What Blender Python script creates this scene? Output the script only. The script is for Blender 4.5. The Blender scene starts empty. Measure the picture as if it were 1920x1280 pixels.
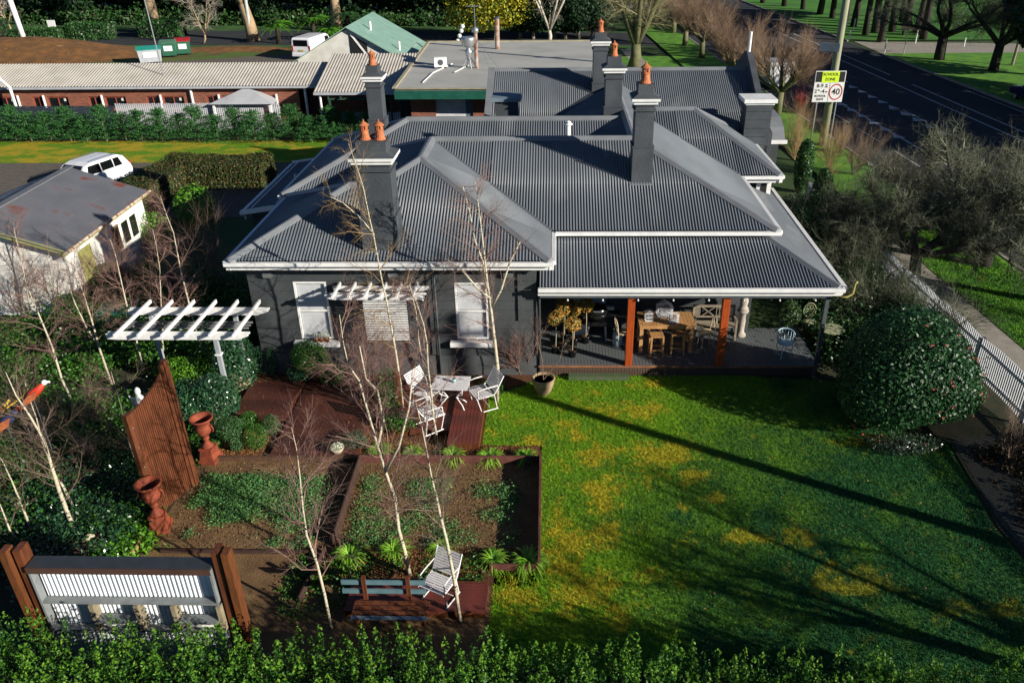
import bpy, math, random
import numpy as np
from math import radians as rad, sin, cos, tan, pi, hypot, atan2, sqrt
from mathutils import Matrix, Vector

random.seed(7); RNG = np.random.default_rng(7)
SC = bpy.context.scene
COL = SC.collection

# ------------------------------------------------------------------ camera
CH = 11.7; PITCH = rad(28.4); YAW = rad(1.65); ROLL = rad(.66); FPX = 1493.; SHX = 42.
def _basis():
    fw = np.array([0, cos(PITCH), -sin(PITCH)]); rt = np.array([1., 0, 0]); up = np.cross(rt, fw)
    c, s = cos(YAW), sin(YAW); R = np.array([[c, -s, 0], [s, c, 0], [0, 0, 1]])
    fw, rt, up = R @ fw, R @ rt, R @ up
    cr, sr = cos(ROLL), -sin(ROLL)
    return fw, rt*cr + up*sr, -rt*sr + up*cr
FW, RT, UP = _basis()
cd = bpy.data.cameras.new('camera'); cam = bpy.data.objects.new('camera', cd); COL.objects.link(cam)
cd.sensor_width = 36; cd.lens = FPX/1920*36; cd.shift_x = -SHX/1920; cd.clip_end = 1500; cd.clip_start = .1
M = Matrix.Identity(4)
for i in range(3):
    M[i][0] = RT[i]; M[i][1] = UP[i]; M[i][2] = -FW[i]
M[2][3] = CH
cam.matrix_world = M
SC.camera = cam
# ------------------------------------------------------------------ sky, sun, exposure
SUN_EL = rad(19.5); SUN_DIR = Vector((.87, -.485, 0)).normalized()      # horizontal direction towards the sun
w = bpy.data.worlds.new('World'); SC.world = w; w.use_nodes = True
nt = w.node_tree; nt.nodes.clear()
sky = nt.nodes.new('ShaderNodeTexSky'); sky.sky_type = 'NISHITA'; sky.sun_disc = False
sky.altitude = 3000; sky.air_density = .9; sky.dust_density = 0.; sky.ozone_density = 4.; sky.sun_elevation = SUN_EL; sky.sun_rotation = atan2(SUN_DIR.x, SUN_DIR.y)
bg = nt.nodes.new('ShaderNodeBackground'); bg.inputs[1].default_value = .05
wo = nt.nodes.new('ShaderNodeOutputWorld')
nt.links.new(sky.outputs[0], bg.inputs[0]); nt.links.new(bg.outputs[0], wo.inputs[0])
sl = bpy.data.lights.new('sun', 'SUN'); sl.energy = 5.0; sl.angle = rad(.5); sl.color = (1, .93, .82)
so = bpy.data.objects.new('sun', sl); COL.objects.link(so)
dv = Vector((SUN_DIR.x*cos(SUN_EL), SUN_DIR.y*cos(SUN_EL), sin(SUN_EL)))
so.rotation_euler = dv.to_track_quat('Z', 'Y').to_euler(); so.location = (20, -10, 30)
SC.view_settings.view_transform = 'Standard'; SC.view_settings.look = 'None'
SC.view_settings.gamma = 1; SC.view_settings.use_curve_mapping = False
SC.view_settings.exposure = 0.64
SC.cycles.max_bounces = 6; SC.cycles.transparent_max_bounces = 8

# ------------------------------------------------------------------ survey helpers (photo pixel -> place)
def _ray(px, py): return FW + RT*(px-960-SHX)/FPX - UP*(py-640)/FPX
def gz(px, py, z=0.):
    v = _ray(px, py); t = (z-CH)/v[2]; return Vector((v[0]*t, v[1]*t, z))
def gy(px, py, y):
    v = _ray(px, py); t = y/v[1]; return Vector((v[0]*t, y, CH+v[2]*t))

# ------------------------------------------------------------------ materials
_m = {}
def _node(nt, t, **k):
    n = nt.nodes.new(t)
    for a, b in k.items(): setattr(n, a, b)
    return n
def mat(name, c1, c2=None, scale=3., rough=.7, bump=0., bscale=None, metal=0., spec=.4, stretch=None, c3=None, detail=4, contrast=(.35, .65), coord='Object', trans=0.):
    """procedural: colour varies between c1 and c2 with noise, fine relief by bump"""
    if name in _m: return _m[name]
    m = bpy.data.materials.new(name); m.use_nodes = True; t = m.node_tree; t.nodes.clear()
    out = _node(t, 'ShaderNodeOutputMaterial'); p = _node(t, 'ShaderNodeBsdfPrincipled')
    p.inputs['Roughness'].default_value = rough; p.inputs['Metallic'].default_value = metal
    p.inputs['Specular IOR Level'].default_value = spec
    tc = _node(t, 'ShaderNodeTexCoord'); src = tc.outputs[coord]
    if stretch:
        mp = _node(t, 'ShaderNodeMapping'); mp.inputs['Scale'].default_value = stretch
        t.links.new(src, mp.inputs[0]); src = mp.outputs[0]
    if c2 is None: c2 = tuple(x*.75 for x in c1)
    ns = _node(t, 'ShaderNodeTexNoise'); ns.inputs['Scale'].default_value = scale; ns.inputs['Detail'].default_value = detail
    t.links.new(src, ns.inputs['Vector'])
    rp = _node(t, 'ShaderNodeValToRGB'); e = rp.color_ramp.elements
    e[0].position, e[1].position = contrast; e[0].color = (*c1, 1); e[1].color = (*c2, 1)
    if c3:
        x = rp.color_ramp.elements.new(min(.97, contrast[1]+.12)); x.color = (*c3, 1)
    t.links.new(ns.outputs[0], rp.inputs[0]); t.links.new(rp.outputs[0], p.inputs['Base Color'])
    if bump:
        nb = _node(t, 'ShaderNodeTexNoise'); nb.inputs['Scale'].default_value = bscale or scale*6; nb.inputs['Detail'].default_value = 5
        t.links.new(src, nb.inputs['Vector'])
        bp = _node(t, 'ShaderNodeBump'); bp.inputs['Strength'].default_value = bump; bp.inputs['Distance'].default_value = .02
        t.links.new(nb.outputs[0], bp.inputs['Height']); t.links.new(bp.outputs[0], p.inputs['Normal'])
    t.links.new(p.outputs[0], out.inputs[0]); _m[name] = m; return m
def leafmat(name, cols, rough=.5, spec=.4, trans=.25):
    """each leaf takes its own shade out of cols"""
    if name in _m: return _m[name]
    m = bpy.data.materials.new(name); m.use_nodes = True; t = m.node_tree; t.nodes.clear()
    out = _node(t, 'ShaderNodeOutputMaterial'); p = _node(t, 'ShaderNodeBsdfPrincipled')
    p.inputs['Roughness'].default_value = rough; p.inputs['Specular IOR Level'].default_value = spec
    g = _node(t, 'ShaderNodeNewGeometry'); rp = _node(t, 'ShaderNodeValToRGB')
    el = rp.color_ramp.elements
    while len(el) < len(cols): el.new(.5)
    for i, c in enumerate(cols): el[i].position = i/(len(cols)-1); el[i].color = (*c, 1)
    t.links.new(g.outputs['Random Per Island'], rp.inputs[0]); t.links.new(rp.outputs[0], p.inputs['Base Color'])
    tr = _node(t, 'ShaderNodeBsdfTranslucent'); t.links.new(rp.outputs[0], tr.inputs[0])
    mx = _node(t, 'ShaderNodeMixShader'); mx.inputs[0].default_value = trans
    t.links.new(p.outputs[0], mx.inputs[1]); t.links.new(tr.outputs[0], mx.inputs[2]); t.links.new(mx.outputs[0], out.inputs[0])
    _m[name] = m; return m
def groundmat(name, base, dry, extra, bump=.6):
    """ground whose cover follows the mesh attributes 'dry' and 'lush_light' (growing patches; on the lawn also painted light and shade)"""
    m = bpy.data.materials.new(name); m.use_nodes = True; t = m.node_tree; t.nodes.clear()
    out = _node(t, 'ShaderNodeOutputMaterial'); p = _node(t, 'ShaderNodeBsdfPrincipled'); p.inputs['Roughness'].default_value = .85
    p.inputs['Specular IOR Level'].default_value = .2
    a = _node(t, 'ShaderNodeAttribute', attribute_name='dry'); b = _node(t, 'ShaderNodeAttribute', attribute_name='lush_light')
    tc = _node(t, 'ShaderNodeTexCoord'); ns = _node(t, 'ShaderNodeTexNoise'); ns.inputs['Scale'].default_value = 14; ns.inputs['Detail'].default_value = 6
    t.links.new(tc.outputs['Object'], ns.inputs['Vector'])
    m1 = _node(t, 'ShaderNodeMix', data_type='RGBA'); m1.inputs[6].default_value = (*base, 1); m1.inputs[7].default_value = (*extra, 1)
    m2 = _node(t, 'ShaderNodeMix', data_type='RGBA'); m2.inputs[7].default_value = (*dry, 1)
    m3 = _node(t, 'ShaderNodeMix', data_type='RGBA', blend_type='MULTIPLY'); m3.inputs[0].default_value = .75
    rp = _node(t, 'ShaderNodeValToRGB'); e = rp.color_ramp.elements; e[0].position = .35; e[0].color = (.42, .42, .42, 1); e[1].position = .7; e[1].color = (1.3, 1.3, 1.3, 1)
    t.links.new(ns.outputs[0], rp.inputs[0])
    t.links.new(b.outputs['Fac'], m1.inputs[0]); t.links.new(m1.outputs[2], m2.inputs[6]); t.links.new(a.outputs['Fac'], m2.inputs[0])
    t.links.new(m2.outputs[2], m3.inputs[6]); t.links.new(rp.outputs[0], m3.inputs[7]); t.links.new(m3.outputs[2], p.inputs['Base Color'])
    nb = _node(t, 'ShaderNodeTexNoise'); nb.inputs['Scale'].default_value = 45; nb.inputs['Detail'].default_value = 4
    t.links.new(tc.outputs['Object'], nb.inputs['Vector'])
    bp = _node(t, 'ShaderNodeBump'); bp.inputs['Strength'].default_value = bump; bp.inputs['Distance'].default_value = .04
    t.links.new(nb.outputs[0], bp.inputs['Height']); t.links.new(bp.outputs[0], p.inputs['Normal'])
    t.links.new(p.outputs[0], out.inputs[0]); return m
def glassmat(name='window_glass', tint=(.02, .03, .035), alpha=.10):
    if name in _m: return _m[name]
    m = bpy.data.materials.new(name); m.use_nodes = True; t = m.node_tree; t.nodes.clear()
    out = _node(t, 'ShaderNodeOutputMaterial'); p = _node(t, 'ShaderNodeBsdfPrincipled'); p.inputs['Base Color'].default_value = (*tint, 1)
    p.inputs['Roughness'].default_value = .05
    tr = _node(t, 'ShaderNodeBsdfTransparent'); mx = _node(t, 'ShaderNodeMixShader'); mx.inputs[0].default_value = alpha
    t.links.new(tr.outputs[0], mx.inputs[1]); t.links.new(p.outputs[0], mx.inputs[2]); t.links.new(mx.outputs[0], out.inputs[0]); _m[name] = m; return m

# ------------------------------------------------------------------ mesh builder
class MB:
    def __init__(s): s.v = []; s.f = []
    def add(s, vs, fs):
        o = len(s.v); s.v.extend([tuple(v) for v in vs]); s.f.extend([tuple(i+o for i in f) for f in fs]); return s
    def box(s, c, d, rz=0., rx=0., ry=0.):
        x, y, z = (k/2 for k in d); R = Matrix.Rotation(rz, 3, 'Z') @ Matrix.Rotation(ry, 3, 'Y') @ Matrix.Rotation(rx, 3, 'X'); c = Vector(c)
        vs = [c + R @ Vector(p) for p in ((-x,-y,-z),(x,-y,-z),(x,y,-z),(-x,y,-z),(-x,-y,z),(x,-y,z),(x,y,z),(-x,y,z))]
        return s.add(vs, [(0,3,2,1),(4,5,6,7),(0,1,5,4),(1,2,6,5),(2,3,7,6),(3,0,4,7)])
    def bb(s, x0, x1, y0, y1, z0, z1): return s.box(((x0+x1)/2, (y0+y1)/2, (z0+z1)/2), (x1-x0, y1-y0, z1-z0))
    def beam(s, a, b, w, h, up=(0, 0, 1)):
        a, b = Vector(a), Vector(b); d = (b-a).normalized(); u = Vector(up)
        if abs(d.dot(u)) > .98: u = Vector((0, 1, 0))
        r = d.cross(u).normalized()*w/2; u = r.cross(d).normalized()*h/2
        vs = [a-r-u, a+r-u, a+r+u, a-r+u, b-r-u, b+r-u, b+r+u, b-r+u]
        return s.add(vs, [(0,1,2,3),(7,6,5,4),(0,4,5,1),(1,5,6,2),(2,6,7,3),(3,7,4,0)])
    def tube(s, pts, rads, n=6, cap=True):
        pts = [Vector(p) for p in pts]
        if not hasattr(rads, '__len__'): rads = [rads]*len(pts)
        o = len(s.v); rings = []
        d0 = (pts[1]-pts[0]).normalized(); ref = Vector((0, 0, 1)) if abs(d0.z) < .9 else Vector((1, 0, 0))
        x = d0.cross(ref).normalized()
        for i, p in enumerate(pts):
            d = (pts[min(i+1, len(pts)-1)] - pts[max(i-1, 0)]).normalized()
            x = (x - d*x.dot(d)).normalized(); y = d.cross(x)
            for k in range(n):
                a = 2*pi*k/n; s.v.append(tuple(p + (x*cos(a)+y*sin(a))*rads[i]))
        for i in range(len(pts)-1):
            for k in range(n):
                a = o+i*n+k; b = o+i*n+(k+1) % n; s.f.append((a, b, b+n, a+n))
        if cap and n > 2:
            s.f.append(tuple(o+k for k in range(n))[::-1]); s.f.append(tuple(o+(len(pts)-1)*n+k for k in range(n)))
        return s
    def lathe(s, prof, c=(0, 0, 0), n=20, sy=1.):
        o = len(s.v); c = Vector(c)
        for r, z in prof:
            for k in range(n):
                a = 2*pi*k/n; s.v.append((c.x+r*cos(a), c.y+r*sin(a)*sy, c.z+z))
        for i in range(len(prof)-1):
            for k in range(n):
                a = o+i*n+k; b = o+i*n+(k+1) % n; s.f.append((a, b, b+n, a+n))
        s.f.append(tuple(o+k for k in range(n))[::-1]); s.f.append(tuple(o+(len(prof)-1)*n+k for k in range(n)))
        return s
    def prism(s, poly, z0, z1):
        n = len(poly); vs = [(x, y, z0) for x, y in poly] + [(x, y, z1) for x, y in poly]
        return s.add(vs, [tuple(range(n))[::-1], tuple(range(n, 2*n))] + [(i, (i+1) % n, (i+1) % n+n, i+n) for i in range(n)])
    def prism_y(s, poly, y0, y1):      # outline in x,z
        n = len(poly); vs = [(x, y0, z) for x, z in poly] + [(x, y1, z) for x, z in poly]
        return s.add(vs, [tuple(range(n)), tuple(range(n, 2*n))[::-1]] + [(i, i+n, (i+1) % n+n, (i+1) % n) for i in range(n)])
    def prism_x(s, poly, x0, x1):      # outline in y,z
        n = len(poly); vs = [(x0, y, z) for y, z in poly] + [(x1, y, z) for y, z in poly]
        return s.add(vs, [tuple(range(n))[::-1], tuple(range(n, 2*n))] + [(i, (i+1) % n, (i+1) % n+n, i+n) for i in range(n)])
    def sheet(s, poly, z): return s.add([(x, y, z) for x, y in poly], [tuple(range(len(poly)))])
    def ball(s, c, r, n=10, m=7, sz=1., jit=0.):
        prof = []
        o = len(s.v); c = Vector(c)
        for i in range(m+1):
            t = -pi/2 + pi*i/m
            for k in range(n):
                a = 2*pi*k/n; q = r*(1+random.uniform(-jit, jit)); s.v.append((c.x+q*cos(t)*cos(a), c.y+q*cos(t)*sin(a), c.z+q*sin(t)*sz))
        for i in range(m):
            for k in range(n):
                a = o+i*n+k; b = o+i*n+(k+1) % n; s.f.append((a, b, b+n, a+n))
        return s
    def obj(s, name, m, parent=None, smooth=False, label=None, bevel=0., kind=None):
        me = bpy.data.meshes.new(name); me.from_pydata(s.v, [], s.f); me.update()
        if smooth: me.polygons.foreach_set('use_smooth', [True]*len(me.polygons))
        me.materials.append(m); o = bpy.data.objects.new(name, me); COL.objects.link(o)
        if parent: o.parent = parent
        if label: o['label'] = label
        if kind: o['kind'] = kind
        if bevel:
            b = o.modifiers.new('bevel', 'BEVEL'); b.width = bevel; b.segments = 2; b.limit_method = 'ANGLE'
        return o
def npobj(name, V, F, m, parent=None, kind=None, attrs=None, smooth=False):
    """mesh out of numpy arrays; F is (n,3) or (n,4)"""
    me = bpy.data.meshes.new(name); V = np.asarray(V, np.float32); F = np.asarray(F, np.int32); k = F.shape[1]
    me.vertices.add(len(V)); me.vertices.foreach_set('co', V.ravel())
    me.loops.add(F.size); me.loops.foreach_set('vertex_index', F.ravel())
    me.polygons.add(len(F)); me.polygons.foreach_set('loop_start', np.arange(0, F.size, k, dtype=np.int32))
    me.polygons.foreach_set('loop_total', np.full(len(F), k, np.int32))
    if smooth: me.polygons.foreach_set('use_smooth', np.ones(len(F), bool))
    if attrs:
        for n, a in attrs.items():
            t = me.attributes.new(n, 'FLOAT', 'POINT'); t.data.foreach_set('value', np.asarray(a, np.float32))
    me.update(); me.validate(); me.materials.append(m)
    o = bpy.data.objects.new(name, me); COL.objects.link(o)
    if parent: o.parent = parent
    if kind: o['kind'] = kind
    return o
def thing(name, label, cat, loc=(0, 0, 0), rz=0., group=None, scale=None):
    o = bpy.data.objects.new(name, None); COL.objects.link(o); o.location = loc; o.rotation_euler = (0, 0, rz); o.empty_display_size = .2
    o['label'] = label; o['category'] = cat
    if group: o['group'] = group
    if scale: o.scale = (scale,)*3 if not hasattr(scale, '__len__') else scale
    return o
def tag(o, label, cat, group=None):
    o['label'] = label; o['category'] = cat
    if group: o['group'] = group
    return o
def struct(mb, name, m, kind='structure', **k):
    o = mb.obj(name, m, **k); o['kind'] = kind; return o
def dup(root, loc, rz=0., label=None, group=None, scale=None):
    r = root.copy(); COL.objects.link(r); r.location = loc; r.rotation_euler = (0, 0, rz)
    if label: r['label'] = label
    if group: r['group'] = group
    if scale: r.scale = (scale,)*3 if not hasattr(scale, '__len__') else scale
    for ch in list(root.children):
        c = ch.copy(); COL.objects.link(c); c.parent = r
        for g in list(ch.children):
            d = g.copy(); COL.objects.link(d); d.parent = c
    return r

# ------------------------------------------------------------------ value noise
def vnoise(x, y, seed=0):
    xi = np.floor(x).astype(int); yi = np.floor(y).astype(int); xf = x-xi; yf = y-yi
    def h(a, b):
        n = (a*374761393 + b*668265263 + seed*1442695041) & 0x7fffffff; n = ((n ^ (n >> 13))*1274126177) & 0x7fffffff
        return ((n ^ (n >> 16)) & 0xffff)/65535.
    u = xf*xf*(3-2*xf); v = yf*yf*(3-2*yf)
    return (h(xi, yi)*(1-u)+h(xi+1, yi)*u)*(1-v) + (h(xi, yi+1)*(1-u)+h(xi+1, yi+1)*u)*v
def fbm(x, y, s=1., o=4, seed=0):
    r = 0; a = .5
    for i in range(o): r = r+a*vnoise(x*s*2**i+17*i, y*s*2**i+9*i, seed+i); a /= 2
    return r/(1-.5**o)
def sm(x, a, b): t = np.clip((x-a)/(b-a), 0, 1); return t*t*(3-2*t)

# ------------------------------------------------------------------ foliage
def leaves(pos, size, nrm=None, up=.3, aspect=.55, jitter=.9, rng=None):
    """one rhombic leaf per position, faces spread about nrm"""
    r = rng or RNG; n = len(pos); pos = np.asarray(pos)
    N = r.normal(size=(n, 3))*jitter
    if nrm is not None: N = N+nrm
    N[:, 2] += up; N /= np.linalg.norm(N, axis=1, keepdims=True)+1e-9
    A = r.normal(size=(n, 3)); A -= N*(A*N).sum(1, keepdims=True); A /= np.linalg.norm(A, axis=1, keepdims=True)+1e-9
    B = np.cross(N, A); s = size*r.uniform(.6, 1.3, (n, 1)) if not hasattr(size, 'shape') else size[:, None]
    P = np.stack([pos-A*s, pos-B*s*aspect+N*s*.15, pos+A*s, pos+B*s*aspect+N*s*.15], 1).reshape(-1, 3)
    return P, np.arange(n*4).reshape(n, 4)
def shell(n, rx, ry, rz, cz, lumps=.18, thick=.3, seed=0, bottom=-1.):
    """points through the outer part of a lumpy ellipsoid, with gaps"""
    r = np.random.default_rng(seed); out = []; nr = []
    L = r.normal(size=(14, 3)); L /= np.linalg.norm(L, axis=1, keepdims=True); H = r.uniform(-.6, 1, 14)
    while sum(len(o) for o in out) < n:
        d = r.normal(size=(n, 3)); d /= np.linalg.norm(d, axis=1, keepdims=True); d = d[d[:, 2] > bottom]
        k = 1+lumps*(np.exp(6*(d@L.T-1))*H).sum(1)
        rr = k*(1-thick*r.random(len(d))**1.6)
        out.append(d*rr[:, None]); nr.append(d)
    p = np.concatenate(out)[:n]*[rx, ry, rz]+[0, 0, cz]; return p, np.concatenate(nr)[:n]
def bush(name, n, r3, cz, leaf, m, parent=None, seed=0, **k):
    lk = {a: k.pop(a) for a in ('up', 'aspect', 'jitter') if a in k}
    p, d = shell(n, *r3, cz, seed=seed, **k); V, F = leaves(p, leaf, d*1.2, rng=np.random.default_rng(seed+99), **lk)
    return npobj(name, V, F, m, parent)
class Twigs:
    """many thin tapering 3-sided twigs in one mesh"""
    def __init__(s): s.a = []; s.b = []; s.r0 = []; s.r1 = []
    def seg(s, a, b, r0, r1): s.a.append(tuple(a)); s.b.append(tuple(b)); s.r0.append(r0); s.r1.append(r1)
    def obj(s, name, m, parent=None, n=3):
        A = np.array(s.a); B = np.array(s.b); D = B-A; D /= np.linalg.norm(D, axis=1, keepdims=True)+1e-9
        ref = np.where(np.abs(D[:, 2:3]) < .9, [[0, 0, 1.]], [[1., 0, 0]]); X = np.cross(D, ref); X /= np.linalg.norm(X, axis=1, keepdims=True); Y = np.cross(D, X)
        r0 = np.array(s.r0)[:, None]; r1 = np.array(s.r1)[:, None]; k = len(A); V = np.zeros((k, 2*n, 3))
        for i in range(n):
            o = X*cos(2*pi*i/n)+Y*sin(2*pi*i/n); V[:, i] = A+o*r0; V[:, n+i] = B+o*r1
        q = np.array([[i, (i+1) % n, n+(i+1) % n, n+i] for i in range(n)]); F = (q[None]+(np.arange(k)*2*n)[:, None, None]).reshape(-1, 4)
        return npobj(name, V.reshape(-1, 3), F, m, parent, smooth=True)
def rdir(d, spread, rnd):
    d = Vector(d).normalized(); a = Vector((rnd.gauss(0, 1), rnd.gauss(0, 1), rnd.gauss(0, 1))); a = (a-d*a.dot(d)).normalized()
    return (d*cos(spread)+a*sin(spread)).normalized()
def grow(tw, p, d, L, r, depth, rnd, kids=4, ratio=.6, spread=.7, curve=.25, bend=(0, 0, .1), segs=3, rr=.55, store=None):
    """recursive bare branch"""
    p = Vector(p); d = Vector(d).normalized(); pts = [p.copy()]; bv = Vector(bend)
    for i in range(segs):
        d = (rdir(d, abs(rnd.gauss(0, curve)), rnd)+bv).normalized(); q = p+d*(L/segs)
        a = r*(1-.6*i/segs); b = r*(1-.6*(i+1)/segs); tw.seg(p, q, a, b)
        if depth > 0:
            for _ in range(kids if i else max(1, kids//2)):
                t = rnd.random(); grow(tw, p.lerp(q, t), rdir(d, rnd.uniform(.5, 1.3)*spread, rnd), L*ratio*rnd.uniform(.6, 1.15), b*rr, depth-1, rnd, kids, ratio, spread, curve, bend, segs if depth > 1 else 2, rr)
        p = q
    return p, d
# ================================================================== materials in use
ROOF = mat('roof_steel_grey', (.130, .146, .164), (.104, .118, .133), .8, .45, spec=.3, c3=(.17, .182, .19), detail=8, contrast=(.38, .6), stretch=(1, .35, .35))
CAP = mat('ridge_cap_grey', (.20, .213, .228), (.16, .17, .182), 1.5, .5)
RENDER = mat('charcoal_render', (.060, .067, .070), (.040, .046, .049), 1.3, .85, .6, 26)
CHIM = mat('chimney_render', (.064, .074, .084), (.044, .052, .060), 1.6, .75, .5, 22)
WHITE = mat('white_paint', (.80, .80, .78), (.70, .70, .68), 4, .45)
WHITEW = mat('weathered_white_paint', (.72, .71, .70), (.62, .60, .62), 9, .6, .2, c3=(.25, .22, .2), contrast=(.3, .66))
TERRA = mat('terracotta', (.50, .17, .065), (.36, .11, .045), 9, .75, .3, c3=(.18, .08, .05))
GLASS = glassmat()
DARKIN = mat('dark_interior', (.01, .011, .012))
DECKG = mat('grey_deck_boards', (.125, .138, .142), (.085, .095, .1), 5, .6, .3, stretch=(6, .6, 1))
DECKR = mat('stained_deck_boards', (.10, .034, .024), (.05, .018, .014), 2.0, .42, .25, c3=(.17, .075, .055))
MERB = mat('orange_stained_post', (.42, .075, .015), (.30, .05, .012), 3, .4, .2, stretch=(8, 8, 1))
SCRW = mat('brown_stained_timber', (.15, .046, .018), (.075, .024, .010), 2.5, .5, .3, stretch=(6, 6, .7))
SLEEP = mat('timber_edging', (.15, .055, .042), (.095, .033, .026), 4, .7, .4)
TEAK = mat('pale_teak', (.50, .27, .10), (.36, .19, .075), 4, .6, .2)
GREYT = mat('weathered_teak', (.30, .25, .18), (.2, .165, .12), 6, .75, .3)
STEEL = mat('galvanised_steel', (.5, .52, .53), (.4, .42, .43), 6, .35, metal=.7)
DSTEEL = mat('dark_steel', (.09, .10, .11), (.07, .08, .09), 6, .4)
BLACK = mat('black_enamel', (.012, .012, .013), (.008, .008, .009), 3, .2, spec=.7)

# ================================================================== ground
YELPATCH = [(1180,770,1.0,.35),(1250,850,.9,.4),(1120,860,.7,.3),(1060,1040,.45,.7),(1090,1110,.8,.45),(980,1110,.5,.4),(1390,1005,.75,.18),(1490,1010,.45,.25),(1130,940,.35,.5),(1220,720,.6,.25),(1340,935,.4,.15),(1600,1085,.8,.3),(1850,1140,.7,.18),(1290,890,.5,.25),(1060,800,.35,.5),(1140,1000,.4,.35),(1000,830,.3,.3),(1215,1075,.35,.25),(1640,830,1.0,.12),(960,870,.3,.2)]
def dryness(X, Y):
    n = fbm(X, Y, 1.5, 5, 3); f = fbm(X, Y, 3.2, 5, 8); d = np.zeros_like(X)
    for px, py, a, b in YELPATCH:
        g = gz(px, py); d = np.maximum(d, np.exp(-(((X-g.x)/(a*1.35))**2+((Y-g.y)/(b*1.7))**2)))
    base = sm(n, .50, .70)*(.30+.45*sm(-X, -7, 0))
    g2 = fbm(X, Y, 11., 3, 17)
    return np.clip(sm(d*.70+base*.45+(f-.5)*1.0+(g2-.5)*1.0, .33, .82), 0, 1)*(.60+.38*sm(-X, -7, -2))
def lush_light_map(X, Y):      # 1 = bright green, 0 = deep blue-green; random patches, with shade painted in towards the right
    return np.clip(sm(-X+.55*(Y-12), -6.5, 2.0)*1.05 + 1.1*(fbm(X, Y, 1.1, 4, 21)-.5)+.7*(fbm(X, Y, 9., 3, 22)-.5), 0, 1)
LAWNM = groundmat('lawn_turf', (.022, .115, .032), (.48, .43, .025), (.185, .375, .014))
def inpoly(X, Y, P):
    c = np.zeros(X.shape, bool); n = len(P); j = n-1
    for i in range(n):
        xi, yi = P[i]; xj, yj = P[j]
        c ^= ((yi > Y) != (yj > Y)) & (X < (xj-xi)*(Y-yi)/(yj-yi+1e-12)+xi); j = i
    return c
def gridsheet(name, x0, x1, y0, y1, st, z, m, attrs=None, amp=0., kind='structure', keep=None):
    nx = int((x1-x0)/st)+1; ny = int((y1-y0)/st)+1
    X, Y = np.meshgrid(np.linspace(x0, x1, nx), np.linspace(y0, y1, ny)); Z = np.full_like(X, z)
    if amp: Z = Z+amp*(fbm(X, Y, .8, 4, 5)-.5)*2
    i = np.arange(nx*ny).reshape(ny, nx); F = np.stack([i[:-1, :-1], i[:-1, 1:], i[1:, 1:], i[1:, :-1]], -1).reshape(-1, 4)
    if keep is not None:
        cx = X.ravel()[F].mean(1); cy = Y.ravel()[F].mean(1); F = F[keep(cx, cy)]
    at = {k: f(X.ravel(), Y.ravel()) for k, f in (attrs or {}).items()}
    return npobj(name, np.stack([X.ravel(), Y.ravel(), Z.ravel()], 1), F, m, kind=kind, attrs=at)
# base sheet to the horizon, grass and leaf litter
GRM = mat('rough_grass_ground', (.02, .055, .012), (.04, .075, .014), .35, .9, .7, 12, c3=(.06, .045, .02))
struct(MB().sheet([(-600, -80), (600, -80), (600, 900), (-600, 900)], -.02), 'ground', GRM)
LAWN = [(-1.0, 18.9), (0.1, 19.7), (5.2, 19.65), (8.0, 19.2), (9.0, 17.0), (9.7, 16.4), (9.4, 13.3), (9.6, 11.8), (9.9, 6), (-1.2, 6), (-1.2, 11.9), (-.3, 11.9), (-.3, 16.15), (-1.75, 16.2), (-1.78, 18.4)]
gridsheet('lawn', -2, 10, 6, 20, .1, 0., LAWNM, {'dry': dryness, 'lush_light': lush_light_map}, keep=lambda x, y: inpoly(x, y, LAWN))
# blades standing in the turf
def blades(name, n, P, box, m, h=.035, z=.0, attrs=(dryness, lush_light_map), w=.006, seed=1):
    r = np.random.default_rng(seed); x = r.uniform(box[0], box[1], n*2); y = r.uniform(box[2], box[3], n*2)
    k = inpoly(x, y, P); x, y = x[k][:n], y[k][:n]; n = len(x); a = r.uniform(0, 2*pi, n); b = r.uniform(0, 2*pi, n); hh = h*r.uniform(.5, 1.5, n)
    V = np.zeros((n, 3, 3)); V[:, 0] = np.stack([x-w*np.cos(a), y-w*np.sin(a), 0*x+z], 1); V[:, 1] = np.stack([x+w*np.cos(a), y+w*np.sin(a), 0*x+z], 1)
    V[:, 2] = np.stack([x+hh*.8*np.cos(b), y+hh*.8*np.sin(b), z+hh], 1)
    at = {'dry': np.repeat(attrs[0](x, y), 3), 'lush_light': np.repeat(np.clip(attrs[1](x, y)+r.uniform(-.2, .2, n), 0, 1), 3)}
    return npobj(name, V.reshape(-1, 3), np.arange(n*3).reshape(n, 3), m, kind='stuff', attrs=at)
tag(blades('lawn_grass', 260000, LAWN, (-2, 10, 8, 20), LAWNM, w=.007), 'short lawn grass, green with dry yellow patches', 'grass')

MULCH = mat('bark_mulch', (.16, .065, .022), (.05, .022, .011), 28, .95, .9, 60, c3=(.30, .15, .05))
SOIL = mat('garden_soil', (.13, .072, .032), (.20, .12, .05), 2.2, .95, .9, 30, c3=(.09, .13, .04), detail=8)
DARKSOIL = mat('dark_garden_soil', (.022, .030, .012), (.045, .038, .018), 3, .95, .8, 30)
PAVE = mat('dark_brick_paving', (.035, .04, .03), (.05, .045, .035), 6, .8, .6, 30)
ASPH = mat('asphalt', (.030, .034, .038), (.020, .023, .027), .35, .85, .4, 90, c3=(.042, .045, .048), detail=9)
GRAV = mat('gravel_drive', (.10, .085, .07), (.14, .12, .10), 4, .95, .6, 60)
CONC = mat('concrete', (.33, .30, .25), (.26, .235, .2), 3, .85, .4, 50)
struct(MB().sheet([(-18, 9), (-8.4, 9), (-8.4, 24), (-18, 24)], -.012), 'garden_bed_soil', DARKSOIL)
struct(MB().sheet([(-8.5, 6), (-1.2, 6), (-1.2, 11.9), (-8.5, 11.9)], -.004), 'path_soil', SOIL)
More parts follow.
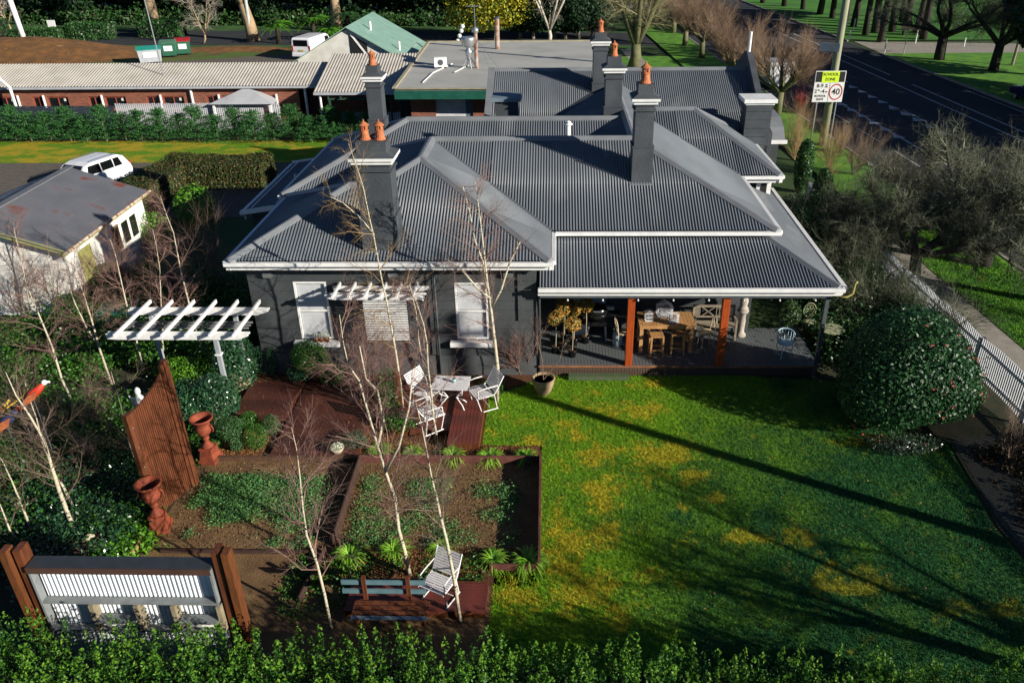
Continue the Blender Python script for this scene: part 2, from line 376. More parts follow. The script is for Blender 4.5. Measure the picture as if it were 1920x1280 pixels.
struct(MB().sheet([(-8.6, 11.9), (-4.7, 11.9), (-4.7, 15.6), (-8.6, 15.6)], -.008), 'vegetable_bed_soil', SOIL)
struct(MB().sheet([(-4.7, 12.55), (-.35, 12.55), (-.35, 15.45), (-4.7, 15.45)], -.008), 'raised_bed_soil', SOIL)
struct(MB().sheet([(-4.7, 11.5), (-.35, 11.5), (-.35, 12.55), (-4.7, 12.55)], 0.0), 'mulch', MULCH)
struct(MB().sheet([(-4.75, 15.5), (-.35, 15.5), (-.35, 16.2), (-1.8, 16.25), (-1.8, 18.4), (-2.4, 19.7), (-8.6, 19.7), (-8.6, 15.6), (-4.75, 15.6)], -.004), 'mulch_border', MULCH)
struct(MB().sheet([(-2.2, 18.4), (0.1, 19.68), (-.3, 19.68), (-2.2, 19.68)], .006), 'wall_foot_mulch', MULCH)
struct(MB().sheet([(8.2, 19.3), (9.2, 17.0), (9.8, 16.4), (9.5, 13.3), (9.7, 11.8), (10, 6), (14, 6), (13, 18), (12.6, 34), (7.5, 34), (7.5, 19.5)], .004), 'side_garden_ground', DARKSOIL)
struct(MB().sheet([(9.9, 16.6), (9.6, 13.5), (9.9, 11), (12.2, 11), (12.2, 16.8)], .009), 'side_path', PAVE)
# street side
sx = lambda x, Y: x-.055*(Y-42)
def strip(name, xa, xb, z, m, y0=-20, y1=260, **k): return struct(MB().add([(sx(xa, y0), y0, z), (sx(xb, y0), y0, z), (sx(xb, y1), y1, z), (sx(xa, y1), y1, z)], [(0, 1, 2, 3)]), name, m, **k)
strip('street', 16.15, 31.1, .0, ASPH)
VERG = mat('verge_grass', (.12, .30, .015), (.05, .17, .018), 1.1, .9, .8, 30, c3=(.30, .30, .02))
strip('verge', 12.8, 16.0, .10, VERG, 8, 58); strip('verge_beyond', 12.3, 16.0, .10, VERG, 58.01, 200)
tag(blades('verge_grass', 60000, [(14.35, 14), (17.3, 14), (16.2, 34), (13.3, 34)], (13, 17.4, 14, 34), VERG, z=.10, h=.05, w=.012), 'grass blades on the bright verge by the footpath', 'grass')
strip('footpath', 11.9, 12.75, .105, CONC, 8, 30)
def kerb(xa, y0, y1):
    m = MB(); m.beam((sx(xa, y0), y0, .065), (sx(xa, y1), y1, .065), .15, .13); struct(m, 'kerb', CONC)
kerb(16.08, 8, 200); kerb(31.2, 8, 76); kerb(31.2, 84, 200)
strip('park_verge', 31.3, 120, .09, VERG, 8, 76); strip('park_lawn', 31.3, 200, .09, mat('park_grass', (.06, .22, .012), (.035, .13, .012), .25, .9, .6, 20), 84, 300)
struct(MB().sheet([(29.5, 76), (70, 70), (70, 78), (29.5, 84)], .012), 'park_driveway', CONC)
LINE = mat('road_paint', (.55, .55, .54), (.38, .38, .38), 8, .7)
m = MB()
def line(xa, y0, y1, w=.12): m.add([(sx(xa-w/2, y0), y0, .006), (sx(xa+w/2, y0), y0, .006), (sx(xa+w/2, y1), y1, .006), (sx(xa-w/2, y1), y1, .006)], [(0, 1, 2, 3)])
line(26.55, 8, 110, .14); line(27.75, 30, 62, .14); line(27.75, 66, 90, .14); line(20.1, 30, 62, .14); line(30.6, 30, 60, .1); line(23.35, 50, 53.5); line(23.35, 63, 66)
for y in (30, 35, 40, 45, 50, 55.5): line(18.55, y, y+3.6, .1)
struct(m, 'road_line_markings', LINE)
m = MB()
for k in range(9):
    y = 47.2+1.75*k; x = sx(23.0, y); m.add([(x-.35, y-.35, .010), (x+.35, y-.35, .010), (x, y+.75, .010)], [(0, 1, 2)])
for k in range(6):
    y = 46.6+1.75*k; x = sx(20.05, y); m.add([(x-.35, y-.35, .010), (x+.35, y-.35, .010), (x, y+.75, .010)], [(0, 1, 2)])
struct(m, 'road_tooth_markings', LINE)
# behind the house on the left
DRYG = groundmat('dry_grass_strip', (.08, .22, .012), (.52, .37, .03), (.17, .33, .015))
gridsheet('grass_strip', -60, -4, 41.7, 46.4, .16, .0, DRYG, {'dry': lambda x, y: .85*sm(fbm(x*.5, y*1.6, 1.3, 5, 31)+.6*(fbm(x, y, 3.5, 3, 33)-.5)+.12*sm(-x, 10, 25), .46, .80), 'lush_light': lambda x, y: 0*x+.6})
struct(MB().sheet([(-60, 33), (-6, 33), (-6, 41.9), (-60, 41.9)], -.006), 'driveway', GRAV)
struct(MB().sheet([(-60, 46.3), (10, 46.3), (10, 74), (-60, 74)], -.008), 'motel_ground', DARKSOIL)
struct(MB().sheet([(-37, 60), (-6, 58), (-6, 77), (-24, 79.5), (-37, 80)], -.002), 'car_park', GRAV)
DIRT = mat('dug_earth', (.20, .09, .025), (.11, .055, .02), 1.4, .95, .9, 20, c3=(.30, .16, .06))
gx = np.linspace(-75, -20, 90); gyy = np.linspace(70, 90, 50); X, Y = np.meshgrid(gx, gyy)
Z = 1.9*np.exp(-(((X+50)/9)**2+((Y-79)/4.5)**2)) + .55*np.exp(-(((X+31)/9)**2+((Y-81.5)/2)**2)) + .5*np.exp(-(((X+62)/8)**2+((Y-77)/4)**2)) + .35*(fbm(X, Y, .7, 4, 2)-.5)-.30
i = np.arange(X.size).reshape(X.shape); F = np.stack([i[:-1, :-1], i[:-1, 1:], i[1:, 1:], i[1:, :-1]], -1).reshape(-1, 4); F = F[Z.ravel()[F].max(1) > .02]
npobj('earth_mound', np.stack([X.ravel(), Y.ravel(), Z.ravel()], 1), F, DIRT, kind='structure', smooth=True)
struct(MB().sheet([(-150, 90.5), (6, 82.5), (14, 82), (14, 90), (6, 92), (-150, 106)], .004), 'side_street', ASPH)
struct(MB().sheet([(-60, 74), (-37, 74), (-24, 79), (-20, 80), (-20, 84), (-60, 88)], -.001), 'rough_bank_grass', mat('bank_grass', (.06, .16, .015), (.11, .07, .025), .5, .9, .7, 14, c3=(.13, .075, .03), detail=8))
struct(MB().sheet([(-120, 86), (-30, 81.5), (8, 77), (8, 82.3), (-30, 86), (-120, 92)], 0.0), 'roadside_grass', mat('dim_grass', (.04, .13, .012), (.02, .07, .012), .6, .9, .6, 20))
struct(MB().sheet([(-150, 106), (6, 92), (14, 90), (14, 104), (-150, 125)], 0.002), 'wood_edge_grass', mat('wood_edge', (.045, .13, .02), (.015, .04, .012), .3, .9, .7, 14))
struct(MB().sheet([(3, 44), (11.9, 44), (11, 76), (3, 76)], .004), 'corner_lawn', VERG)
strip('park_path', 8.3, 9.6, .012, CONC, 58, 80)

# ================================================================== the dark grey house
HOUSE = thing('brick_house', 'large single storey charcoal house with grey corrugated hip roofs and white gutters', 'house', (0, 0, 0))
S = .4348
def corr(name, pts, dirv, p0, z0, s, parent, m, pitch=.085, amp=.0175, seg=6, lift=0.):
    """one corrugated slope: outline in plan, uphill direction dirv, eave through p0 at z0"""
    d = np.array(dirv, float); e = np.array([d[1], -d[0]]); P = np.array(pts, float); p0 = np.array(p0, float)
    U = P@e; Vv = P@d; n = int(round((U.max()-U.min())/(pitch/seg)))+1; us = np.linspace(U.min()+1e-4, U.max()-1e-4, n)
    k = 1/sqrt(1+s*s); V = []; zz = lambda v: z0+s*(v-p0@d)
    cols = []
    for u in us:
        vs = []
        for a in range(len(P)):
            b = (a+1) % len(P)
            if (U[a]-u)*(U[b]-u) < 0: vs.append(Vv[a]+(Vv[b]-Vv[a])*(u-U[a])/(U[b]-U[a]))
        if len(vs) < 2: vs = (vs or [Vv[0]])*2
        o = amp*sin(2*pi*u/pitch)+lift; lo, hi = min(vs), max(vs); col = []
        vl = p0@d+1.85; tt = (lo, vl, vl+.004, hi) if lo < vl < hi-.02 else (lo, lo+(hi-lo)*.33, lo+(hi-lo)*.66, hi)
        for q_, t in enumerate(tt):
            oo = o+(.012 if q_ > 1 and tt[1] == vl else 0.); xy = e*u+d*t; col.append((xy[0]-d[0]*s*k*oo, xy[1]-d[1]*s*k*oo, zz(t)+k*oo))
        cols.append(col)
    V = np.array(cols).reshape(-1, 3); nx = len(cols); i = np.arange(nx*4).reshape(nx, 4)
    F = np.stack([i[:-1, :-1], i[1:, :-1], i[1:, 1:], i[:-1, 1:]], -1).reshape(-1, 4)
    return npobj(name, V, F, m, parent, smooth=True)
roof = MB().bb(-8.3, -.5, 19.75, 24, 3.5, 3.55).bb(-.5, 5.9, 21.95, 31, 3.5, 3.55).bb(-8.5, 6.2, 24.9, 31.8, 3.5, 3.55).obj('roof', DARKIN, HOUSE)
def slope(pts, d, p0, z0=3.7, s=S, **k): return corr('roof_sheet', pts, d, p0, z0, s, roof, ROOF, **k)
slope([(-8.6,19.2),(-.1,19.2),(-3.93,23.03),(-5.0,21.95),(-5.85,21.95)], (0,1), (0,19.2))
slope([(-.1,19.2),(-.1,21.42),(-3.93,25.25),(-3.93,23.03)], (-1,0), (-.1,0))
slope([(-5.0,21.95),(-3.93,23.03),(-3.93,25.25),(-5.57,26.89),(-7.75,24.7)], (1,0), (-7.75,0))
slope([(-8.6,24.7),(-7.75,24.7),(-5.0,21.95),(-5.85,21.95)], (0,-1), (0,24.7))
slope([(-8.6,19.2),(-8.6,24.7),(-5.85,21.95)], (1,0), (-8.6,0))
slope([(-.1,21.42),(6.31,21.42),(2.48,25.25),(-3.93,25.25)], (0,1), (0,21.42))
slope([(-3.93,25.25),(2.48,25.25),(.84,26.89),(-5.57,26.89)], (0,-1), (0,29.08))
slope([(6.31,21.42),(6.31,31),(2.48,34.8),(2.48,25.25)], (-1,0), (6.31,0))
slope([(2.48,25.25),(2.48,34.8),(-1.2,31.2),(.84,26.89)], (1,0), (-1.35,0))
slope([(6.25,26.74),(7.7,26.74),(5.15,30.19),(2.8,30.19)], (0,1), (0,26.74))
slope([(7.7,26.74),(7.7,32.2),(5.15,30.19)], (-1,0), (7.7,0), s=.588)
slope([(7.7,32.2),(2.86,32.2),(2.86,30.19),(5.15,30.19)], (0,-1), (0,32.2), s=.746)
slope([(-2.7,31),(8.1,31),(8.1,35.6),(-2.7,35.6)], (0,1), (0,31))
slope([(-2.7,40.2),(8.1,40.2),(8.1,35.6),(-2.7,35.6)], (0,-1), (0,40.2))
slope([(-8.85,24.7),(-7.75,24.7),(-5.57,26.89),(.84,26.89),(2.3,28.35),(-5.2,28.35)], (0,1), (0,24.7))
slope([(-8.85,24.7),(-8.85,32),(-5.2,28.35)], (1,0), (-8.85,0))
slope([(-8.85,32),(2.3,32),(2.3,28.35),(-5.2,28.35)], (0,-1), (0,32))
slope([(-10.4,25.2),(-10.4,31),(-8.9,31),(-8.9,25.2)], (1,0), (-10.4,0), 2.95, .15)
zr = 5.365
def cap(a, b, w=.30, h=.035, drop=.055):
    a, b = Vector(a), Vector(b); d = (b-a); hd = Vector((d.x, d.y, 0)).normalized(); r = Vector((hd.y, -hd.x, 0))*w/2; up = Vector((0, 0, 1))
    o = MB(); vs = []
    for p in (a, b): vs += [p-r+up*(h-drop), p-r*.25+up*(h+.03), p+r*.25+up*(h+.03), p+r+up*(h-drop), p+r-up*.08, p-r-up*.08]
    o.add(vs, [(0,1,7,6),(1,2,8,7),(2,3,9,8),(3,4,10,9),(5,0,6,11),(4,5,11,10),(5,4,3,2,1,0),(6,7,8,9,10,11)]); o.obj('ridge_cap', CAP, roof)
for a, b in (((-8.6,19.2,3.7),(-5.85,21.95,4.9)),((-5.85,21.95,4.9),(-4.95,21.95,4.9)),((-5.0,21.95,4.9),(-3.93,23.03,zr)),((-.1,19.2,3.7),(-3.93,23.03,zr)),((-3.93,23.03,zr),(-3.93,25.25,zr)),
             ((-3.93,25.25,zr),(2.48,25.25,zr)),((6.31,21.42,3.7),(2.48,25.25,zr)),((2.48,25.25,zr),(2.48,34.7,zr)),((-3.93,25.25,zr),(-5.57,26.89,4.65)),
             ((7.7,26.74,3.7),(5.15,30.19,5.2)),((5.15,30.19,5.2),(2.9,30.19,5.2)),((7.7,32.2,3.7),(5.15,30.19,5.2)),((-2.7,35.6,5.7),(8.1,35.6,5.7)),
             ((-5.2,28.35,5.29),(2.2,28.35,5.29)),((-8.85,24.7,3.7),(-5.2,28.35,5.29)),((-8.6,24.7,3.7),(-5.85,21.95,4.9)),((-8.85,32,3.7),(-5.2,28.35,5.29))): cap(a, b)
# barge flashing on the left end of the far range
MB().beam((-2.72, 30.95, 3.76), (-2.72, 35.6, 5.78), .28, .05).obj('flashing', CAP, roof)
def valley(a, b): MB().beam(Vector(a)+Vector((0,0,.015)), Vector(b)+Vector((0,0,.015)), .10, .02).obj('valley_gutter', DSTEEL, roof)
valley((-.1,21.42,3.7), (-3.85,25.17,5.32)); valley((6.31,26.74,3.7), (2.86,30.19,5.2))
def gutter(a, b, fascia=True, side=(0, -1)):
    a, b = Vector(a), Vector(b); s = Vector((side[0], side[1], 0)); g = MB()
    g.beam(a+s*.07+Vector((0,0,-.075)), b+s*.07+Vector((0,0,-.075)), .13, .10)
    o = g.obj('gutter', WHITE, HOUSE, bevel=.012)
    if fascia: MB().beam(a-s*.03+Vector((0,0,-.21)), b-s*.03+Vector((0,0,-.21)), .035, .13).obj('fascia', WHITE, HOUSE)
gutter((-8.68,19.2,3.7), (-.02,19.2,3.7)); gutter((-.1,19.2,3.7), (-.1,21.4,3.7), True, (1, 0)); gutter((-8.6,19.2,3.7), (-8.6,24.6,3.7), True, (-1, 0))
gutter((-.05,21.42,3.7), (6.39,21.42,3.7), False); gutter((6.31,21.42,3.7), (6.31,26.6,3.7), False, (1, 0)); gutter((6.3,26.74,3.7), (7.78,26.74,3.7)); gutter((7.7,26.7,3.7), (7.7,32.2,3.7), True, (1, 0))
gutter((-10.4,25.2,2.97), (-10.4,31,2.97), True, (-1, 0)); MB().beam((-10.45,25.16,2.95), (-8.85,25.16,3.18), .05, .16).obj('barge_board', WHITE, HOUSE)
gutter((-8.85,24.7,3.7), (-8.85,32,3.7), True, (-1, 0)); MB().beam((-10.45,31.04,2.95), (-8.85,31.04,3.18), .05, .16).obj('barge_board', WHITE, HOUSE)
# skylight screws on the lean-to
m = MB()
for x in (-10.15, -9.3):
    for k in range(40): m.box((x, 25.4+k*.14, 2.99+.15*(x+10.4)+.03), (.05, .05, .03))
m.obj('roof_screws', WHITE, HOUSE, kind='stuff')
# walls
W = MB()
W.bb(-8.35, -.5, 19.75, 24.6, 0, 3.5)
W.bb(-.5, 5.95, 21.9, 30, 0, 3.5); W.bb(-8.5, -.5, 24.6, 31.7, 0, 3.5); W.bb(5.95, 7.2, 27.2, 31.6, 0, 3.5); W.bb(-2.5, 8, 31.6, 40, 0, 3.6); W.bb(-10.2, -8.5, 25.4, 30.8, 0, 2.9)
WALL = W.obj('wall', RENDER, HOUSE)
def frontwall():      # front skin with real openings for the two windows
    m = MB(); wins = [(-7.12, -6.22, 1.15, 2.9), (-2.72, -1.83, 1.15, 2.87)]; xs = [-8.35] + [v for w_ in wins for v in w_[:2]] + [-.5]
    for i in range(0, len(xs), 2): [m.bb(xs[i], xs[i+1], 19.65+.003*(q_ % 2), 19.75, q_*.292, q_*.292+.282) for q_ in range(12)]
    for x0, x1, z0, z1 in wins: m.bb(x0, x1, 19.65, 19.75, 0, z0); m.bb(x0, x1, 19.65, 19.75, z1, 3.5)
    m.obj('front_wall', RENDER, HOUSE)
    MB().bb(-8.38, -.47, 19.615, 19.648, 0, .62).obj('plinth', mat('plinth_render', (.085, .092, .095), (.06, .066, .07), 2, .8, .3, 30), HOUSE)
    MB().bb(-3.45, -3.33, 19.60, 19.648, .66, 3.48).obj('wall_pilaster', RENDER, HOUSE); MB().bb(-1.0, -.88, 19.60, 19.648, 1.75, 3.48).obj('wall_pilaster', RENDER, HOUSE)
frontwall()
def window(x0, x1, z0, z1, y, lit=True):
    f = MB(); w_ = .055
    f.bb(x0, x0+w_, y-.02, y+.06, z0, z1).bb(x1-w_, x1, y-.02, y+.06, z0, z1).bb(x0+w_, x1-w_, y-.02, y+.06, z1-w_, z1).bb(x0+w_, x1-w_, y-.02, y+.06, z0, z0+w_)
    zm = (z0+z1)/2; f.bb(x0+w_, x1-w_, y-.01, y+.05, zm-.03, zm+.03)
    o = f.obj('window', WHITE, HOUSE)
    MB().bb(x0+w_, x1-w_, y+.015, y+.02, z0+w_, z1-w_).obj('pane', GLASS, o)
    b = MB(); n = int((z1-z0-.1)/.062)
    for k in range(n): b.box(((x0+x1)/2, y+.05, z0+.07+k*.062), (x1-x0-.13, .056, .005), rx=rad(52))
    b.bb(x0+.06, x1-.06, y+.075, y+.078, z0+.06, z1-.06)
    b.obj('venetian_blind', mat('blind_white', (.72, .74, .76), (.66, .68, .70), 3, .6), o)
    s = MB().bb(x0-.2, x1+.2, y-.22, y-.02, z0-.17, z0-.03); s.obj('sill', WHITE, o, bevel=.01)
    return o
window(-7.12, -6.22, 1.15, 2.9, 19.66); window(-2.72, -1.83, 1.15, 2.87, 19.66)
# window under the veranda, in deep shade
f = MB().bb(.55, 1.55, 21.84, 21.9, 1.2, 2.5); o = f.obj('window', mat('pale_blue_paint', (.30, .42, .5)), HOUSE); MB().bb(.63, 1.47, 21.82, 21.838, 1.5, 2.42).obj('pane', GLASS, o)
MB().bb(.3, 1.8, 21.72, 21.85, 1.0, 1.14).obj('sill', WHITE, o)
# security lights and pipes on the front wall
for x, z in ((-7.75, 3.13), (-4.35, 3.15), (-1.25, 3.14)): MB().box((x, 19.58, z), (.24, .12, .13), rx=rad(25)).obj('floodlight', STEEL, HOUSE)
MB().tube([(-.42, 19.6, .05), (-.42, 19.6, 2.6), (-.34, 19.5, 2.75)], .035, 8).obj('downpipe', RENDER, HOUSE, smooth=True)
MB().tube([(-3.25, 19.58, .05), (-3.25, 19.58, 3.4)], .03, 8).obj('downpipe', CHIM, HOUSE, smooth=True)
# ------------------------------------------------------------------ veranda
VR = MB().bb(-.4, 7.3, 19.5, 21.4, 2.70, 2.73).obj('veranda_roof', mat('veranda_ceiling', (.05, .055, .06)), HOUSE)
corr('roof_sheet', [(-.4,19.4),(7.55,19.4),(6.0,21.5),(-.4,21.5)], (0,1), (0,19.4), 2.85, .31, VR, ROOF)
corr('roof_sheet', [(7.55,19.4),(7.7,28.0),(6.3,28.0),(6.0,21.5)], (-1,0), (7.6,0), 2.85, .42, VR, ROOF)
c_ = cap
def vcap():
    global roof; r_ = roof; roof = VR; cap((7.55,19.4,2.86), (6.0,21.5,3.5), .26); roof = r_
vcap()
gutter((-.45,19.38,2.88), (7.66,19.38,2.88)); gutter((7.62,19.4,2.88), (7.72,28,2.88), True, (1, 0))
MB().bb(-.4, 7.4, 19.43, 19.5, 2.52, 2.70).obj('beam', DSTEEL, HOUSE)
for x in (2.09, 4.66): MB().bb(x-.1, x+.1, 19.55, 19.75, .35, 2.70).obj('veranda_post', MERB, HOUSE, bevel=.01)
MB().bb(7.28, 7.38, 19.5, 19.6, .0, 2.70).obj('veranda_post', DSTEEL, HOUSE)
MB().bb(7.28, 7.38, 24.5, 24.6, .0, 2.70).obj('veranda_post', DSTEEL, HOUSE)
DK = MB().bb(-.45, 7.45, 19.66, 21.8, .05, .315); DK = DK.obj('veranda_deck', DSTEEL, HOUSE)
brd = MB().bb(-.042, .042, 0, 2.3, -.0125, .0125).obj('deck_board', DECKG, DK); bme = brd.data
n = 85
for k in range(n):
    x = -.40+k*.092
    if k == 0: brd.location = (x, 19.58, .3325); continue
    c = bpy.data.objects.new('deck_board', bme); COL.objects.link(c); c.parent = DK; c.location = (x, 19.58+random.uniform(-.002, .002), .3325+random.uniform(-.001, .001))
MB().bb(-.45, 7.45, 19.54, 19.575, .29, .345).obj('edge_board', mat('orange_edge_board', (.30, .13, .06), (.18, .08, .045), 5), HOUSE)
brd = MB().bb(-.03, .03, -.011, .011, 0, .27).obj('skirt_board', mat('brown_skirt', (.11, .065, .045), (.06, .04, .03), 7), DK)
for k in range(104):
    x = -.38+k*.075
    if k == 0: brd.location = (x, 19.6, .01); continue
    c = bpy.data.objects.new('skirt_board', brd.data); COL.objects.link(c); c.parent = DK; c.location = (x, 19.6, .01)
MB().bb(.4, 2.1, 19.3, 19.5, 0, .14).obj('step', mat('mossy_step', (.05, .10, .03), (.09, .10, .06), 6, .9, .5), HOUSE)
for k in range(8):
    x = .35+k*.95; o = MB().tube([(x, 19.5, 2.52), (x, 19.5, 2.44)], .006, 4).ball((x, 19.5, 2.42), .028, 8, 6).obj('festoon_bulb', WHITE, HOUSE)
# curved hose bracket at the right corner of the gutter
MB().tube([(7.5, 19.3, 2.62), (7.75, 19.3, 2.62), (7.88, 19.3, 2.72), (7.9, 19.32, 3.0), (7.95, 19.32, 3.05)], .028, 8).obj('gutter_overflow_pipe', mat('yellowed_pipe', (.5, .42, .12)), HOUSE, smooth=True)
# ------------------------------------------------------------------ chimneys
def pot(parent, c, h=.48, r=.115):
    x, y, z = c; k = h/.48
    o = MB().lathe([(r*1.25, 0), (r*1.25, .03*k), (r*1.05, .05*k), (r*.85, .22*k), (r*1.0, .225*k), (r*1.0, .25*k), (r*.78, .26*k), (r*.78, .27*k)], (x, y, z), 16)
    o = o.obj('chimney_pot', TERRA, parent, smooth=False)
    p = MB()
    for i in range(6):
        a = i*pi/3+.3; p.box((x+r*.72*cos(a), y+r*.72*sin(a), z+.315*k), (.035, .055, .10*k), rz=a)
    p.lathe([(r*1.15, .36*k), (r*1.2, .375*k), (r*.8, .41*k), (r*.35, .45*k), (r*.15, .47*k), (r*.22, .49*k), (r*.05, .52*k)], (x, y, z), 16)
    for q in (p,): 
        o2 = q; v0 = len(o.data.vertices)
    p.obj('pot_cowl', TERRA, parent)
def chimney(x0, x1, y0, y1, zb, zc, zt, pots, waist=None, over=.13, blockin=.05, pr=.115, ph=.48):
    """zc = underside of the white cornice, zt = top of the block"""
    m = MB().bb(x0, x1, y0, y1, zb, zc)
    wz = waist if waist else (zb+zc)/2
    m.bb(x0-.035, x1+.035, y0-.035, y1+.035, zb, wz); m.bb(x0-.05, x1+.05, y0-.05, y1+.05, wz, wz+.05)
    m.bb(x0-.045, x1+.045, y0-.045, y1+.045, zc-.20, zc-.15); m.bb(x0-.03, x1+.03, y0-.03, y1+.03, zc-.05, zc)
    m.bb(x0+blockin, x1-blockin, y0+blockin, y1-blockin, zc+.2, zt)
    o = m.obj('chimney', CHIM, HOUSE, bevel=.008)
    c = MB().bb(x0-over*.55, x1+over*.55, y0-over*.55, y1+over*.55, zc, zc+.09).bb(x0-over, x1+over, y0-over, y1+over, zc+.09, zc+.17); c.obj('cornice', WHITE, o, bevel=.008)
    t = MB(); a = over; v = [(x0-a, y0-a, zc+.172), (x1+a, y0-a, zc+.172), (x1+a, y1+a, zc+.172), (x0-a, y1+a, zc+.172), (x0+blockin, y0+blockin, zc+.27), (x1-blockin, y0+blockin, zc+.27), (x1-blockin, y1-blockin, zc+.27), (x0+blockin, y1-blockin, zc+.27)]
    t.add(v, [(0,1,5,4),(1,2,6,5),(2,3,7,6),(3,0,4,7),(0,3,2,1)]).obj('weathering', CHIM, o)
    for px_, py_ in pots: pot(o, (px_, py_, zt), ph, pr)
    return o
chimney(-5.03, -4.14, 19.57, 20.27, 3.6, 6.15, 6.68, [(-4.78, 19.95), (-4.40, 19.95)], 4.75, .13, .06, .115, .46)
chimney(2.31, 2.86, 23.3, 23.95, 4.2, 6.80, 7.33, [(2.58, 23.62)], 5.55, .13, .05, .13, .55)
chimney(1.77, 2.37, 29.0, 29.65, 4.3, 6.68, 7.2, [(2.06, 29.32)], 5.5)
chimney(1.55, 2.12, 34.0, 34.65, 4.6, 6.88, 7.36, [(1.83, 34.32)], 5.4)
chimney(-6.5, -5.98, 28.0, 28.6, 4.4, 6.62, 7.12, [(-6.24, 28.3)], 5.3, .12, .05, .12, .46)
m = MB().bb(-2.3, -1.42, 31.0, 31.8, 3.8, 5.32); o = m.obj('chimney', CHIM, HOUSE); MB().bb(-2.42, -1.3, 30.88, 31.92, 5.32, 5.47).obj('cornice', mat('blue_grey_paint', (.16, .22, .27)), o)
# flashing apron at the chimney feet
MB().bb(2.24, 2.93, 23.18, 23.28, 4.46, 4.50).obj('flashing', CAP, HOUSE)
# parapet gable on the street side and its block pier
m = MB().prism_x([(30.9, 3.3), (30.9, 4.1), (31.6, 4.25), (32.5, 4.75), (35.6, 6.35), (36.0, 6.35), (40.4, 4.1), (40.4, 3.3)], 8.1, 8.35); m.obj('parapet_wall', CHIM, HOUSE)
m = MB()
for k in range(7): m.bb(7.25, 8.22, 30.9, 31.75, 3.0+k*.32, 3.0+k*.32+.305)
m.bb(7.27, 8.2, 30.92, 31.72, 3.0, 5.1); o = m.obj('pier', CHIM, HOUSE); MB().bb(7.12, 8.36, 30.76, 31.9, 5.24, 5.38).bb(7.2, 8.28, 30.84, 31.84, 5.16, 5.24).obj('cornice', WHITE, o)
MB().tube([(8.2, 35.7, 6.3), (8.2, 35.7, 7.15)], .07, 8).obj('vent_pipe', WHITE, HOUSE)
# bay window with its own little roof
m = MB().bb(7.9, 8.8, 31.5, 34, 0, 3.6); m.obj('bay_window', RENDER, HOUSE)
m = MB(); pr = [(31.2, 3.75), (31.6, 4.15), (32.3, 4.4), (33.4, 4.45), (34.1, 4.0), (34.2, 3.72)]; m.prism_x(pr, 7.9, 8.95); m.obj('bay_roof', CAP, HOUSE); MB().bb(7.9, 9.02, 31.1, 31.2, 3.62, 3.76).obj('fascia', WHITE, HOUSE)
# white entry window on the C corner
m = MB().bb(7.0, 7.5, 27.05, 27.15, 2.2, 3.5); o = m.obj('window', WHITE, HOUSE); MB().bb(7.15, 7.35, 27.03, 27.048, 2.5, 3.3).obj('pane', DARKIN, o)
# flue and vent
m = MB().tube([(.42, 25.5, 5.1), (.42, 25.5, 5.72)], .075, 12); m.lathe([(.14, .62), (.14, .64), (.04, .74)], (.42, 25.5, 5.1), 12); m.obj('flue', WHITE, HOUSE, smooth=False)
MB().tube([tuple(gy(557, 350, 27.5)), tuple(gy(557, 350, 27.5)+Vector((0, 0, .45)))], .05, 8).obj('flue', STEEL, HOUSE)
# ================================================================== terrace decks and edging
def boards(name, label, x0, x1, y0, y1, z, along='y', w=.092, m=DECKR, th=.022, skirt=.12):
    t = thing(name, label, 'deck', ((x0+x1)/2, (y0+y1)/2, 0)); cx, cy = (x0+x1)/2, (y0+y1)/2
    MB().bb(x0-cx+.01, x1-cx-.01, y0-cy+.01, y1-cy-.01, 0, z-th-.002).obj('subframe', SCRW, t)
    L = (y1-y0) if along == 'y' else (x1-x0); N = int(((x1-x0) if along == 'y' else (y1-y0))/w)
    q = MB().bb(-w/2+.004, w/2-.004, -L/2, L/2, -th, 0) if along == 'y' else MB().bb(-L/2, L/2, -w/2+.004, w/2-.004, -th, 0)
    b = q.obj('board', m, t)
    for k in range(N):
        o = b if k == 0 else bpy.data.objects.new('board', b.data)
        if k: COL.objects.link(o); o.parent = t
        u = (k+.5)*w; jz = random.uniform(-.002, .002)
        o.location = (x0-cx+u, random.uniform(-.004, .004), z+jz) if along == 'y' else (random.uniform(-.004, .004), y0-cy+u, z+jz)
    return t
def dmat(n, *c): return mat(n, *c, scale=2.2, rough=.4, bump=.25, stretch=(.7, 1, 1))
boards('wooden_deck', 'dark red stained deck beside the clipped balls, boards running away from the camera', -8.5, -6.95, 17.15, 19.0, .12, 'y')
boards('wooden_deck', 'dark red stained deck below the ball topiary and window, boards running crosswise', -6.93, -4.35, 17.15, 19.0, .12, 'x')
boards('wooden_deck', 'dark stained lower deck carrying the small bowl of white flowers', -6.93, -4.75, 15.58, 17.13, .12, 'y')
boards('wooden_deck', 'red stained deck platform under the white slatted table and chairs', -4.15, -2.66, 16.6, 19.25, .16, 'x', m=mat('red_deck', (.165, .04, .028), (.09, .026, .02), 2.2, .4, .2, c3=(.22, .08, .06)))
boards('wooden_deck', 'raised red stained deck corner next to the lawn and the birch', -2.64, -1.84, 15.95, 18.45, .24, 'y', m=_m['red_deck'])
boards('wooden_deck', 'low red deck at the hedge under the single white slatted chair', -3.95, -1.28, 10.68, 11.5, .16, 'x', m=_m['red_deck'])
def edging(label, a, b, h=.3, w=.045, m=SLEEP, z=0.):
    o = MB().beam((a[0], a[1], z+h/2), (b[0], b[1], z+h/2), w, h).obj('timber_edging', m); tag(o, label, 'garden edging'); return o
edging('long dull pink timber board behind the middle bed below the strappy clumps', (-4.7, 15.46), (-.33, 15.46), .22)
edging('dark timber board on the lawn side of the middle bed shading its soil', (-.33, 15.48), (-.30, 11.95), .36)
edging('thin timber board on the left side of the middle bed beside its dark shadow strip', (-4.66, 15.42), (-4.62, 12.55), .30, .03, mat('dark_edging', (.06, .03, .02), (.04, .02, .015), 5, .8))
